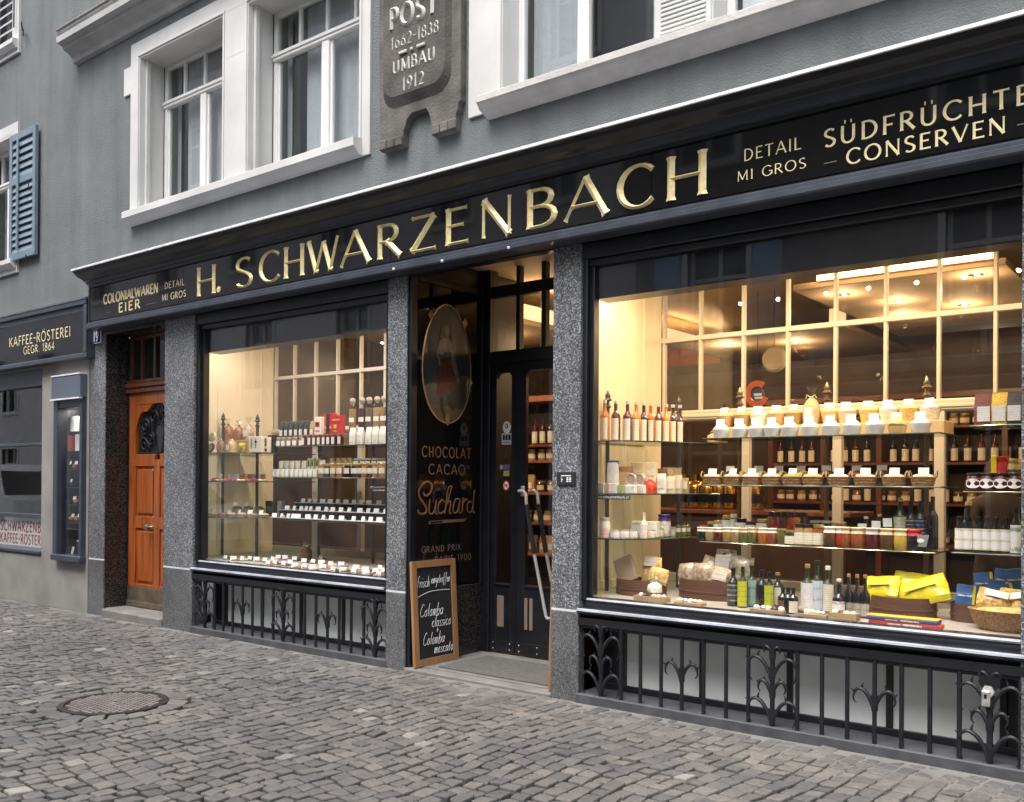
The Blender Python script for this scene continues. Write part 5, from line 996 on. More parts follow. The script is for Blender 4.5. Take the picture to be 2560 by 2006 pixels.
# ---- display racks -------------------------------------------------
def rack(name,label,posts,slabs,loc):
    t=thing('display_rack',loc,label,'shelf rack')
    for x,y,z0,z1,mt in posts:
        m=MB(); m.tube([(x,y,z0),(x,y,z1)],.016,8); p=obj('post',m,mt,t,smooth=True); m=MB(); m.lathe([(.016,0),(.026,.006),(.026,.014),(.017,.02),(.013,.05),(.034,.062),(.018,.078),(.022,.095),(.012,.115),(.005,.135),(0,.137)],(x,y,z1),10); obj('finial',m,mt,p,smooth=True)
    for poly,z in slabs:
        m=MB(); m.prism(poly,(0,0,z-.010),(1,0,0),(0,1,0),(0,0,1),.010); s=obj('glass_shelf',m,SHELFG,t)
        m=MB(); n=len(poly); m.tube([(*poly[i],z-.005) for i in range(n)]+[(*poly[0],z-.005)],.0052,4,False); obj('shelf_edge',m,GEDGE,s)
    return t
YM=.62
zR=[at(1970,1090,YM).z, at(1970,1214,YM).z, at(1970,1364,YM).z]
DARKP=mk('dark grey post',(.07,.07,.075),.35,metal=.5)
RS=lambda xa,xb,y0,y1: [(xa,y0),(xb,y0),(xb,y1),(xa,y1)]
rack('m','brass rack with three glass shelves in the middle of the large right window',[(x,1.0,.73,2.13,BRASS) for x in (-2.99,-2.34,-1.68)],[(RS(-3.10,-1.51,YM,1.08),zR[0]),(RS(-3.12,-1.50,YM,1.08),zR[1]),(RS(-3.12,-1.53,YM,1.08),zR[2])],(-2.3,1.0,.73))
WG=lambda: [(-3.925,.24),(-3.60,.30),(-3.40,.62),(-3.26,1.22),(-3.925,1.22)]
zW=[1.862,1.475,1.147]
rack('w','dark rack with glass corner shelves along the cream wall of the right window',[(-3.86,.55,.73,2.12,DARKP),(-3.56,1.12,.73,2.10,DARKP)],[(WG(),z) for z in zW],(-3.7,.8,.73))
zU=[at(2500,1062,.4).z, at(2500,1229,.4).z, at(2500,1385,.4).z]
rack('u','rack with three grey glass shelves at the right edge of the large window',[(-1.02,.68,.73,2.15,BRASS)],[(RS(-1.29,-.975,.38,.78),zU[0]),(RS(-1.32,-.975,.38,.78),zU[1]),(RS(-1.38,-.975,.38,.78),zU[2])],(-1.1,.6,.73))
YL=.60
zL=[at(830,1113,YL).z, at(830,1194,YL).z, at(830,1304,YL).z]
rack('l','dark rack with three glass shelves in the middle of the left window',[(-7.72,1.0,.73,1.86,DARKP),(-6.9,1.0,.73,1.86,DARKP)],[(RS(-7.92,-5.62,YL,1.08),z) for z in zL],(-6.9,1.0,.73))
WL=lambda: [(-8.985,.24),(-8.35,.24),(-8.02,.60),(-7.96,1.15),(-8.985,1.15)]
zV=[at(560,1131,.26).z, at(560,1203,.26).z, at(560,1294,.26).z]
rack('v','dark grey rack with glass corner shelves along the cream wall of the left window',[(-8.88,.62,.73,2.16,DARKP),(-8.27,.62,.73,2.12,DARKP)],[(WL(),z) for z in zV],(-8.6,.6,.73))
def q1(x): return 1460+x/5.45
def q2(x): return 1740+x/5.45
def q3(x): return 2100+x/4.739
def q4(x): return 1460+x/5.0225
def q5(x): return 1740+x/5.0225
def q6(x): return 2100+x/4.38
def cards(pts, where, z, w_=.062, h_=.04, grp=None, cat='price card'):
    for i,(x,y,dz) in enumerate(pts): put('price_card',card(w_,h_),(x,y,z+dz),f'small white price card, {ORD[i]} from the left {where}',cat,grp or 'price cards in the windows',R(rg.uniform(-14,26)))
# ---- right window, corner shelves ---------------------------------
names=['amber','dark red','dark red','honey','purple','orange','dark red','amber','purple','purple']
for i,(px,c) in enumerate(zip((280,430,590,710,812,905,1012,1118,1210,1305),names)):
    t=i/9; Y=.33+.72*t**.9; x=ROWX(q1(px),Y,1090)
    put('syrup_bottle',bottle(.30,.036,.30,gl(c),LABC,STL,(.03,.56),.0135,CLEAR,la=58),(x,Y,zW[0]),f'{c} syrup bottle with silver cap, {ORD[i]} from the left on the top corner shelf','bottle','syrup bottles on the corner shelf',R(8))
x=ROWX(q1(1530),1.12,1100); put('wrapped_cake',gathered(.075,.11,mk('straw coloured wrapping',(.55,.40,.20),.6,var=.25,scale=40),mk('straw ribbon',(.6,.45,.2),.6)),(-3.22,1.1,zW[0]+.002),'straw coloured wrapped cake behind the syrup bottles on the corner shelf','cake',None)
ch=[('coffee_bag',bag(.085,.24,.05,mk('white and blue foil bag',(.62,.62,.68),.3),mk('navy foil',(.03,.05,.30),.35),LABW),395,.42,'white and blue foil bag, leftmost on the middle corner shelf','bag'),
('chocolate_bag',bag(.135,.20,.06,mk('brown chocolate bag',(.26,.10,.035),.45,var=.3,scale=30),None,m_label('brown and cream print',(.58,.42,.22),(.25,.06,.03),60),(.1,.8),.8),552,.60,'brown printed chocolate bag beside the white foil bag on the corner shelf','bag'),
('cream_carton',carton(.10,.06,.235,mk('cream card',(.70,.58,.38),.5),m_label('cream red print',(.75,.66,.48),(.5,.1,.05),40),(.15,.8),.85),740,.72,'tall cream carton with red band on the corner shelf','carton'),
('cream_carton',carton(.11,.06,.235,mk('pale cream card',(.80,.72,.55),.5),m_label('pale print',(.84,.78,.66),(.5,.2,.1),40),(.15,.8),.85),895,.80,'pale cream carton right of the tall cream carton on the corner shelf','carton'),
('chocolate_bag',bag(.12,.19,.06,mk('dark brown chocolate bag',(.15,.06,.03),.45,var=.3,scale=30),None,m_label('brown and cream print2',(.50,.33,.16),(.18,.05,.03),60),(.1,.8),.8),1035,.9,'dark brown chocolate bag right of the cream cartons on the corner shelf','bag'),
('paper_bag',bag(.085,.20,.05,mk('tan paper bag',(.45,.36,.22),.7),mk('tan fold',(.40,.31,.19),.7),m_label('olive print',(.34,.31,.2),(.12,.12,.08),50),(.1,.4)),1150,1.0,'tan paper bag, left of a pair on the corner shelf','bag'),
('paper_bag',bag(.085,.20,.05,mk('tan paper bag',(.45,.36,.22),.7),mk('tan fold',(.40,.31,.19),.7),m_label('olive print',(.34,.31,.2),(.12,.12,.08),50),(.1,.4)),1255,1.08,'tan paper bag, right of a pair on the corner shelf','bag')]
for n,p,px,Y,l,c in ch: put(n,p,(ROWX(q1(px),Y,1180),Y,zW[1]),l,c,None,R(10))
fr=[(235,.055,.075,(.36,.42,.40),'small grey green carton'),(315,.055,.070,(.52,.36,.26),'small pink brown carton'),(405,.058,.072,(.60,.60,.66),'small white carton'),(500,.05,.06,(.28,.33,.14),'small green carton')]
for k,(px,w_,h_,c,l) in enumerate(fr): put('small_carton',carton(w_,.04,h_,mk(l,c,.5),m_label(l+' print',tuple(min(.8,v*1.25) for v in c),(.2,.2,.2),90),(.2,.8),.8),(ROWX(q1(px),.30+.02*k,1225),.30+.02*k,zW[1]),l+' at the front of the middle corner shelf','carton','small cartons on the corner shelf',R(6))
for k,(px,l) in enumerate(((640,'left'),(765,'right'))):
    x=ROWX(q1(px),.42+.08*k,1210); m=MB(); t=thing('round_tin',(x,.42+.08*k,zW[1]),f'open round tin on a white box, {l} of a pair on the middle corner shelf','tin','round tins on the corner shelf'); m.lathe([(0,-.01),(.043,-.01),(.046,0),(.043,.012),(.036,.013),(.034,.006),(0,.006)],n=22); m.v=[(x+a,.42+.08*k-c_,zW[1]+.103+b) for a,b,c_ in m.v]; obj('rim',m,STL,t,smooth=True)
    m=MB(); m.lathe([(.035,0),(0,0)],n=18); m.v=[(x+a,.42+.08*k-.0075,zW[1]+.103+b) for a,b,c_ in m.v]; obj('face',m,mk('tan tin face',(.48,.31,.20),.5),t)
    m=MB(); m.bbox(x-.042,x+.042,.40+.08*k,.44+.08*k,zW[1],zW[1]+.062,.003); obj('box',m,LABW,t)
put('wrapped_sweets',gathered(.052,.14,mk('red and orange sweets',(.50,.05,.03),.3,var=.6,scale=45),mk('orange ribbon',(.7,.3,.05),.4)),(ROWX(q1(900),.66,1210),.66,zW[1]),'clear bag of red and orange sweets on the middle corner shelf','bag',None)
for k,(px,mt,h_) in enumerate(((1060,WHITE,.15),(1185,RICE,.13),(1280,mk('pale grey packet',(.55,.52,.48),.6),.14),(1370,FLAKE,.12))): put('grain_packet',bag(.068,h_,.045,mt,None,LABW,(.25,.75),.8),(ROWX(q1(px),.82+.08*k,1220),.82+.08*k,zW[1]),f'small labelled grain packet, {ORD[k]} from the left beside the bag of sweets','packet','small packets on the corner shelf',R(10))
x=ROWX(1489,.25,1243); x2=ROWX(1579,.25,1243); t=thing('web_address_strip',((x+x2)/2,.235,zW[1]-.03),'black shelf strip with a white web address in the right window','sign'); m=MB(); m.box(x,x2,.233,.236,zW[1]-.043,zW[1]-.012); obj('strip',m,SLATE,t)
LW={'w':[[(0,.62),(.16,0),(.3,.55),(.44,0),(.6,.62)]],'s':[[(.36,.55),(.2,.64),(.05,.5),(.2,.34),(.36,.18),(.2,0),(.02,.1)]],'c':[[(.40,.52),(.2,.64),(.03,.4),(.06,.12),(.22,0),(.4,.1)]],'h':[[(.05,1),(.05,0)],[(.05,.45),(.22,.64),(.38,.5),(.38,0)]],'a':[[(.05,.55),(.25,.64),(.36,.5),(.36,0)],[(.36,.36),(.12,.34),(.03,.15),(.15,0),(.36,.12)]],'r':[[(.05,.64),(.05,0)],[(.05,.42),(.15,.6),(.3,.62)]],'z':[[(.03,.62),(.36,.62),(.03,.02),(.38,.02)]],'e':[[(.05,.33),(.4,.33),(.36,.56),(.2,.64),(.04,.45),(.06,.12),(.22,0),(.38,.08)]],'n':[[(.05,.64),(.05,0)],[(.05,.45),(.22,.64),(.38,.5),(.38,0)]],'b':[[(.05,1),(.05,0)],[(.05,.5),(.22,.64),(.38,.45),(.36,.12),(.2,0),(.05,.12)]],'.':[[(.05,.0),(.12,.0)]]}
def lower(mb,s,o,xh,wid):
    adv=[max(p[0] for st in LW[c] for p in st)+.16 for c in s]; sx=wid/sum(adv); x=0
    for c,a in zip(s,adv):
        for st in LW[c]: stroke(mb,[((x+p[0])*sx,p[1]*xh) for p in st],[xh*.16]*len(st),o,(1,0,0),(0,0,1),(0,-1,0),.0006)
        x+=a
m=MB(); lower(m,'www.schwarzenbach.ch',(x+.008,.2325,zW[1]-.035),.020,x2-x-.016); obj('lettering',m,WHITE,t)
# low corner shelf
for k,px in enumerate((390,510,625,750,835)): put('cream_jar',jar(.062,.036,mk('white china jar',(.70,.68,.68),.25),STL,LABW,(.15,.75)),(ROWX(q4(px),.32+.055*k,1335),.32+.055*k,zW[2]),f'small white jar with silver lid, {ORD[k]} from the left on the low corner shelf','jar','small white jars on the low corner shelf')
for k,px in enumerate((905,965,1030,1110)): put('spice_jar',jar(.07,.026,mk('pale spice glass',(.52,.47,.40),.2),STL,LABW,(.1,.7)),(ROWX(q4(px),.66+.08*k,1330),.66+.08*k,zW[2]),f'little labelled spice jar, {ORD[k]} from the left right of the white jars','jar','spice jars on the low corner shelf')
for k,px in enumerate((1185,1250,1305)): put('oil_bottle',bottle(.10,.024,.2,gl('olive'),LABW,BLKC,(.3,.6)),(ROWX(q4(px),.95+.06*k,1320),.95+.06*k,zW[2]),f'tiny olive bottle with black cap, {ORD[k]} from the left on the low corner shelf','bottle','tiny bottles on the low corner shelf')
put('white_carton',carton(.21,.06,.115,mk('white tea carton',(.72,.70,.62),.5),m_label('green tea print',(.74,.72,.66),(.15,.35,.12),24,.3),(.1,.9),.9),(ROWX(q4(770),.62,1300),.62,zW[2]+.004),'wide white carton with green print on the low corner shelf','carton',None,R(6))
put('white_bottle',bottle(.19,.03,.35,mk('ivory bottle',(.66,.60,.48),.3),m_label('red print',(.74,.70,.62),(.5,.1,.1),60),mk('ivory cap',(.6,.54,.42),.3),(.05,.5)),(ROWX(q4(755),.45,1310),.45,zW[2]),'ivory bottle standing in front of the white carton','bottle',None)
put('paper_tub',jar(.165,.048,mk('white paper tub',(.70,.68,.64),.5),mk('purple foil',(.06,.03,.20),.3),m_label('grey print',(.72,.70,.66),(.2,.15,.2),50),(.1,.6),cloth=True),(ROWX(q4(1010),.8,1300),.8,zW[2]+.004),'white tub with purple foil top on the low corner shelf','tub',None)
put('figure_tin',jar(.15,.04,mk('white packet with grey lid',(.68,.66,.62),.4),mk('grey lid',(.45,.42,.40),.4),m_label('pink print',(.7,.55,.52),(.5,.1,.12),40),(.02,.5)),(ROWX(q4(265),.30,1300),.30,zW[2]),'white packet with tilted grey lid at the left end of the low corner shelf','packet',None)
# ---- right window, middle rack -------------------------------------
z0=zR[0]; RZ=z0+.085
m=MB(); m.bbox(-3.04,-1.53,.82,1.06,z0+.001,RZ,.004); obj('display_riser',m,mat('tan cardboard riser',(.52,.38,.20),.75,var=.1),label='tan cardboard riser step behind the flour bowls on the top shelf',cat='riser')
fc=[(345,FLOUR,1),(600,FLOUR,1),(835,RICE,1),(1040,FLOUR,2),(1280,FLOUR,1),(1550,FLOUR,1),(1835,FLOUR,1)]
fp=[(q2(a),b) for a,b,_ in fc]+[(q3(a),b) for a,b in ((140,FLOUR),(415,FLOUR),(680,FLAKE),(955,FLOUR))]
cp=[]
for i,(px,c) in enumerate(fp):
    Y=.71; x=ROWX(px,Y,1085); put('flour_bowl',bowl(.064,.062,c,.048,BOWLG if c is FLAKE else BOWLW,i%3,.10),(x,Y,z0+.001),f'white bowl heaped with {"oat flakes" if c is FLAKE else "pale rice flour" if c is RICE else "white flour"}, {ORD[i]} from the left, front row','bowl','bowls of flour on the top shelf'); cp.append((x-.004,Y-.012,.095))
cards(cp,'stuck in the front flour bowls',z0)
bp_=[(q2(a),b) for a,b in ((400,FLAKE),(630,GRAIN),(860,FLOUR),(1110,FLAKE),(1340,GRAIN),(1835,SEMO),(2060,RICE))]+[(q3(a),b) for a,b in ((345,SEMO),(580,FLOUR),(820,SEMO),(1065,FLOUR))]
cp=[]
for i,(px,c) in enumerate(bp_):
    Y=.93; x=ROWX(px,Y,1040); s=c.name
    put('glass_bowl',bowl(.066,.090,c,.030,mk('bowl showing '+s,{'oat flakes':(.46,.34,.18),'whole grain':(.36,.25,.11),'yellow semolina':(.60,.45,.18),'rice':(.6,.5,.36),'white flour':(.72,.69,.64)}[s],.25,var=.25,scale=80,coat=.4),i%3,.05),(x,Y,RZ),f'glass bowl full of {s}, {ORD[i]} from the left, back row','bowl','glass bowls on the riser'); cp.append((x-.004,Y-.014,.112))
cards(cp,'stuck in the back row of bowls',RZ)
x=ROWX(q2(1575),.93,1030); put('muesli_bag',gathered(.058,.27,stuff('muesli',(.46,.34,.20),60),mk('white tie',(.6,.58,.52),.5),LABW),(x,.93,RZ),'tall clear bag of muesli tied at the top among the back row of bowls','bag',None)
# baskets
z1=zR[1]; cp=[]
for i,(px,c) in enumerate([(q2(a),b) for a,b in ((225,RICE),(500,RICE),(760,FLOUR),(1030,RICE),(1310,GREENP),(1590,SEMO),(1945,FLOUR))]+[(q3(a),b) for a,b in ((300,RICE),(640,RICE),(985,RICE))]):
    Y=.72; x=ROWX(px,Y,1205); put('wicker_basket',basket(.075,.065,.060,c,.018),(x,Y,z1+.001),f'small oval wicker basket filled with {c.name}, {ORD[i]} from the left','basket','wicker baskets on the middle shelf'); cp.append((x+.008,Y-.02,.078))
cards(cp,'standing in the wicker baskets',z1)
cp=[]
for i,(px,c) in enumerate([(q2(a),b) for a,b in ((480,COCOA),(870,RICE),(1140,GRAIN),(1440,SEMO),(1790,SEED))]+[(q3(a),b) for a,b in ((210,LENT),(510,COCOA))]):
    Y=.95; x=ROWX(px,Y,1185); put('dark_bowl',bowl(.078,.075,c,.035,mk('black bowl',(.014,.013,.013),.3),i%3,.04),(x,Y,z1+.001),f'black bowl heaped with {c.name}, {ORD[i]} from the left behind the baskets','bowl','black bowls behind the wicker baskets'); cp.append((x+.0,Y-.02,.100))
cards(cp,'stuck in the black bowls behind the baskets',z1)
# jars shelf
z2=zR[2]; Y=.70
PAPER=mk('cream paper cover',(.60,.48,.30),.7,var=.15,scale=40); PAPERW=mk('white paper cover',(.74,.68,.58),.7)
JF=[(75,'black',PAPERW,.085),(180,'tan',PAPERW,.085),(285,'dark red',PAPERW,.085),(395,'honey',PAPERW,.09),(500,'tan',PAPERW,.09),(610,'olive',PAPER,.09),(712,'olive',PAPER,.095),(842,'orange',PAPERW,.095),(955,'rust',PAPERW,.095),(1082,'olive',GOLDC,.095)]
for i,(px,c,lid,h_) in enumerate(JF): put('preserve_jar',jar(h_+.012,.036,gl(c),lid,None,belly=1.04,cloth=lid is not GOLDC),(ROWX(q5(px),Y,1355),Y,z2+.001),f'small jar of {c} preserve with pale cover, {ORD[i]} from the left','jar','preserve jars on the jar shelf')
for i,(px,c,lid,l) in enumerate(((1190,'green',GOLDC,'pesto jar with gold lid'),(1305,'tan',BLKC,'cream labelled jar with dark lid'),(1420,'honey',BLKC,'white labelled jar with leaf print'),(1540,'rust',GOLDC,'pale labelled jar with gold lid'))): put('spread_jar',jar(.10 if i==0 else .145,.040,gl(c),lid,m_label(l,(.72,.68,.55),(.25,.3,.12),60),(.08,.62)),(ROWX(q5(px),Y-.02,1360),Y-.02,z2+.001),f'{l}, middle of the jar shelf','jar','labelled jars on the jar shelf')
for i,(px,c,lid) in enumerate(((q5(1690),'brown',PAPERW),(q5(1850),'red',PAPERW),(q6(50),'rust',PAPER),(q6(200),'rust',PAPER),(q6(360),'dark red',mk('grey cloth cover',(.5,.48,.47),.7)),(q6(515),'brown',PAPER),(q6(675),'yellow',PAPER),(q6(815),'black',REDC))):
    put('sauce_jar',jar(.135,.047,gl(c),lid,None,belly=1.06,cloth=True),(ROWX(px,Y-.03,1370),Y-.03,z2+.001),f'larger jar of {c} sauce with tied cover, {ORD[i]} of eight on the jar shelf','jar','larger sauce jars on the jar shelf')
x=ROWX(q6(885),.64,1365); m=MB(); m.box(-.035,.035,-.002,.002,0,.075); m.v=[(x+a*.97+b*.2,.635+c*0+bb,z2+.03+b) for a,bb,b in m.v for c in (0,)]; t=thing('hang_tag',(x,.63,z2+.03),'grey hang tag with white oval in front of the red capped jar','tag'); obj('tag_card',m,mk('grey tag',(.22,.24,.24),.6),t); m=MB(); m.prism([(x+.022*math.cos(R(a)),z2+.068+.013*math.sin(R(a))) for a in range(0,360,30)],(0,.6325,0),(1,0,0),(0,0,1),(0,-1,0),.001); obj('white_oval',m,WHITE,t)
Yb=.92
for i,(px,h_,r_,c,lid,lb,l) in enumerate(((95,.09,.035,'tan',REDC,None,'red capped jar'),(195,.12,.034,'black',GOLDC,None,'dark jar with gold lid'),(285,.13,.038,'tan',GOLDC,LABW,'white jar with gold lid'),(395,.17,.042,'black',GOLDC,LABW,'tall dark jar with white label'),(475,.18,.028,'tan',WHC,LABW,'slim white bottle with cork'),(570,.15,.042,'dark red',BLKC,LABW,'dark red jar with paper tag'),(690,.13,.042,'olive',BLKC,LABW,'olive jar with tilted paper tag'),(835,.15,.045,'tan',GOLDC,LABW,'white labelled mustard jar'))): put('tall_jar',jar(h_,r_,gl(c),lid,lb,(.35,.8)),(ROWX(q5(px),Yb,1330),Yb,z2+.012),f'{l}, back row of the jar shelf','jar','back row jars on the jar shelf')
for i,(px,c) in enumerate(((942,'rust'),(1022,'red'),(1105,'brown'),(1190,'red'),(1275,'amber'),(1357,'dark red'))): put('sauce_bottle',bottle(.215,.031,.22,gl(c),LABW,BLKC,(.05,.25),.018,capz=.22),(ROWX(q5(px),Yb,1335),Yb,z2+.002),f'{c} sauce bottle with black cap, {ORD[i]} of six','bottle','sauce bottles on the jar shelf')
for i,px in enumerate((1505,1640)): put('clip_jar',jar(.16,.045,gl('olive'),STL,BLKC,(.3,.9)),(ROWX(q5(px),Yb,1335),Yb,z2+.002),f'olive jar with black strip label, {ORD[i]} of a pair right of the sauce bottles','jar','clip jars on the jar shelf')
def tin(h,r,c,lc): 
    def f(): m=MB(); m.lathe([(0,0),(r,0),(r,h),(r*.96,h),(r*.95,h*.98),(0,h*.98)],n=18); o=[P_(m,'tin_body',c)]; m=MB(); lab_strip(m,r*1.01,h*.04,h*.96,100,n=12); o.append(P_(m,'label',lc)); return o
    return proto(('t',h,r,c.name,lc.name),f)
TOM=m_label('tomato tin label',(.74,.72,.64),(.5,.06,.03),9,.05)
put('tomato_tin',tin(.155,.050,STL,TOM),(ROWX(q5(1795),Yb,1340),Yb,z2+.002),'white tomato tin with red print behind the sauce jars','tin',None)
for i,(px,h_,r_,gn,lc,cc,l) in enumerate(((285,.20,.036,'black',None,WHC,'dark bottle with yellow hang tag'),(435,.22,.034,'black',None,mk('cork',(.5,.36,.2),.8),'dark bottle with cork and grey tag'),(560,.20,.034,'black',None,BLKC,'black bottle with lilac tag'),(660,.33,.040,'green',m_label('tall cream label',(.55,.58,.44),(.3,.25,.1),40),GOLDC,'tall olive oil bottle with cream label'),(775,.31,.034,'black',m_label('black label',(.05,.05,.06),(.5,.5,.55),40,.2),BLKC,'tall black vinegar bottle'),(880,.31,.036,'black',m_label('navy label',(.02,.025,.12),(.4,.4,.5),40,.2),mk('blue cap',(.03,.03,.22),.3),'tall black bottle with blue cap'),(1015,.34,.034,'black',None,BLKC,'very tall black bottle at the right end'))):
    Y=.86; x=ROWX(q6(px),Y,1340); put('oil_bottle',bottle(h_,r_,.30,gl(gn),lc,cc,(.08,.62)),(x,Y,z2+.002),l+' behind the jars','bottle','oil and vinegar bottles on the jar shelf')
    if i<3: put('hang_tag',card(.055,.055),(x-.01,Y-.045,z2+.10+.02*i),f'{("yellow","grey","lilac")[i]} hang tag on a dark bottle at the back of the jar shelf','tag','hang tags',R(20))
# floor of the right window
FZ=.731
def fx(px,py): 
    d=_r2*(px-CX)/F_PX-_u2*(py-CY)/F_PX+_f; q=CAM+d*((FZ-CAM.z)/d.z); return q
FLB=[(350,1330,.32,.042,'black',m_label('green oval label',(.62,.62,.5),(.03,.25,.08),12,.1),BLKC,'dark bottle with round green label'),(465,1432,.255,.040,'black',m_label('dark label',(.06,.065,.06),(.5,.5,.45),30,.3),BLKC,'square dark bottle with grey label'),(585,1450,.27,.034,'green',m_label('yellow label',(.52,.52,.03),(.15,.2,.02),30),BLKC,'dark bottle with bright yellow label'),(700,1440,.275,.038,'green',m_label('blue green label',(.28,.42,.34),(.1,.22,.45),18,.3),BLKC,'dark bottle with blue and green landscape label'),(825,1475,.26,.040,'black',None,BLKC,'plain black bottle with small print'),(920,1490,.25,.032,'black',m_label('lime label',(.42,.50,.04),(.3,.1,.02),20),BLKC,'dark bottle with lime label'),(1025,1470,.24,.038,'black',LABC,GOLDC,'dark bottle with cream label and gold cap')]
for i,(px,py,h_,r_,gn,lc,cc,l) in enumerate(FLB): q=fx(q5(px),1230+py/5.0225); put('oil_bottle',bottle(h_,r_,.30,gl(gn),lc,cc,(.03,.66) if i in (2,3,5) else (.12,.6)),(q.x,max(.2,q.y),FZ),l+' on the window floor','bottle','oil bottles on the window floor')
for i,(px,lc) in enumerate(((1110,mk('brown label',(.16,.08,.05),.6)),(1200,None),(1285,LABC))): q=fx(q5(px),1230+1515/5.0225); put('small_bottle',bottle(.165,.033,.30,gl('black'),lc,BLKC,(.06,.5)),(q.x,.24,FZ),f'small stout dark bottle, {ORD[i]} of three on the floor of the right window','bottle','stout bottles on the window floor')
for i,(px,h_,lc,cc,l) in enumerate(((1400,.31,LABW,GOLDC,'green bottle with long white label and gold neck'),(1520,.335,m_label('pale blue shield label',(.52,.58,.64),(.2,.3,.4),14,.4),BLKC,'green bottle with pale blue shield label'),(1655,.30,LABC,WHC,'green bottle with cream label and white cap'))): put('wine_vinegar_bottle',bottle(h_,.041,.32,gl('green'),lc,cc,(.06,.62)),(ROWX(q5(px),.36+.03*i,1500),.36+.03*i,FZ),l+' on the window floor','bottle','green bottles on the window floor')
put('balsamic_bottle',bottle(.235,.040,.42,gl('black'),m_label('round white label',(.74,.74,.74),(.4,.2,.2),14,.3),mk('white ribbon cap',(.65,.60,.55),.5),(.04,.42)),(ROWX(q5(1795),.30,1510),.30,FZ),'bulbous dark bottle with round white label on the window floor','bottle',None)
for i,px in enumerate((95,187,275)): put('balsamic_bottle',bottle(.265,.029,.38,gl('black'),m_label('grey picture label',(.40,.36,.30),(.05,.05,.05),25,.2),mk('copper cap',(.5,.25,.13),.35,metal=.4),(.03,.34)),(ROWX(q6(px),.36,1520),.36,FZ),f'slim black bottle with copper cap, {ORD[i]} of three on the window floor','bottle','slim black bottles on the window floor')
# wooden trays, round boxes, packs
OLDW=m_wood('dark brown wooden box',(.075,.035,.02),(.13,.06,.034),.5,'X',.1)
def roundbox(rx,ry,h,label,loc,content=None):
    t=thing('round_wooden_box',loc,label,'wooden box'); m=MB(); m.lathe([(0,0),(1,0),(1,h*.35),(1.03,h*.36),(1.03,h*.42),(1,h*.43),(.985,h),(.95,h),(.95,h*.8),(0,h*.8)],n=36,sx=rx,sy=ry); m.v=[(a+loc[0],b+loc[1],c+loc[2]) for a,b,c in m.v]; obj('box_body',m,OLDW,t,smooth=True); return t
q=fx(q4(640),1230+1350/5.0225); roundbox(.20,.13,.115,'left oval dark wooden box holding bags of pasta',(-3.53,.50,FZ)); roundbox(.27,.17,.135,'large oval dark wooden box heaped with clear bags of pasta',(-3.02,.66,FZ))
roundbox(.20,.15,.125,'round dark wooden box holding yellow packs',(-1.72,.62,FZ)); roundbox(.12,.11,.11,'small round wooden box holding blue pasta packs',(-1.33,.66,FZ))
PASTA=stuff('pale pasta',(.56,.40,.16),45); PASTAC=mk('clear bag of pasta',(.40,.32,.23),.18,var=.6,scale=38,bump=.8,bscale=35,coat=.8)
def pillow(wd,h,d,c,fr=None,lz=(.25,.8)):
    def f():
        m=MB(); n=7; vs=[]
        for s in (-1,1):
            for j in range(n):
                for i in range(n):
                    u,v=i/(n-1)*2-1,j/(n-1)*2-1; e=(1-u*u)*(1-v**4); r2=random.Random(i*7+j+(s>0)*99); vs.append((wd/2*u*(1-.06*abs(v)),s*(d/2*e**.6 if e>0 else 0)+r2.uniform(-.009,.009),h*(v+1)/2+r2.uniform(-.006,.006)*(j==n-1)))
        fs=[]
        for s in (0,1):
            o=s*n*n; fs+=[(o+j*n+i,o+j*n+i+1,o+(j+1)*n+i+1,o+(j+1)*n+i) for j in range(n-1) for i in range(n-1)]
        m.add(vs,fs); out=[P_(m,'pack_body',c)]
        if fr: m=MB(); m.add([(-wd*.32,-d*.40,h*lz[0]),(wd*.32,-d*.40,h*lz[0]),(wd*.32,-d*.36,h*lz[1]),(-wd*.32,-d*.36,h*lz[1])],[(0,1,2,3)]); m.v=[(a,b-.022,c_) for a,b,c_ in m.v]; out.append(P_(m,'printed_front',fr,False))
        return out
    return proto(('pw',wd,h,d,c.name,fr.name if fr else 0),f)
YEL=mk('yellow plastic pack',(.62,.53,.02),.28,var=.15,scale=9,bump=.4,bscale=18,coat=.4); YF=m_label('yellow print',(.62,.54,.02),(.03,.03,.02),16,.05)
for i,(x,y,rz,w_,ty,h_) in enumerate(((-1.84,.55,-6,.23,-6,.175),(-1.70,.66,6,.22,4,.20),(-1.56,.56,8,.30,-20,.185))):
    t=put('yellow_pack',pillow(w_,h_,.085,YEL,YF if i!=1 else None,(.52,.72)),(x,y,FZ+.085),f'bright yellow flour pack, {ORD[i]} from the left in the round box','pack','yellow packs in the round box'); t.rotation_euler=(R(-28),R(ty),R(rz))
BLU=mk('blue pasta pack',(.03,.11,.32),.3,var=.3,scale=14,coat=.4); BF=m_label('white on blue print',(.04,.13,.38),(.75,.75,.72),14,.05)
for i,(x,y,z,r_) in enumerate(((-1.36,.60,.06,4),(-1.27,.72,.13,-6),(-1.17,.70,.16,3),(-1.08,.66,.17,-8),(-1.20,.60,.10,9),(-1.12,.60,.08,-14))):
    t=put('pasta_pack',carton(.105,.05,.16,BLU,BF,(.55,.85),.85,[(.36,.5,0,1,YEL)]),(x,y,FZ+z),f'blue pasta pack with yellow edge, {ORD[i]} from the left in the boxes at the right','pack','blue pasta packs'); t.rotation_euler=(R(-16),R(r_),R(8))
t=put('wicker_bowl',basket(.22,.16,.115,PASTA,.02,WICKER,False,.72),(-1.07,.40,FZ),'wide brown wicker bowl filled with bags of pasta at the right','basket',None)
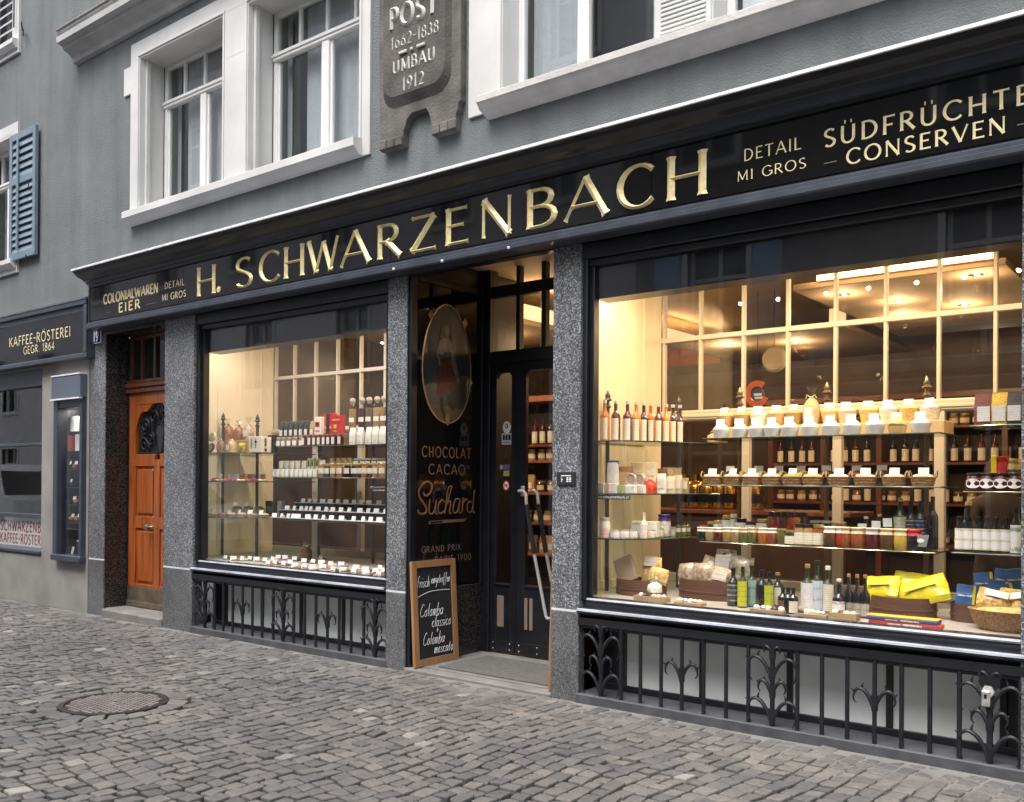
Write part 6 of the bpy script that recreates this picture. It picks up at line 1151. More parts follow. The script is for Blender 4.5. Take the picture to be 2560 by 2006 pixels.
for i,(x,y,r_) in enumerate(((-1.16,.36,12),(-1.00,.38,-12),(-1.07,.47,3))):
    t=put('pasta_bag',pillow(.19,.15,.10,PASTA if i else mk('golden pasta bag',(.5,.33,.09),.3,var=.4,scale=50,bump=.7,bscale=60,coat=.6),LABW if i<2 else None,(.45,.75)),(x,y,FZ+.10),f'clear bag of golden pasta, {ORD[i]} from the left in the wicker bowl','bag','pasta bags in the wicker bowl'); t.rotation_euler=(R(-38),R(r_),R(r_))
for i,(x,y,z,h_,w_) in enumerate(((-3.24,.66,.09,.15,.17),(-3.10,.62,.10,.15,.18),(-2.98,.72,.11,.24,.17),(-2.86,.72,.10,.21,.17),(-2.95,.58,.10,.13,.16),(-3.12,.74,.1,.19,.15))):
    t=put('pasta_bag',pillow(w_,h_,.09,PASTAC,m_label('faint label',(.5,.46,.4),(.2,.18,.3),30) if i in (2,4) else None),(x,y,FZ+z),f'shiny clear pasta bag, {ORD[i]} of six in the large oval box','bag','pasta bags in the large oval box'); t.rotation_euler=(R(-12),R((i-2)*5),R(6*i-12))
for i,(x,y,h_,rx_,l,mt) in enumerate(((-3.60,.44,.20,-22,'flat grey brown box leaning in the left oval box',mk('grey brown card',(.26,.19,.13),.7)),)):
    t=put('flat_box',carton(.15,.025,h_,mt,None),(x,y,FZ+.09),l,'carton',None); t.rotation_euler=(R(-20),R(-24),R(12))
for i,(x,y) in enumerate(((-3.48,.55),(-3.38,.46))):
    t=put('pasta_bag',pillow(.15,.19-.07*i,.07,PASTA,m_label('faint label',(.5,.46,.4),(.2,.18,.3),30) if not i else None,(.6,.95)),(x,y,FZ+.09),f'bag of yellow pasta, {"left" if not i else "right"} one in the left oval box','bag','pasta bags in the left oval box'); t.rotation_euler=(R(-15),R(8*i),R(8))
t=put('tied_bundle',gathered(.05,.10,mk('white feathers',(.72,.70,.66),.6,var=.3,scale=50,bump=.8),mk('white tie',(.6,.58,.52),.5)),(ROWX(q4(925),.30,1440),.26,FZ+.055),'white tied bundle on two thin sticks in front of the oval boxes','ornament',None); 
m=MB(); 
for s in (-.012,.02): m.tube([(ROWX(q4(925),.30,1440)+s,.26,FZ+.025),(ROWX(q4(925),.30,1440)+s,.26,FZ+.075)],.002,4)
o=obj('thin_stick',m,mk('pale stick',(.6,.55,.45),.6),None); o.parent=t; o.matrix_parent_inverse=t.matrix_world.inverted(); o.location=Vector(o.location)-t.location
TRAY=m_wood('light wooden tray',(.30,.20,.11),(.42,.30,.17),.6,'X',0)
def tray(x,y,wd,d,h,label,rz=0,seed=1):
    t=thing('wooden_tray',(x,y,FZ),label,'tray','wooden trays along the window front'); m=MB(); c=lambda a,b,e,f_,g,k:m.bbox(x+a,x+b,y+e,y+f_,FZ+g,FZ+k,.002)
    c(-wd/2,wd/2,-d/2,d/2,0,.008); c(-wd/2,wd/2,-d/2,-d/2+.008,.008,h); c(-wd/2,wd/2,d/2-.008,d/2,.008,h); c(-wd/2,-wd/2+.008,-d/2+.008,d/2-.008,.008,h); c(wd/2-.008,wd/2,-d/2+.008,d/2-.008,.008,h); obj('tray_body',m,TRAY,t)
    rr_=random.Random(seed)
    for k in range(int(wd/.04)):
        m=MB(); xx=x-wd/2+.03+k*(wd-.06)/max(1,int(wd/.04)-1); m.lathe([(0,0),(.02,.004),(.021,.02),(.012,.03),(0,.031)],(xx,y+rr_.uniform(-.01,.01),FZ+h*.55),8); obj('wrapped_sweet',m,rr_.choice((WHITE,CREAM,mk('dark sweet',(.08,.05,.04),.4),mk('silver wrap',(.6,.6,.62),.3,metal=.6))),t)
tray(-3.28,.22,.24,.10,.035,'wooden tray of small sweets at the left of the window front',seed=2); tray(-2.98,.21,.20,.09,.018,'low tray of silver and brown sweets right of the first tray',seed=3); tray(-2.42,.20,.22,.09,.022,'low pale tray of white sweets in front of the oil bottles',seed=4); tray(-2.14,.20,.20,.08,.02,'low tray of striped sweets in front of the green bottles',seed=5); tray(-1.95,.22,.17,.08,.04,'small wooden crate of white sweets at the feet of the slim bottles',seed=6)
for i,(c,l,z,x,w_) in enumerate((((.50,.06,.05),'red flat box lying lowest at the window front',0,-1.585,.40),((.05,.07,.20),'dark blue flat box with yellow lid lying on the red one',.022,-1.60,.40))):
    put('flat_box',carton(w_,.09,.021,mk(l[:14],c,.4),m_label('strip print '+l[:5],c if not i else (.05,.07,.20),(.8,.7,.3) if i else (.8,.8,.8),30,.05),(.1,.9),.5),(x,.20,FZ+z),l,'carton',None)
put('flat_box',carton(.40,.085,.008,mk('yellow lid',(.65,.45,.05),.4)),(-1.60,.202,FZ+.0435),'thin yellow card lid on top of the dark blue flat box','carton',None)
# right edge rack
for i,(px,c,l) in enumerate(((1715,(.13,.045,.035),'dark red beans'),(1895,(.50,.36,.06),'yellow lentils'),(2075,(.035,.035,.05),'black beans'))): put('bean_bag',bag(.108,.19,.06,stuff(l,c,110),m_glass('clear bag top',(.9,.9,.9),.1,1.5),LABW,(.12,.58),.62),(ROWX(q3(px),.48,1045),.48,zU[0]+.001),f'clear bag of {l} on the top shelf at the right edge','bag','bean bags on the right edge shelf')
for i,px in enumerate((1590,1750,1915,2080)): put('jam_jar',jar(.105,.046,gl('dark red'),BLKC,WHITE,oval=True),(ROWX(q3(px),.45,1215),.45,zU[1]+.001),f'jam jar with white oval label, {ORD[i]} of four at the right edge','jar','jam jars at the right edge')
put('red_jar',jar(.155,.045,gl('red'),REDC,mk('red label',(.45,.03,.05),.4),(.15,.7)),(ROWX(q3(1920),.62,1180),.62,zU[1]+.05),'tall red jar with red lid behind the jam jars','jar',None); put('yellow_carton',carton(.03,.05,.16,mk('bright yellow carton',(.66,.5,.02),.4)),(ROWX(q3(1840),.62,1180),.60,zU[1]+.05),'narrow bright yellow carton left of the red jar','carton',None); put('pickle_jar',jar(.14,.046,gl('tan'),GOLDC,m_label('black pickle label',(.05,.05,.05),(.6,.5,.2),40,.2),(.2,.6)),(ROWX(q3(2070),.62,1180),.62,zU[1]+.05),'pale jar with black label right of the red jar','jar',None)
m=MB(); m.bbox(-1.26,-.98,.56,.70,zU[1]+.001,zU[1]+.05,.004); obj('display_riser',m,CREAM,label='cream riser box behind the jam jars at the right edge',cat='riser')
for i,px in enumerate((1310,1402,1510,1608,1710,1815)): put('dressing_bottle',bottle(.205,.026,.26,gl('black'),m_label('white dressing label'+str(i%2),(.76,.75,.74),(.55,.45,.12),18,.25),BLKC,(.06,.66),.015,capz=.13),(ROWX(q6(px),.46,1375),.46,zU[2]+.001),f'dark dressing bottle with white label, {ORD[i]} from the left on the low right shelf','bottle','dressing bottles on the low right shelf')
put('dressing_bottle',bottle(.265,.031,.28,gl('black'),m_label('white green label',(.72,.74,.70),(.1,.2,.1),9,.2),BLKC,(.02,.62),.016,capz=.12),(ROWX(q6(1930),.46,1378),.46,zU[2]+.001),'taller dark dressing bottle at the right end of the low right shelf','bottle',None); put('flask_bottle',bottle(.29,.042,.36,gl('black'),None,GOLDC,nr=.018),(ROWX(q6(1405),.62,1370),.62,zU[2]+.001),'large dark bottle with gold cap behind the dressing bottles','bottle',None)
# ------------------------------------------------------------------ left window goods
def qa(x): return 480+x/4.192
def qb(x): return 480+x/3.163
def qc(x): return 470+x/5.339
BRN=mk('brown bread packet',(.30,.16,.07),.35,var=.5,scale=40,coat=.5); NAVR=mk('navy ribbon',(.03,.04,.15),.4); WHR=mk('white ribbon',(.72,.72,.72),.5); REDR=mk('red ribbon',(.45,.03,.03),.4)
za=zV[0]; m=MB(); x0,x1=ROWX(qc(435),.66,1110),ROWX(qc(890),.66,1110); m.bbox(x0,x1,.64,.86,za+.001,za+.145,.004); obj('display_riser',m,mk('tan cardboard box',(.55,.38,.16),.7),label='tan cardboard box under the tied bags in the left window',cat='riser')
for i,(px,mt,tie,h_,l) in enumerate(((540,BRN,NAVR,.25,'brown biscuit bag with navy ribbon and white top'),(680,BRN,NAVR,.22,'brown biscuit bag with navy bow, middle of the three'),(810,mk('green red packet',(.45,.34,.24),.35,var=.6,scale=25,coat=.5),WHR,.25,'pale biscuit bag with red and green print'))): put('biscuit_bag',gathered(.058,h_,mt,tie,LABW if i==2 else None),(ROWX(qc(px),.72,1080),.72,za+.146),l+' on the tan box','bag','tied biscuit bags in the left window',R(10*i))
for i,(px,pz,c,l) in enumerate(((325,.115,(.62,.58,.30),'yellow rimmed round package on top'),(310,.002,(.16,.03,.03),'dark red rimmed round package below'))):
    x=ROWX(qc(px),.34,1100); t=thing('round_package',(x,.34,za+pz),l+' at the left end of the corner shelf','package','round packages in the left window'); m=MB(); m.lathe([(0,-.012),(.046,-.012),(.052,0),(.046,.012),(0,.012)],n=22); m.v=[(x+a,.34-c_+b*.25,za+pz+.053+b) for a,b,c_ in m.v]; obj('rim',m,mk(l[:8]+' rim',c,.4),t,smooth=True)
    m=MB(); m.lathe([(.038,.0125),(0,.0128)],n=18); m.v=[(x+a,.34-c_-.002+b*.25,za+pz+.053+b) for a,b,c_ in m.v]; obj('face',m,m_label('oval print',(.68,.66,.55),(.2,.25,.12),30),t)
put('biscuit_bag',gathered(.040,.19,BRN,WHR,LABW),(ROWX(qc(440),.36,1110),.36,za+.001),'slim clear biscuit bag beside the round packages','bag','tied biscuit bags in the left window'); put('biscuit_bag',gathered(.052,.185,mk('tan biscuits',(.45,.30,.14),.4,var=.4,scale=40,coat=.5),WHR,LABW),(ROWX(qc(590),.40,1110),.40,za+.001),'wide clear biscuit bag with white label in front of the tan box','bag','tied biscuit bags in the left window')
put('herb_bag',pillow(.13,.10,.05,mk('yellow green sweets',(.42,.34,.08),.3,var=.5,scale=40,coat=.5)),(ROWX(qc(725),.46,1120),.46,za+.001),'flat bag of yellow green sweets in front of the tan box','bag',None)
put('white_carton',carton(.175,.07,.165,mk('white printed carton',(.70,.63,.54),.55),None,extra=[(-.30,-.22,.25,.85,mk('brown sign print',(.22,.12,.07),.6)),(.0,.16,.62,.72,SLATE),(.06,.10,.25,.85,SLATE)]),(ROWX(qc(925),.50,1120),.50,za+.001),'white carton with dark brush strokes on the corner shelf','carton',None,R(8))
put('portrait_carton',carton(.07,.06,.16,mk('white printed carton',(.70,.63,.54),.55),None,extra=[(-.4,.4,.4,.92,mk('grey portrait print',(.10,.09,.09),.6)),(-.45,.45,.08,.25,SLATE)]),(ROWX(qc(1052),.56,1120),.56,za+.001),'narrow carton with dark round portrait print','carton',None,R(8))
put('dark_carton',carton(.085,.06,.185,mk('dark green carton',(.018,.022,.012),.35),m_label('gold print',(.03,.035,.015),(.45,.35,.1),20,.05),(.2,.9),.35),(ROWX(qc(1128),.66,1120),.66,za+.001),'dark green carton with gold print at the end of the corner shelf','carton',None,R(10))
# small tins, middle corner shelf
zb_=zV[1]
for i,c in enumerate(((.40,.25,.18),(.18,.30,.46),(.56,.48,.36),(.22,.05,.06),(.38,.20,.12),(.20,.07,.06),(.28,.26,.26),(.45,.42,.40),(.25,.12,.10))):
    px=545+57*i; Y=.46+.03*i; put('spice_tin',tin(.075,.026,STL,m_label('tin band %d'%i,c,tuple(min(.8,v*2+.1) for v in c),40,.3)),(ROWX(qc(px),Y,1190),Y,zb_+.001),f'small coloured spice tin with pale lid, {ORD[i]} from the left in the left window','tin','small spice tins in the left window')
rr_=random.Random(5); SW=[(.55,.03,.03),(.70,.68,.62),(.65,.5,.05),(.6,.15,.08),(.45,.04,.10)]
for i in range(13):
    c=SW[i%5]; Y=.30+.022*i; m=MB(); x=ROWX(qc(330+58*i),Y,1200); m.lathe([(0,0),(.022,.003),(.025,.012),(.015,.02),(0,.022)],(x,Y,zb_+.001),9); obj('wrapped_sweet',m,mk('sweet %d'%(i%5),c,.3),None,True,f'small wrapped sweet, {ORD[i]} from the left at the front of the tin shelf','sweet','wrapped sweets on the tin shelf')
put('small_crate',carton(.12,.06,.03,TRAY),(ROWX(qc(395),.40,1190),.40,zb_+.001),'low pale wooden box left of the spice tins','box',None); cards([(ROWX(qc(420),.38,1190),.38,.035)],'above the low wooden box',zb_)
# low corner shelf: shallow baskets of pralines with cards
zc_=zV[2]; cp=[]
CHOC=stuff('chocolate pralines',(.10,.045,.022),55); CHOCL=stuff('milk chocolate pieces',(.30,.16,.08),55); WCH=stuff('pale almond pieces',(.55,.42,.26),55)
for i,px in enumerate((345,460,580,720,865,1010)):
    Y=.36+.045*i; x=ROWX(qc(px),Y,1290); put('shallow_basket',basket(.062,.050,.028,(WCH,CHOCL,WCH)[i%3],.015,mk('pale cane',(.42,.30,.17),.8,var=.4,scale=70,bump=.7),False),(x,Y,zc_+.001),f'shallow cane basket of sweets, {ORD[i]} from the left on the low corner shelf','basket','shallow cane baskets in the left window'); cp.append((x,Y-.035,.034))
for i,px in enumerate((660,805,950)):
    Y=.66+.05*i; x=ROWX(qc(px),Y,1270); put('shallow_basket',basket(.07,.055,.05,CHOC,.035,mk('pale cane',(.42,.30,.17),.8,var=.4,scale=70,bump=.7),False),(x,Y,zc_+.022),f'cane basket of dark chocolate, {ORD[i]} of three in the back row','basket','shallow cane baskets in the left window'); cp.append((x,Y-.03,.105))
cards(cp,'in the cane baskets',zc_)
for i,(px,w_,c) in enumerate(((1115,.13,(.05,.05,.035)),(1240,.06,(.30,.26,.24)))): put('upright_carton',carton(w_,.05,.165,mk(('dark olive card','grey card')[i],c,.6),None),(ROWX(qc(px),.80,1270),.80,zc_+.001),('dark olive upright carton behind the cane baskets','narrow grey carton right of the dark olive carton')[i],'carton',None,R(10))
# middle rack, top shelf
z0=zL[0]; R0=z0+.125; Yf,Yb=.69,.90
m=MB(); m.bbox(-7.86,-5.66,.83,1.06,z0+.001,R0,.004); obj('display_riser',m,mk('dark riser',(.16,.10,.06),.6),label='dark riser step behind the small labelled bags in the left window',cat='riser')
for i,px in enumerate((910,962,1020,1080,1150)): put('spice_bag',jar(.10,.030,stuff('brown spice',(.26,.17,.09),80),mk('clear lid glass',(.45,.40,.34),.2),LABW,(.1,.6)),(ROWX(qa(px),Yf,1105),Yf,z0+.001),f'jar of brown spice with white label, {ORD[i]} from the left on the top left rack','jar','spice jars on the left rack')
for i,px in enumerate((1178,1243,1292,1341,1392,1440,1492,1558)): put('dark_bag',bag(.052,.115,.04,gl('dark red'),mk('copper foil',(.40,.18,.09),.3,metal=.4),LABW,(.12,.72),.7),(ROWX(qa(px),Yf,1105),Yf,z0+.001),f'small dark red bag with white label, {ORD[i]} of eight right of the spice jars','bag','small dark red bags on the left rack')
for i,px in enumerate((950,1000,1052,1105,1155,1210)): put('tea_bag',bag(.062,.155,.045,mk('dark grey green tea bag',(.035,.045,.05),.45),mk('grey blue fold',(.11,.135,.16),.4),LABW,(.02,.42),.68),(ROWX(qa(px),Yb,1060),Yb,R0+.001),f'dark grey tea bag with white label, {ORD[i]} of six in the left window','bag','dark grey tea bags')
put('tan_bag',bag(.065,.15,.045,stuff('tan seeds',(.42,.29,.17),70),None,LABW,(.05,.4),.65),(ROWX(qa(1268),Yb,1060),Yb,R0+.001),'tan seed bag right of the dark grey tea bags','bag',None)
put('white_box',carton(.10,.06,.185,mk('white coffee carton',(.74,.70,.64),.5),None,extra=[(-.33,.33,.46,.72,mk('red ring print',(.50,.08,.07),.5)),(-.2,.2,.52,.66,mk('white ring centre',(.74,.70,.64),.5)),(-.35,.35,.2,.24,mk('red ring print',(.50,.08,.07),.5))]),(ROWX(qa(1338),Yb,1060),Yb,R0+.001),'white carton with red ring beside the red packs','carton',None)
put('red_pack',carton(.155,.06,.22,mk('bright red pack',(.50,.02,.025),.3,coat=.4),None,extra=[(-.14,.16,0,1,SLATE),(-.45,.45,.28,.40,m_label('grey on red',(.45,.4,.38),(.5,.05,.05),40)),(-.45,-.2,.08,.22,mk('orange print',(.7,.25,.03),.4))]),(ROWX(qa(1448),Yb+.05,1050),Yb+.05,R0+.001),'tall red and black coffee pack in the left window','pack',None)
put('red_pack',carton(.145,.06,.185,mk('bright red pack',(.50,.02,.025),.3,coat=.4),None,extra=[(-.40,.45,.64,.82,m_label('white on red',(.55,.02,.03),(.75,.6,.6),30,.1)),(-.25,.05,.30,.52,mk('yellow diamond',(.72,.48,.03),.4)),(-.3,.1,.1,.2,mk('orange print',(.7,.25,.03),.4))]),(ROWX(qa(1535),Yb-.03,1060),Yb-.03,R0+.001),'bright red pack with yellow diamond in the left window','pack',None)
for i,(px,c) in enumerate(((1683,GRAIN),(1783,stuff('dark plum fill',(.10,.05,.07),90)),(1857,stuff('grey brown fill',(.20,.14,.10),90)),(1940,FLAKE),(2012,GRAIN),(2060,SEED))):
    def f(c=c):
        m=MB(); m.lathe([(0,0),(.036,0),(.038,.01),(.038,.24),(.034,.262),(0,.262)],n=16); o=[P_(m,'filled_glass',mk('glass of '+c.name,tuple(c.node_tree.nodes['Color Ramp'].color_ramp.elements[0].color[:3]),.15,var=.4,scale=90,coat=.5))]
        m=MB(); m.lathe([(.0345,.262),(.028,.30),(.018,.31),(.03,.312)],n=16); o.append(P_(m,'glass_shoulder',CLEAR)); m=MB(); m.lathe([(.016,.305),(.020,.318),(.030,.335),(.031,.35),(.024,.368),(0,.375)],n=14); o.append(P_(m,'ball_stopper',mk('glass ball stopper',(.40,.37,.33),.08,coat=.6))); m=MB(); lab_strip(m,.0388,.13,.175,65); o.append(P_(m,'label',LABW)); return o
    put('stopper_jar',proto(('sj',c.name),f),(ROWX(qa(px),Yb-.04,1090),Yb-.04,R0-.02),f'tall glass jar with ball stopper, {ORD[i]} from the left beside the granite pillar','jar','tall stopper jars')
for i,px in enumerate((1690,1770,1860,1930,2005,2060)):
    put('white_bag',bag(.075,.165,.05,mk('white paper bag',(.74,.70,.63),.6,bump=.4,bscale=25),None,LABW,(.15,.55),.6),(ROWX(qa(px),Yf-.02,1105),Yf-.02,z0+.001),f'white paper bag with label, {ORD[i]} from the left in front of the stopper jars','bag','white paper bags on the left rack')
# second shelf
z1=zL[1]; R1=z1+.085; m=MB(); m.bbox(-7.88,-5.66,.80,1.06,z1+.001,R1,.003); obj('display_riser',m,mk('black riser',(.015,.015,.015),.4),label='black riser step behind the honey jars in the left window',cat='riser')
for i,px in enumerate((865,908,958,1002,1055,1102,1150,1197,1248,1297)): put('mustard_jar',jar(.085,.030,mk('yellow mustard glass',(.50,.38,.10),.15,coat=.4),WHC,LABW,(.1,.85)),(ROWX(qa(px),Yf,1190),Yf,z1+.001),f'small yellow jar with white label, {ORD[i]} from the left on the middle left shelf','jar','small yellow jars on the left rack')
for i,(px,c) in enumerate(zip((1362,1418,1485,1552,1630,1705,1757,1812,1872,1925,1998),('honey','brown','honey','amber','black','purple','brown','amber','dark red','honey','amber'))): put('honey_jar',jar(.135,.037,gl(c),GOLDC,m_label('honey label',(.76,.72,.62),(.15,.12,.1),45),(.28,.66)),(ROWX(qa(px),Yf-.02,1190),Yf-.02,z1+.001),f'{c} honey jar with gold lid and white label, {ORD[i]} from the left','jar','honey jars on the left rack')
for i,px in enumerate((945,1002,1060,1117,1185)): put('mustard_jar',jar(.09,.034,mk('yellow mustard glass',(.50,.38,.10),.15,coat=.4),WHC,LABW,(.1,.85)),(ROWX(qa(px),.88,1160),.88,R1+.001),f'small yellow jar with white label, {ORD[i]} of five on the black riser','jar','small yellow jars on the left rack')
for i,px in enumerate((1235,1272,1322)): put('green_packet',carton(.045,.03,.115,mk('pale green packet',(.42,.44,.20),.5),SLATE,(.3,.8),.4,[(-.4,.4,.04,.25,WHITE)]),(ROWX(qa(px),.88,1160),.88,R1+.001),f'slim pale green packet with black stripe, {ORD[i]} of three','packet','slim green packets')
put('brown_jar',jar(.125,.042,gl('brown'),BLKC,LABW,(.3,.75)),(ROWX(qa(1380),.88,1160),.88,R1+.001),'dark brown jar with white label on the black riser','jar',None)
for i,px in enumerate((1475,1540,1602,1660)): put('cork_jar',jar(.11,.034,gl('tan'),mk('cork lid',(.36,.25,.15),.8),LABC,(.15,.55)),(ROWX(qa(px),.88,1160),.88,R1+.001),f'tan jar with cork lid, {ORD[i]} of four on the black riser','jar','cork jars on the left rack')
for i,px in enumerate((1728,1795,1850,1915,1975,2030)): put('silver_jar',jar(.105,.034,gl('black'),STL if i<4 else GOLDC,LABW,(.15,.75)),(ROWX(qa(px),.88,1160),.88,R1+.001),f'dark jar with white label and metal lid, {ORD[i]} from the left on the black riser','jar','dark jars on the left rack')
# third shelf: three black steps of pralines
z2=zL[2]
TIER=[(.66,.0,(650,705,758,805,840,915,975,1035,1100,1180,1275,1350,1410,1480)),(.80,.075,(750,805,860,900,935,995,1058,1110,1175,1240,1325,1390,1455,1525)),(.94,.15,(875,925,968,1030,1090,1150,1215,1275,1335,1395,1475))]
for k,(Y,dz,xs_) in enumerate(TIER):
    t=thing('stepped_tray',(-6.8,Y,z2+dz),f'black stepped tray with silver rim, {("front","middle","back")[k]} step of the praline display','tray','stepped trays in the left window'); xa=ROWX(qb(xs_[0]-25),Y,1280); m=MB(); m.bbox(xa,-5.66,Y-.06,Y+.075,z2+.001,z2+dz+.012,.003); obj('step',m,mk('black riser',(.015,.015,.015),.4),t); m=MB(); m.tube([(xa,Y-.064,z2+dz+.014),(-5.66,Y-.064,z2+dz+.014)],.006,6); obj('silver_rim',m,STL,t,smooth=True)
    for i,px in enumerate(xs_):
        x=ROWX(qb(px),Y-.02,1280); put('praline_pile',bowl(.034,.006,(CHOC,CHOCL,CHOC,WCH)[(i*3+k)%4],.022,mk('paper dish',(.4,.36,.3),.6),i%3,.25),(x,Y,z2+dz+.0125),f'small pile of pralines, {ORD[i]} from the left on the {("front","middle","back")[k]} tray step','pralines','piles of pralines in the left window')
    cards([(ROWX(qb(px),Y-.04,1280),Y-.04,dz+.016) for px in xs_],f'on the {("front","middle","back")[k]} praline tray step',z2,.058,.042)
# floor: chocolates with price cards
FC=[(262,808),(328,815),(395,815),(455,815),(510,822),(575,828),(635,820),(680,805),(735,808),(655,848),(600,850),(722,858),(775,845),(810,818),(815,870),(885,835),(888,876),(950,884),(955,840),(1015,812),(1025,848),(1035,882),(1095,858),(1115,900),(1180,862),(1195,905),(1280,915),(1298,888),(1372,902),(1378,935),(1450,915),(1485,890),(1475,938),(1525,915)]
FC.sort()
for i,(px,py) in enumerate(FC):
    q=fx(480+px/3.163,1140+(py+14)/3.163); yy=min(1.25,max(.17,q.y)); x=ROWX(480+px/3.163,yy,1410)
    l=f'low pile of chocolates on the left window floor, number {i+1} from the left'
    put('chocolate_pile',bowl(.05,.006,(CHOC,CHOCL,WCH,CHOC,CHOCL)[i%5],.020,mk('paper dish',(.4,.36,.3),.6),i%3,.3),(x,yy+.03,FZ+.0005),f'low pile of chocolates on the floor of the left window','chocolates','chocolate piles on the left window floor')
    put('price_card',card(.066,.045),(x,yy-.005,FZ+.002),f'small white price card standing on the floor of the left window','price card','price cards on the left window floor',R(rg.uniform(-10,30)))
put('tied_bag',gathered(.055,.20,CHOC,WHR),(ROWX(qb(905),.8,1400),.8,FZ+.001),'clear tied bag of chocolate standing on the left window floor','bag',None)
x=ROWX(480+1500/3.163,.40,1225); t=thing('web_address_strip',(x,.33,1.44),'short black shelf strip with a web address beside the granite pillar in the left window','sign'); m=MB(); x0=at(480+1425/3.163,1225,.33).x; zz=at(480+1425/3.163,1140+282/3.163,.33).z; m.box(x0,x0+.30,.33,.334,zz,zz+.028); obj('strip',m,SLATE,t); m=MB(); lower(m,'www.schwarzenbach.ch',(x0+.006,.329,zz+.006),.016,.30); obj('lettering',m,WHITE,t)
rack('s','small glass shelf beside the granite pillar in the left window',[],[(RS(x0-.02,-5.60,.33,.62),zz+.042)],(x0,.4,zz)); put('small_basket',basket(.06,.045,.04,WCH,.02,WICKER,False),(x0+.15,.42,zz+.043),'small basket of pale sweets on the little shelf beside the pillar','basket',None)
# ------------------------------------------------------------------ narrow showcase contents
NUT=stuff('brown nut loaf',(.27,.13,.06),60)
q=at(192,1060,.14); put('white_canister',tin(at(192,1041,.14).z-SHZ[0],.055,mk('white canister',(.72,.72,.72),.35),WHITE),(at(188,1081,.14).x,.14,SHZ[0]),'white canister on the top shelf of the narrow showcase','canister',None)
put('red_tin',tin(.19,.06,mk('showcase red tin',(.46,.05,.06),.3),mk('showcase red tin',(.46,.05,.06),.3)),(at(176,1129,.12).x,.12,SHZ[1]),'red tin on the second shelf of the narrow showcase','tin',None); put('white_box',carton(.09,.08,.20,WHITE),(at(196,1129,.13).x,.15,SHZ[1]),'white box right of the red tin in the showcase','carton',None)
for i,(px,k) in enumerate(((174,2),(190,2),(174,3),(173,4),(192,4),(170,5),(180,5),(194,5))):
    x=at(px,1174+44*(k-2),.12).x; m=MB(); r_=.045; m.lathe([(0,0),(r_*.7,.004),(r_,.03),(r_*.8,.06),(r_*.3,.075),(0,.077)],(x,.12,SHZ[k]+.001),14,sx=1); t=thing('nut_loaf',(x,.12,SHZ[k]),f'small round brown loaf, {("first","second")[i%2]} on the {ORD[k]} shelf of the showcase' if k<5 else f'small round brown loaf, {ORD[i-5]} on the lowest glass shelf of the showcase','loaf','brown loaves in the showcase'); obj('loaf',m,NUT,t,smooth=True)
cards([(at(a,1150,.09).x,.09,SHZ[k]-SHZ[2]+.06) for a,k in ((176,2),(190,2),(178,3),(187,4),(183,5),(197,5))],'behind the loaves in the narrow showcase',SHZ[2],.05,.04,'price cards in the showcase')
put('folded_leaflet',card(.11,.09),(at(172,1390,.1).x,.12,.646),'white folded leaflet on the floor of the narrow showcase','leaflet',None); put('small_basket',basket(.07,.05,.10,mk('cream cloth',(.6,.55,.45),.8),.02,mk('dark cane',(.1,.06,.04),.7,var=.4,scale=60,bump=.6),False),(at(194,1360,.16).x,.2,.70),'dark little basket with cream cloth low in the showcase','basket',None)
m=MB(); m.bbox(at(194,1360,.16).x-.06,at(194,1360,.16).x+.06,.15,.25,.646,.70,.003); obj('display_riser',m,BLACK,label='black block under the little basket in the narrow showcase',cat='riser')
# ------------------------------------------------------------------ deeper in the shop
SJ=[jar(.13,.05,gl(c),GOLDC,LABC,(.2,.6)) for c in ('honey','tan','brown','rust')]; SB=[bottle(.30,.038,.3,gl(c),LABC,BLKC,(.06,.5)) for c in ('black','dark red')]; SP=[bag(.12,.2,.07,stuff(n_,c,60),None,LABC,(.2,.55)) for n_,c in (('golden pasta',(.45,.27,.09)),('brown beans shelf',(.16,.08,.05)))]
def shop_shelf(x0,x1,y,zs,ztop,label,mt=WOODR,d=.32,dividers=2,fill=None,seed=1,where=''):
    t=thing('wall_shelf',((x0+x1)/2,y,.02),label,'shelf'); m=MB()
    for k in range(dividers+1): x=x0+(x1-x0)*k/dividers; m.bbox(x-.03,x+.03,y,y+d,.02,ztop,.004)
    obj('upright',m,mt,t); m=MB(); m.box(x0,x1,y+d,y+d+.02,.02,ztop); obj('back_panel',m,mk('dark shelf back',(.035,.018,.010),.6),t)
    m=MB(); m.bbox(x0-.06,x1+.06,y-.03,y+d,ztop,ztop+.07,.006); obj('top_board',m,mt,t)
    for z in zs: m=MB(); m.bbox(x0+.03,x1-.03,y-.01,y+d-.002,z-.03,z,.004); obj('shelf_board',m,mt,t)
    r_=random.Random(seed); n=0
    for zi,z in enumerate(zs):
        ps=fill[zi%len(fill)]; x=x0+.09
        while x<x1-.08:
            p=r_.choice(ps); n+=1; nm={0:'shelf_goods'}
            k='glass_jar' if p in SJ else 'wine_bottle' if p in SB else 'food_bag'
            put(k,p,(x,y+.08+r_.uniform(0,.04),z+.001),f'{"jar" if p in SJ else "dark bottle" if p in SB else "filled bag"} with pale label standing on the {where}',{'glass_jar':'jar','wine_bottle':'bottle','food_bag':'bag'}[k],f'{"jars" if p in SJ else "bottles" if p in SB else "bags"} on the {where}')
            x+=r_.uniform(.115,.15)
    return t
shop_shelf(-7.6,-5.15,3.0,(.75,1.10,1.44,1.80,1.98),2.46,'red brown wooden wall shelf seen through the entrance door',dividers=3,fill=[SP,SP+SJ,SP+SJ,SJ,SB],seed=2,where='wooden shelf behind the entrance door')
shop_shelf(-4.6,-1.4,5.4,(.9,1.35,1.8,2.2),2.5,'dark wooden wall shelf at the back of the shop behind the right window',DOORD,dividers=5,fill=[SJ,SJ+SB,SB,SJ],seed=3,where='dark back shelf of the shop')
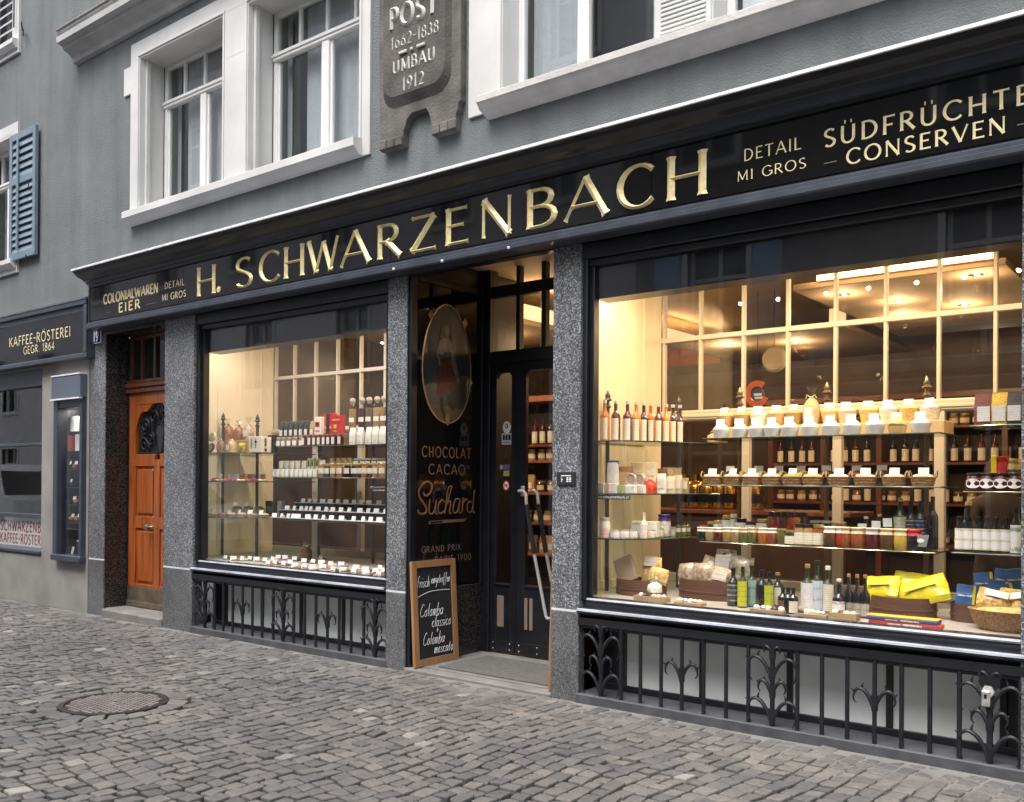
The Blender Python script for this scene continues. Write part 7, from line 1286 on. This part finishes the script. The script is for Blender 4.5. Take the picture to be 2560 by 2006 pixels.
shop_shelf(-1.2,1.2,3.6,(.9,1.3,1.7,2.1),2.5,'wooden wall shelf at the far right of the shop',DOORD,dividers=3,fill=[SP+SJ,SJ,SB,SB],seed=5,where='far right shelf of the shop')
# counter with brass tea canisters
m=MB(); t=thing('shop_counter',(-4.0,2.3,.02),'dark wooden counter carrying brass tea canisters','counter'); m.bbox(-4.5,-2.6,2.15,2.7,.02,1.28,.01); obj('counter_body',m,mk('dark counter wood',(.05,.022,.012),.5),t); m=MB(); m.bbox(-4.55,-2.55,2.12,2.75,1.28,1.32,.006); obj('counter_top',m,DOORD,t)
TB=mk('polished brass',(.62,.36,.10),.18,metal=1)
def canf():
    m=MB(); m.lathe([(0,0),(.075,0),(.08,.02),(.08,.20),(.06,.24),(.045,.25),(.05,.27),(.05,.31),(0,.315)],n=18); o=[P_(m,'canister_body',TB)]; m=MB(); lab_strip(m,.0815,.06,.14,60); o.append(P_(m,'label',SLATE)); return o
for i,px in enumerate((1708,1735,1763,1795,1822,1888)): put('tea_canister',proto('can',canf),(at(px,1170,2.3).x,2.3,1.321),f'brass tea canister, {ORD[i]} from the left on the dark counter','canister','brass tea canisters')
q=at(1892,985,3.2); t=thing('round_wall_sign',(q.x,3.2,q.z),'orange and blue round sign hanging inside the shop behind the right window','sign')
m=MB(); n=24; vs=[]
for k in range(n+1):
    a=R(50+290*k/n); 
    for r_ in (.07,.125): vs += [(q.x+r_*math.cos(a),3.2,q.z+r_*1.05*math.sin(a)),(q.x+r_*math.cos(a),3.215,q.z+r_*1.05*math.sin(a))]
m.add(vs,[f_ for k in range(n) for f_ in ((4*k,4*k+2,4*k+6,4*k+4),(4*k+1,4*k+5,4*k+7,4*k+3),(4*k,4*k+4,4*k+5,4*k+1),(4*k+2,4*k+3,4*k+7,4*k+6))]); obj('orange_ring',m,mk('orange enamel',(.60,.14,.04),.35),t)
m=MB(); m.prism([(q.x+.068*math.cos(R(a))+.01,q.z+.065*math.sin(R(a))-.01) for a in range(0,360,24)],(0,3.213,0),(1,0,0),(0,0,1),(0,-1,0),.01); b_=obj('blue_field',m,mk('blue enamel sign',(.06,.10,.25),.35),t); m=MB(); m.box(q.x-.03,q.x+.05,3.200,3.2025,q.z-.02,q.z+.005); m.box(q.x-.02,q.x+.06,3.200,3.2025,q.z-.05,q.z-.03); obj('white_print',m,WHITE,b_); m=MB(); m.tube([(q.x,3.21,q.z+.12),(q.x,3.21,3.44)],.003,5); obj('cord',m,BLACK,t)
q=at(1935,898,3.2); t=thing('hanging_plate',(q.x,3.2,q.z),'round cream plate hanging above the orange and blue sign','plate'); m=MB(); m.lathe([(.0,0),(.10,.0),(.125,-.02),(.13,-.02),(.105,.01),(0,.012)],n=26); m.v=[(q.x+a,3.2-c_,q.z+b) for a,b,c_ in m.v]; obj('plate',m,mk('cream plate',(.45,.36,.24),.3),t,smooth=True); m=MB(); m.tube([(q.x,3.2,q.z+.12),(q.x,3.2,3.44)],.003,5); obj('cord',m,BLACK,t)
b0,b1=at(1640,920,5.2),at(1800,860,5.2); m=MB(); m.box(b0.x,b1.x,5.2,5.22,b0.z,b1.z); obj('dark_red_banner',m,mk('dark red banner',(.10,.012,.018),.7),label='dark red banner across the back of the shop',cat='banner')
# ------------------------------------------------------------------ shop assistant behind the right edge shelf
q=at(2495,1150,1.95); pxx,pyy=q.x,1.95
def skin(name,verts,edges,radii,mt,par,root=0,sub=2):
    me=bpy.data.meshes.new(name); me.from_pydata(verts,edges,[]); o=bpy.data.objects.new(name,me); COL.objects.link(o); o.parent=par
    md=o.modifiers.new('skin','SKIN'); md.use_smooth_shade=True
    for v,r_ in zip(me.skin_vertices[0].data,radii): v.radius=(r_,r_) if not isinstance(r_,tuple) else r_
    me.skin_vertices[0].data[root].use_root=True
    s=o.modifiers.new('sub','SUBSURF'); s.levels=s.render_levels=sub; me.materials.append(mt); return o
pt_=thing('person',(pxx,pyy,.02),'shop assistant with dark hair and dark jumper standing behind the right edge shelf','person',rz=R(35))
SKIN=mk('skin',(.42,.24,.16),.5,var=.06); JUMP=mk('dark brown jumper',(.035,.026,.022),.9,bump=.4,bscale=90); HAIR=mk('dark hair',(.02,.012,.009),.5,var=.4,scale=60)
V=[(0,0,.95),(0,0,1.12),(0,0,1.30),(0,.01,1.42),(0,-.005,1.50),(0,-.015,1.56),(0,-.02,1.63),
   (-.10,0,.90),(-.10,-.01,.50),(-.10,.02,.09),(-.10,-.13,.04),(.10,0,.90),(.10,-.01,.50),(.10,.02,.09),(.10,-.13,.04),
   (-.18,.0,1.38),(-.23,-.08,1.13),(-.14,-.30,1.20),(-.12,-.37,1.21),(.18,0,1.38),(.24,-.02,1.10),(.22,-.20,.98),(.21,-.27,.98)]
E_=[(0,1),(1,2),(2,3),(3,4),(4,5),(5,6),(0,7),(7,8),(8,9),(9,10),(0,11),(11,12),(12,13),(13,14),(3,15),(15,16),(16,17),(17,18),(3,19),(19,20),(20,21),(21,22)]
RD=[(.15,.11),(.13,.095),(.15,.11),(.12,.08),(.052,.052),(.062,.075),(.070,.085),.085,.058,.04,.032,.085,.058,.04,.032,.06,.046,.034,.03,.06,.046,.034,.03]
bd=skin('body',V,E_,RD,JUMP,pt_)
m=MB(); m.lathe([(0,-.115),(.045,-.105),(.068,-.05),(.076,0),(.072,.05),(.045,.09),(0,.10)],(0,-.025,1.60),18,sy=1.2); hd=bpy.data.objects.new('head',m.mesh('head',SKIN,True)); COL.objects.link(hd); hd.parent=pt_
m=MB(); m.lathe([(.006,.02),(.016,-.01),(.010,-.02)],(0,-.118,1.60),8); [m.lathe([(0,-.007),(.010,0),(0,.007)],(s*.030,-.102,1.615),8) for s in (-1,1)]; m.box(-.022,.022,-.108,-.098,1.548,1.556); fo=bpy.data.objects.new('face_features',m.mesh('face_features',mk('face shade',(.18,.09,.06),.5))); COL.objects.link(fo); fo.parent=pt_
m=MB(); m.lathe([(.055,-.16),(.082,-.10),(.088,0),(.082,.06),(.05,.105),(0,.115)],(0,.005,1.61),18,R(-35),R(215),sy=1.15); ho=bpy.data.objects.new('hair',m.mesh('hair',HAIR,True)); COL.objects.link(ho); ho.parent=pt_
for s,(hx,hy,hz) in ((-1,(-.12,-.37,1.21)),(1,(.21,-.27,.98))):
    vs=[(hx,hy,hz),(hx,hy-.05,hz)]; es=[(0,1)]; rs=[(.028,.016),(.036,.013)]
    for k in range(4): a=len(vs); vs+=[(hx-.027+.018*k,hy-.09,hz-.004),(hx-.029+.019*k,hy-.125+.006*abs(k-1.5),hz-.016),(hx-.029+.019*k,hy-.15+.01*abs(k-1.5),hz-.035)]; es+=[(1,a),(a,a+1),(a+1,a+2)]; rs+=[.0095,.0085,.007]
    a=len(vs); vs+=[(hx+s*-.035,hy-.045,hz-.01),(hx+s*-.05,hy-.08,hz-.02)]; es+=[(0,a),(a,a+1)]; rs+=[.011,.009]; skin('hand',vs,es,rs,SKIN,pt_,0,1)
# ------------------------------------------------------------------ keep labels within 16 words
for o in S.objects:
    l=o.get('label')
    if l and len(l.split())>16: print('LONG',len(l.split()),l)
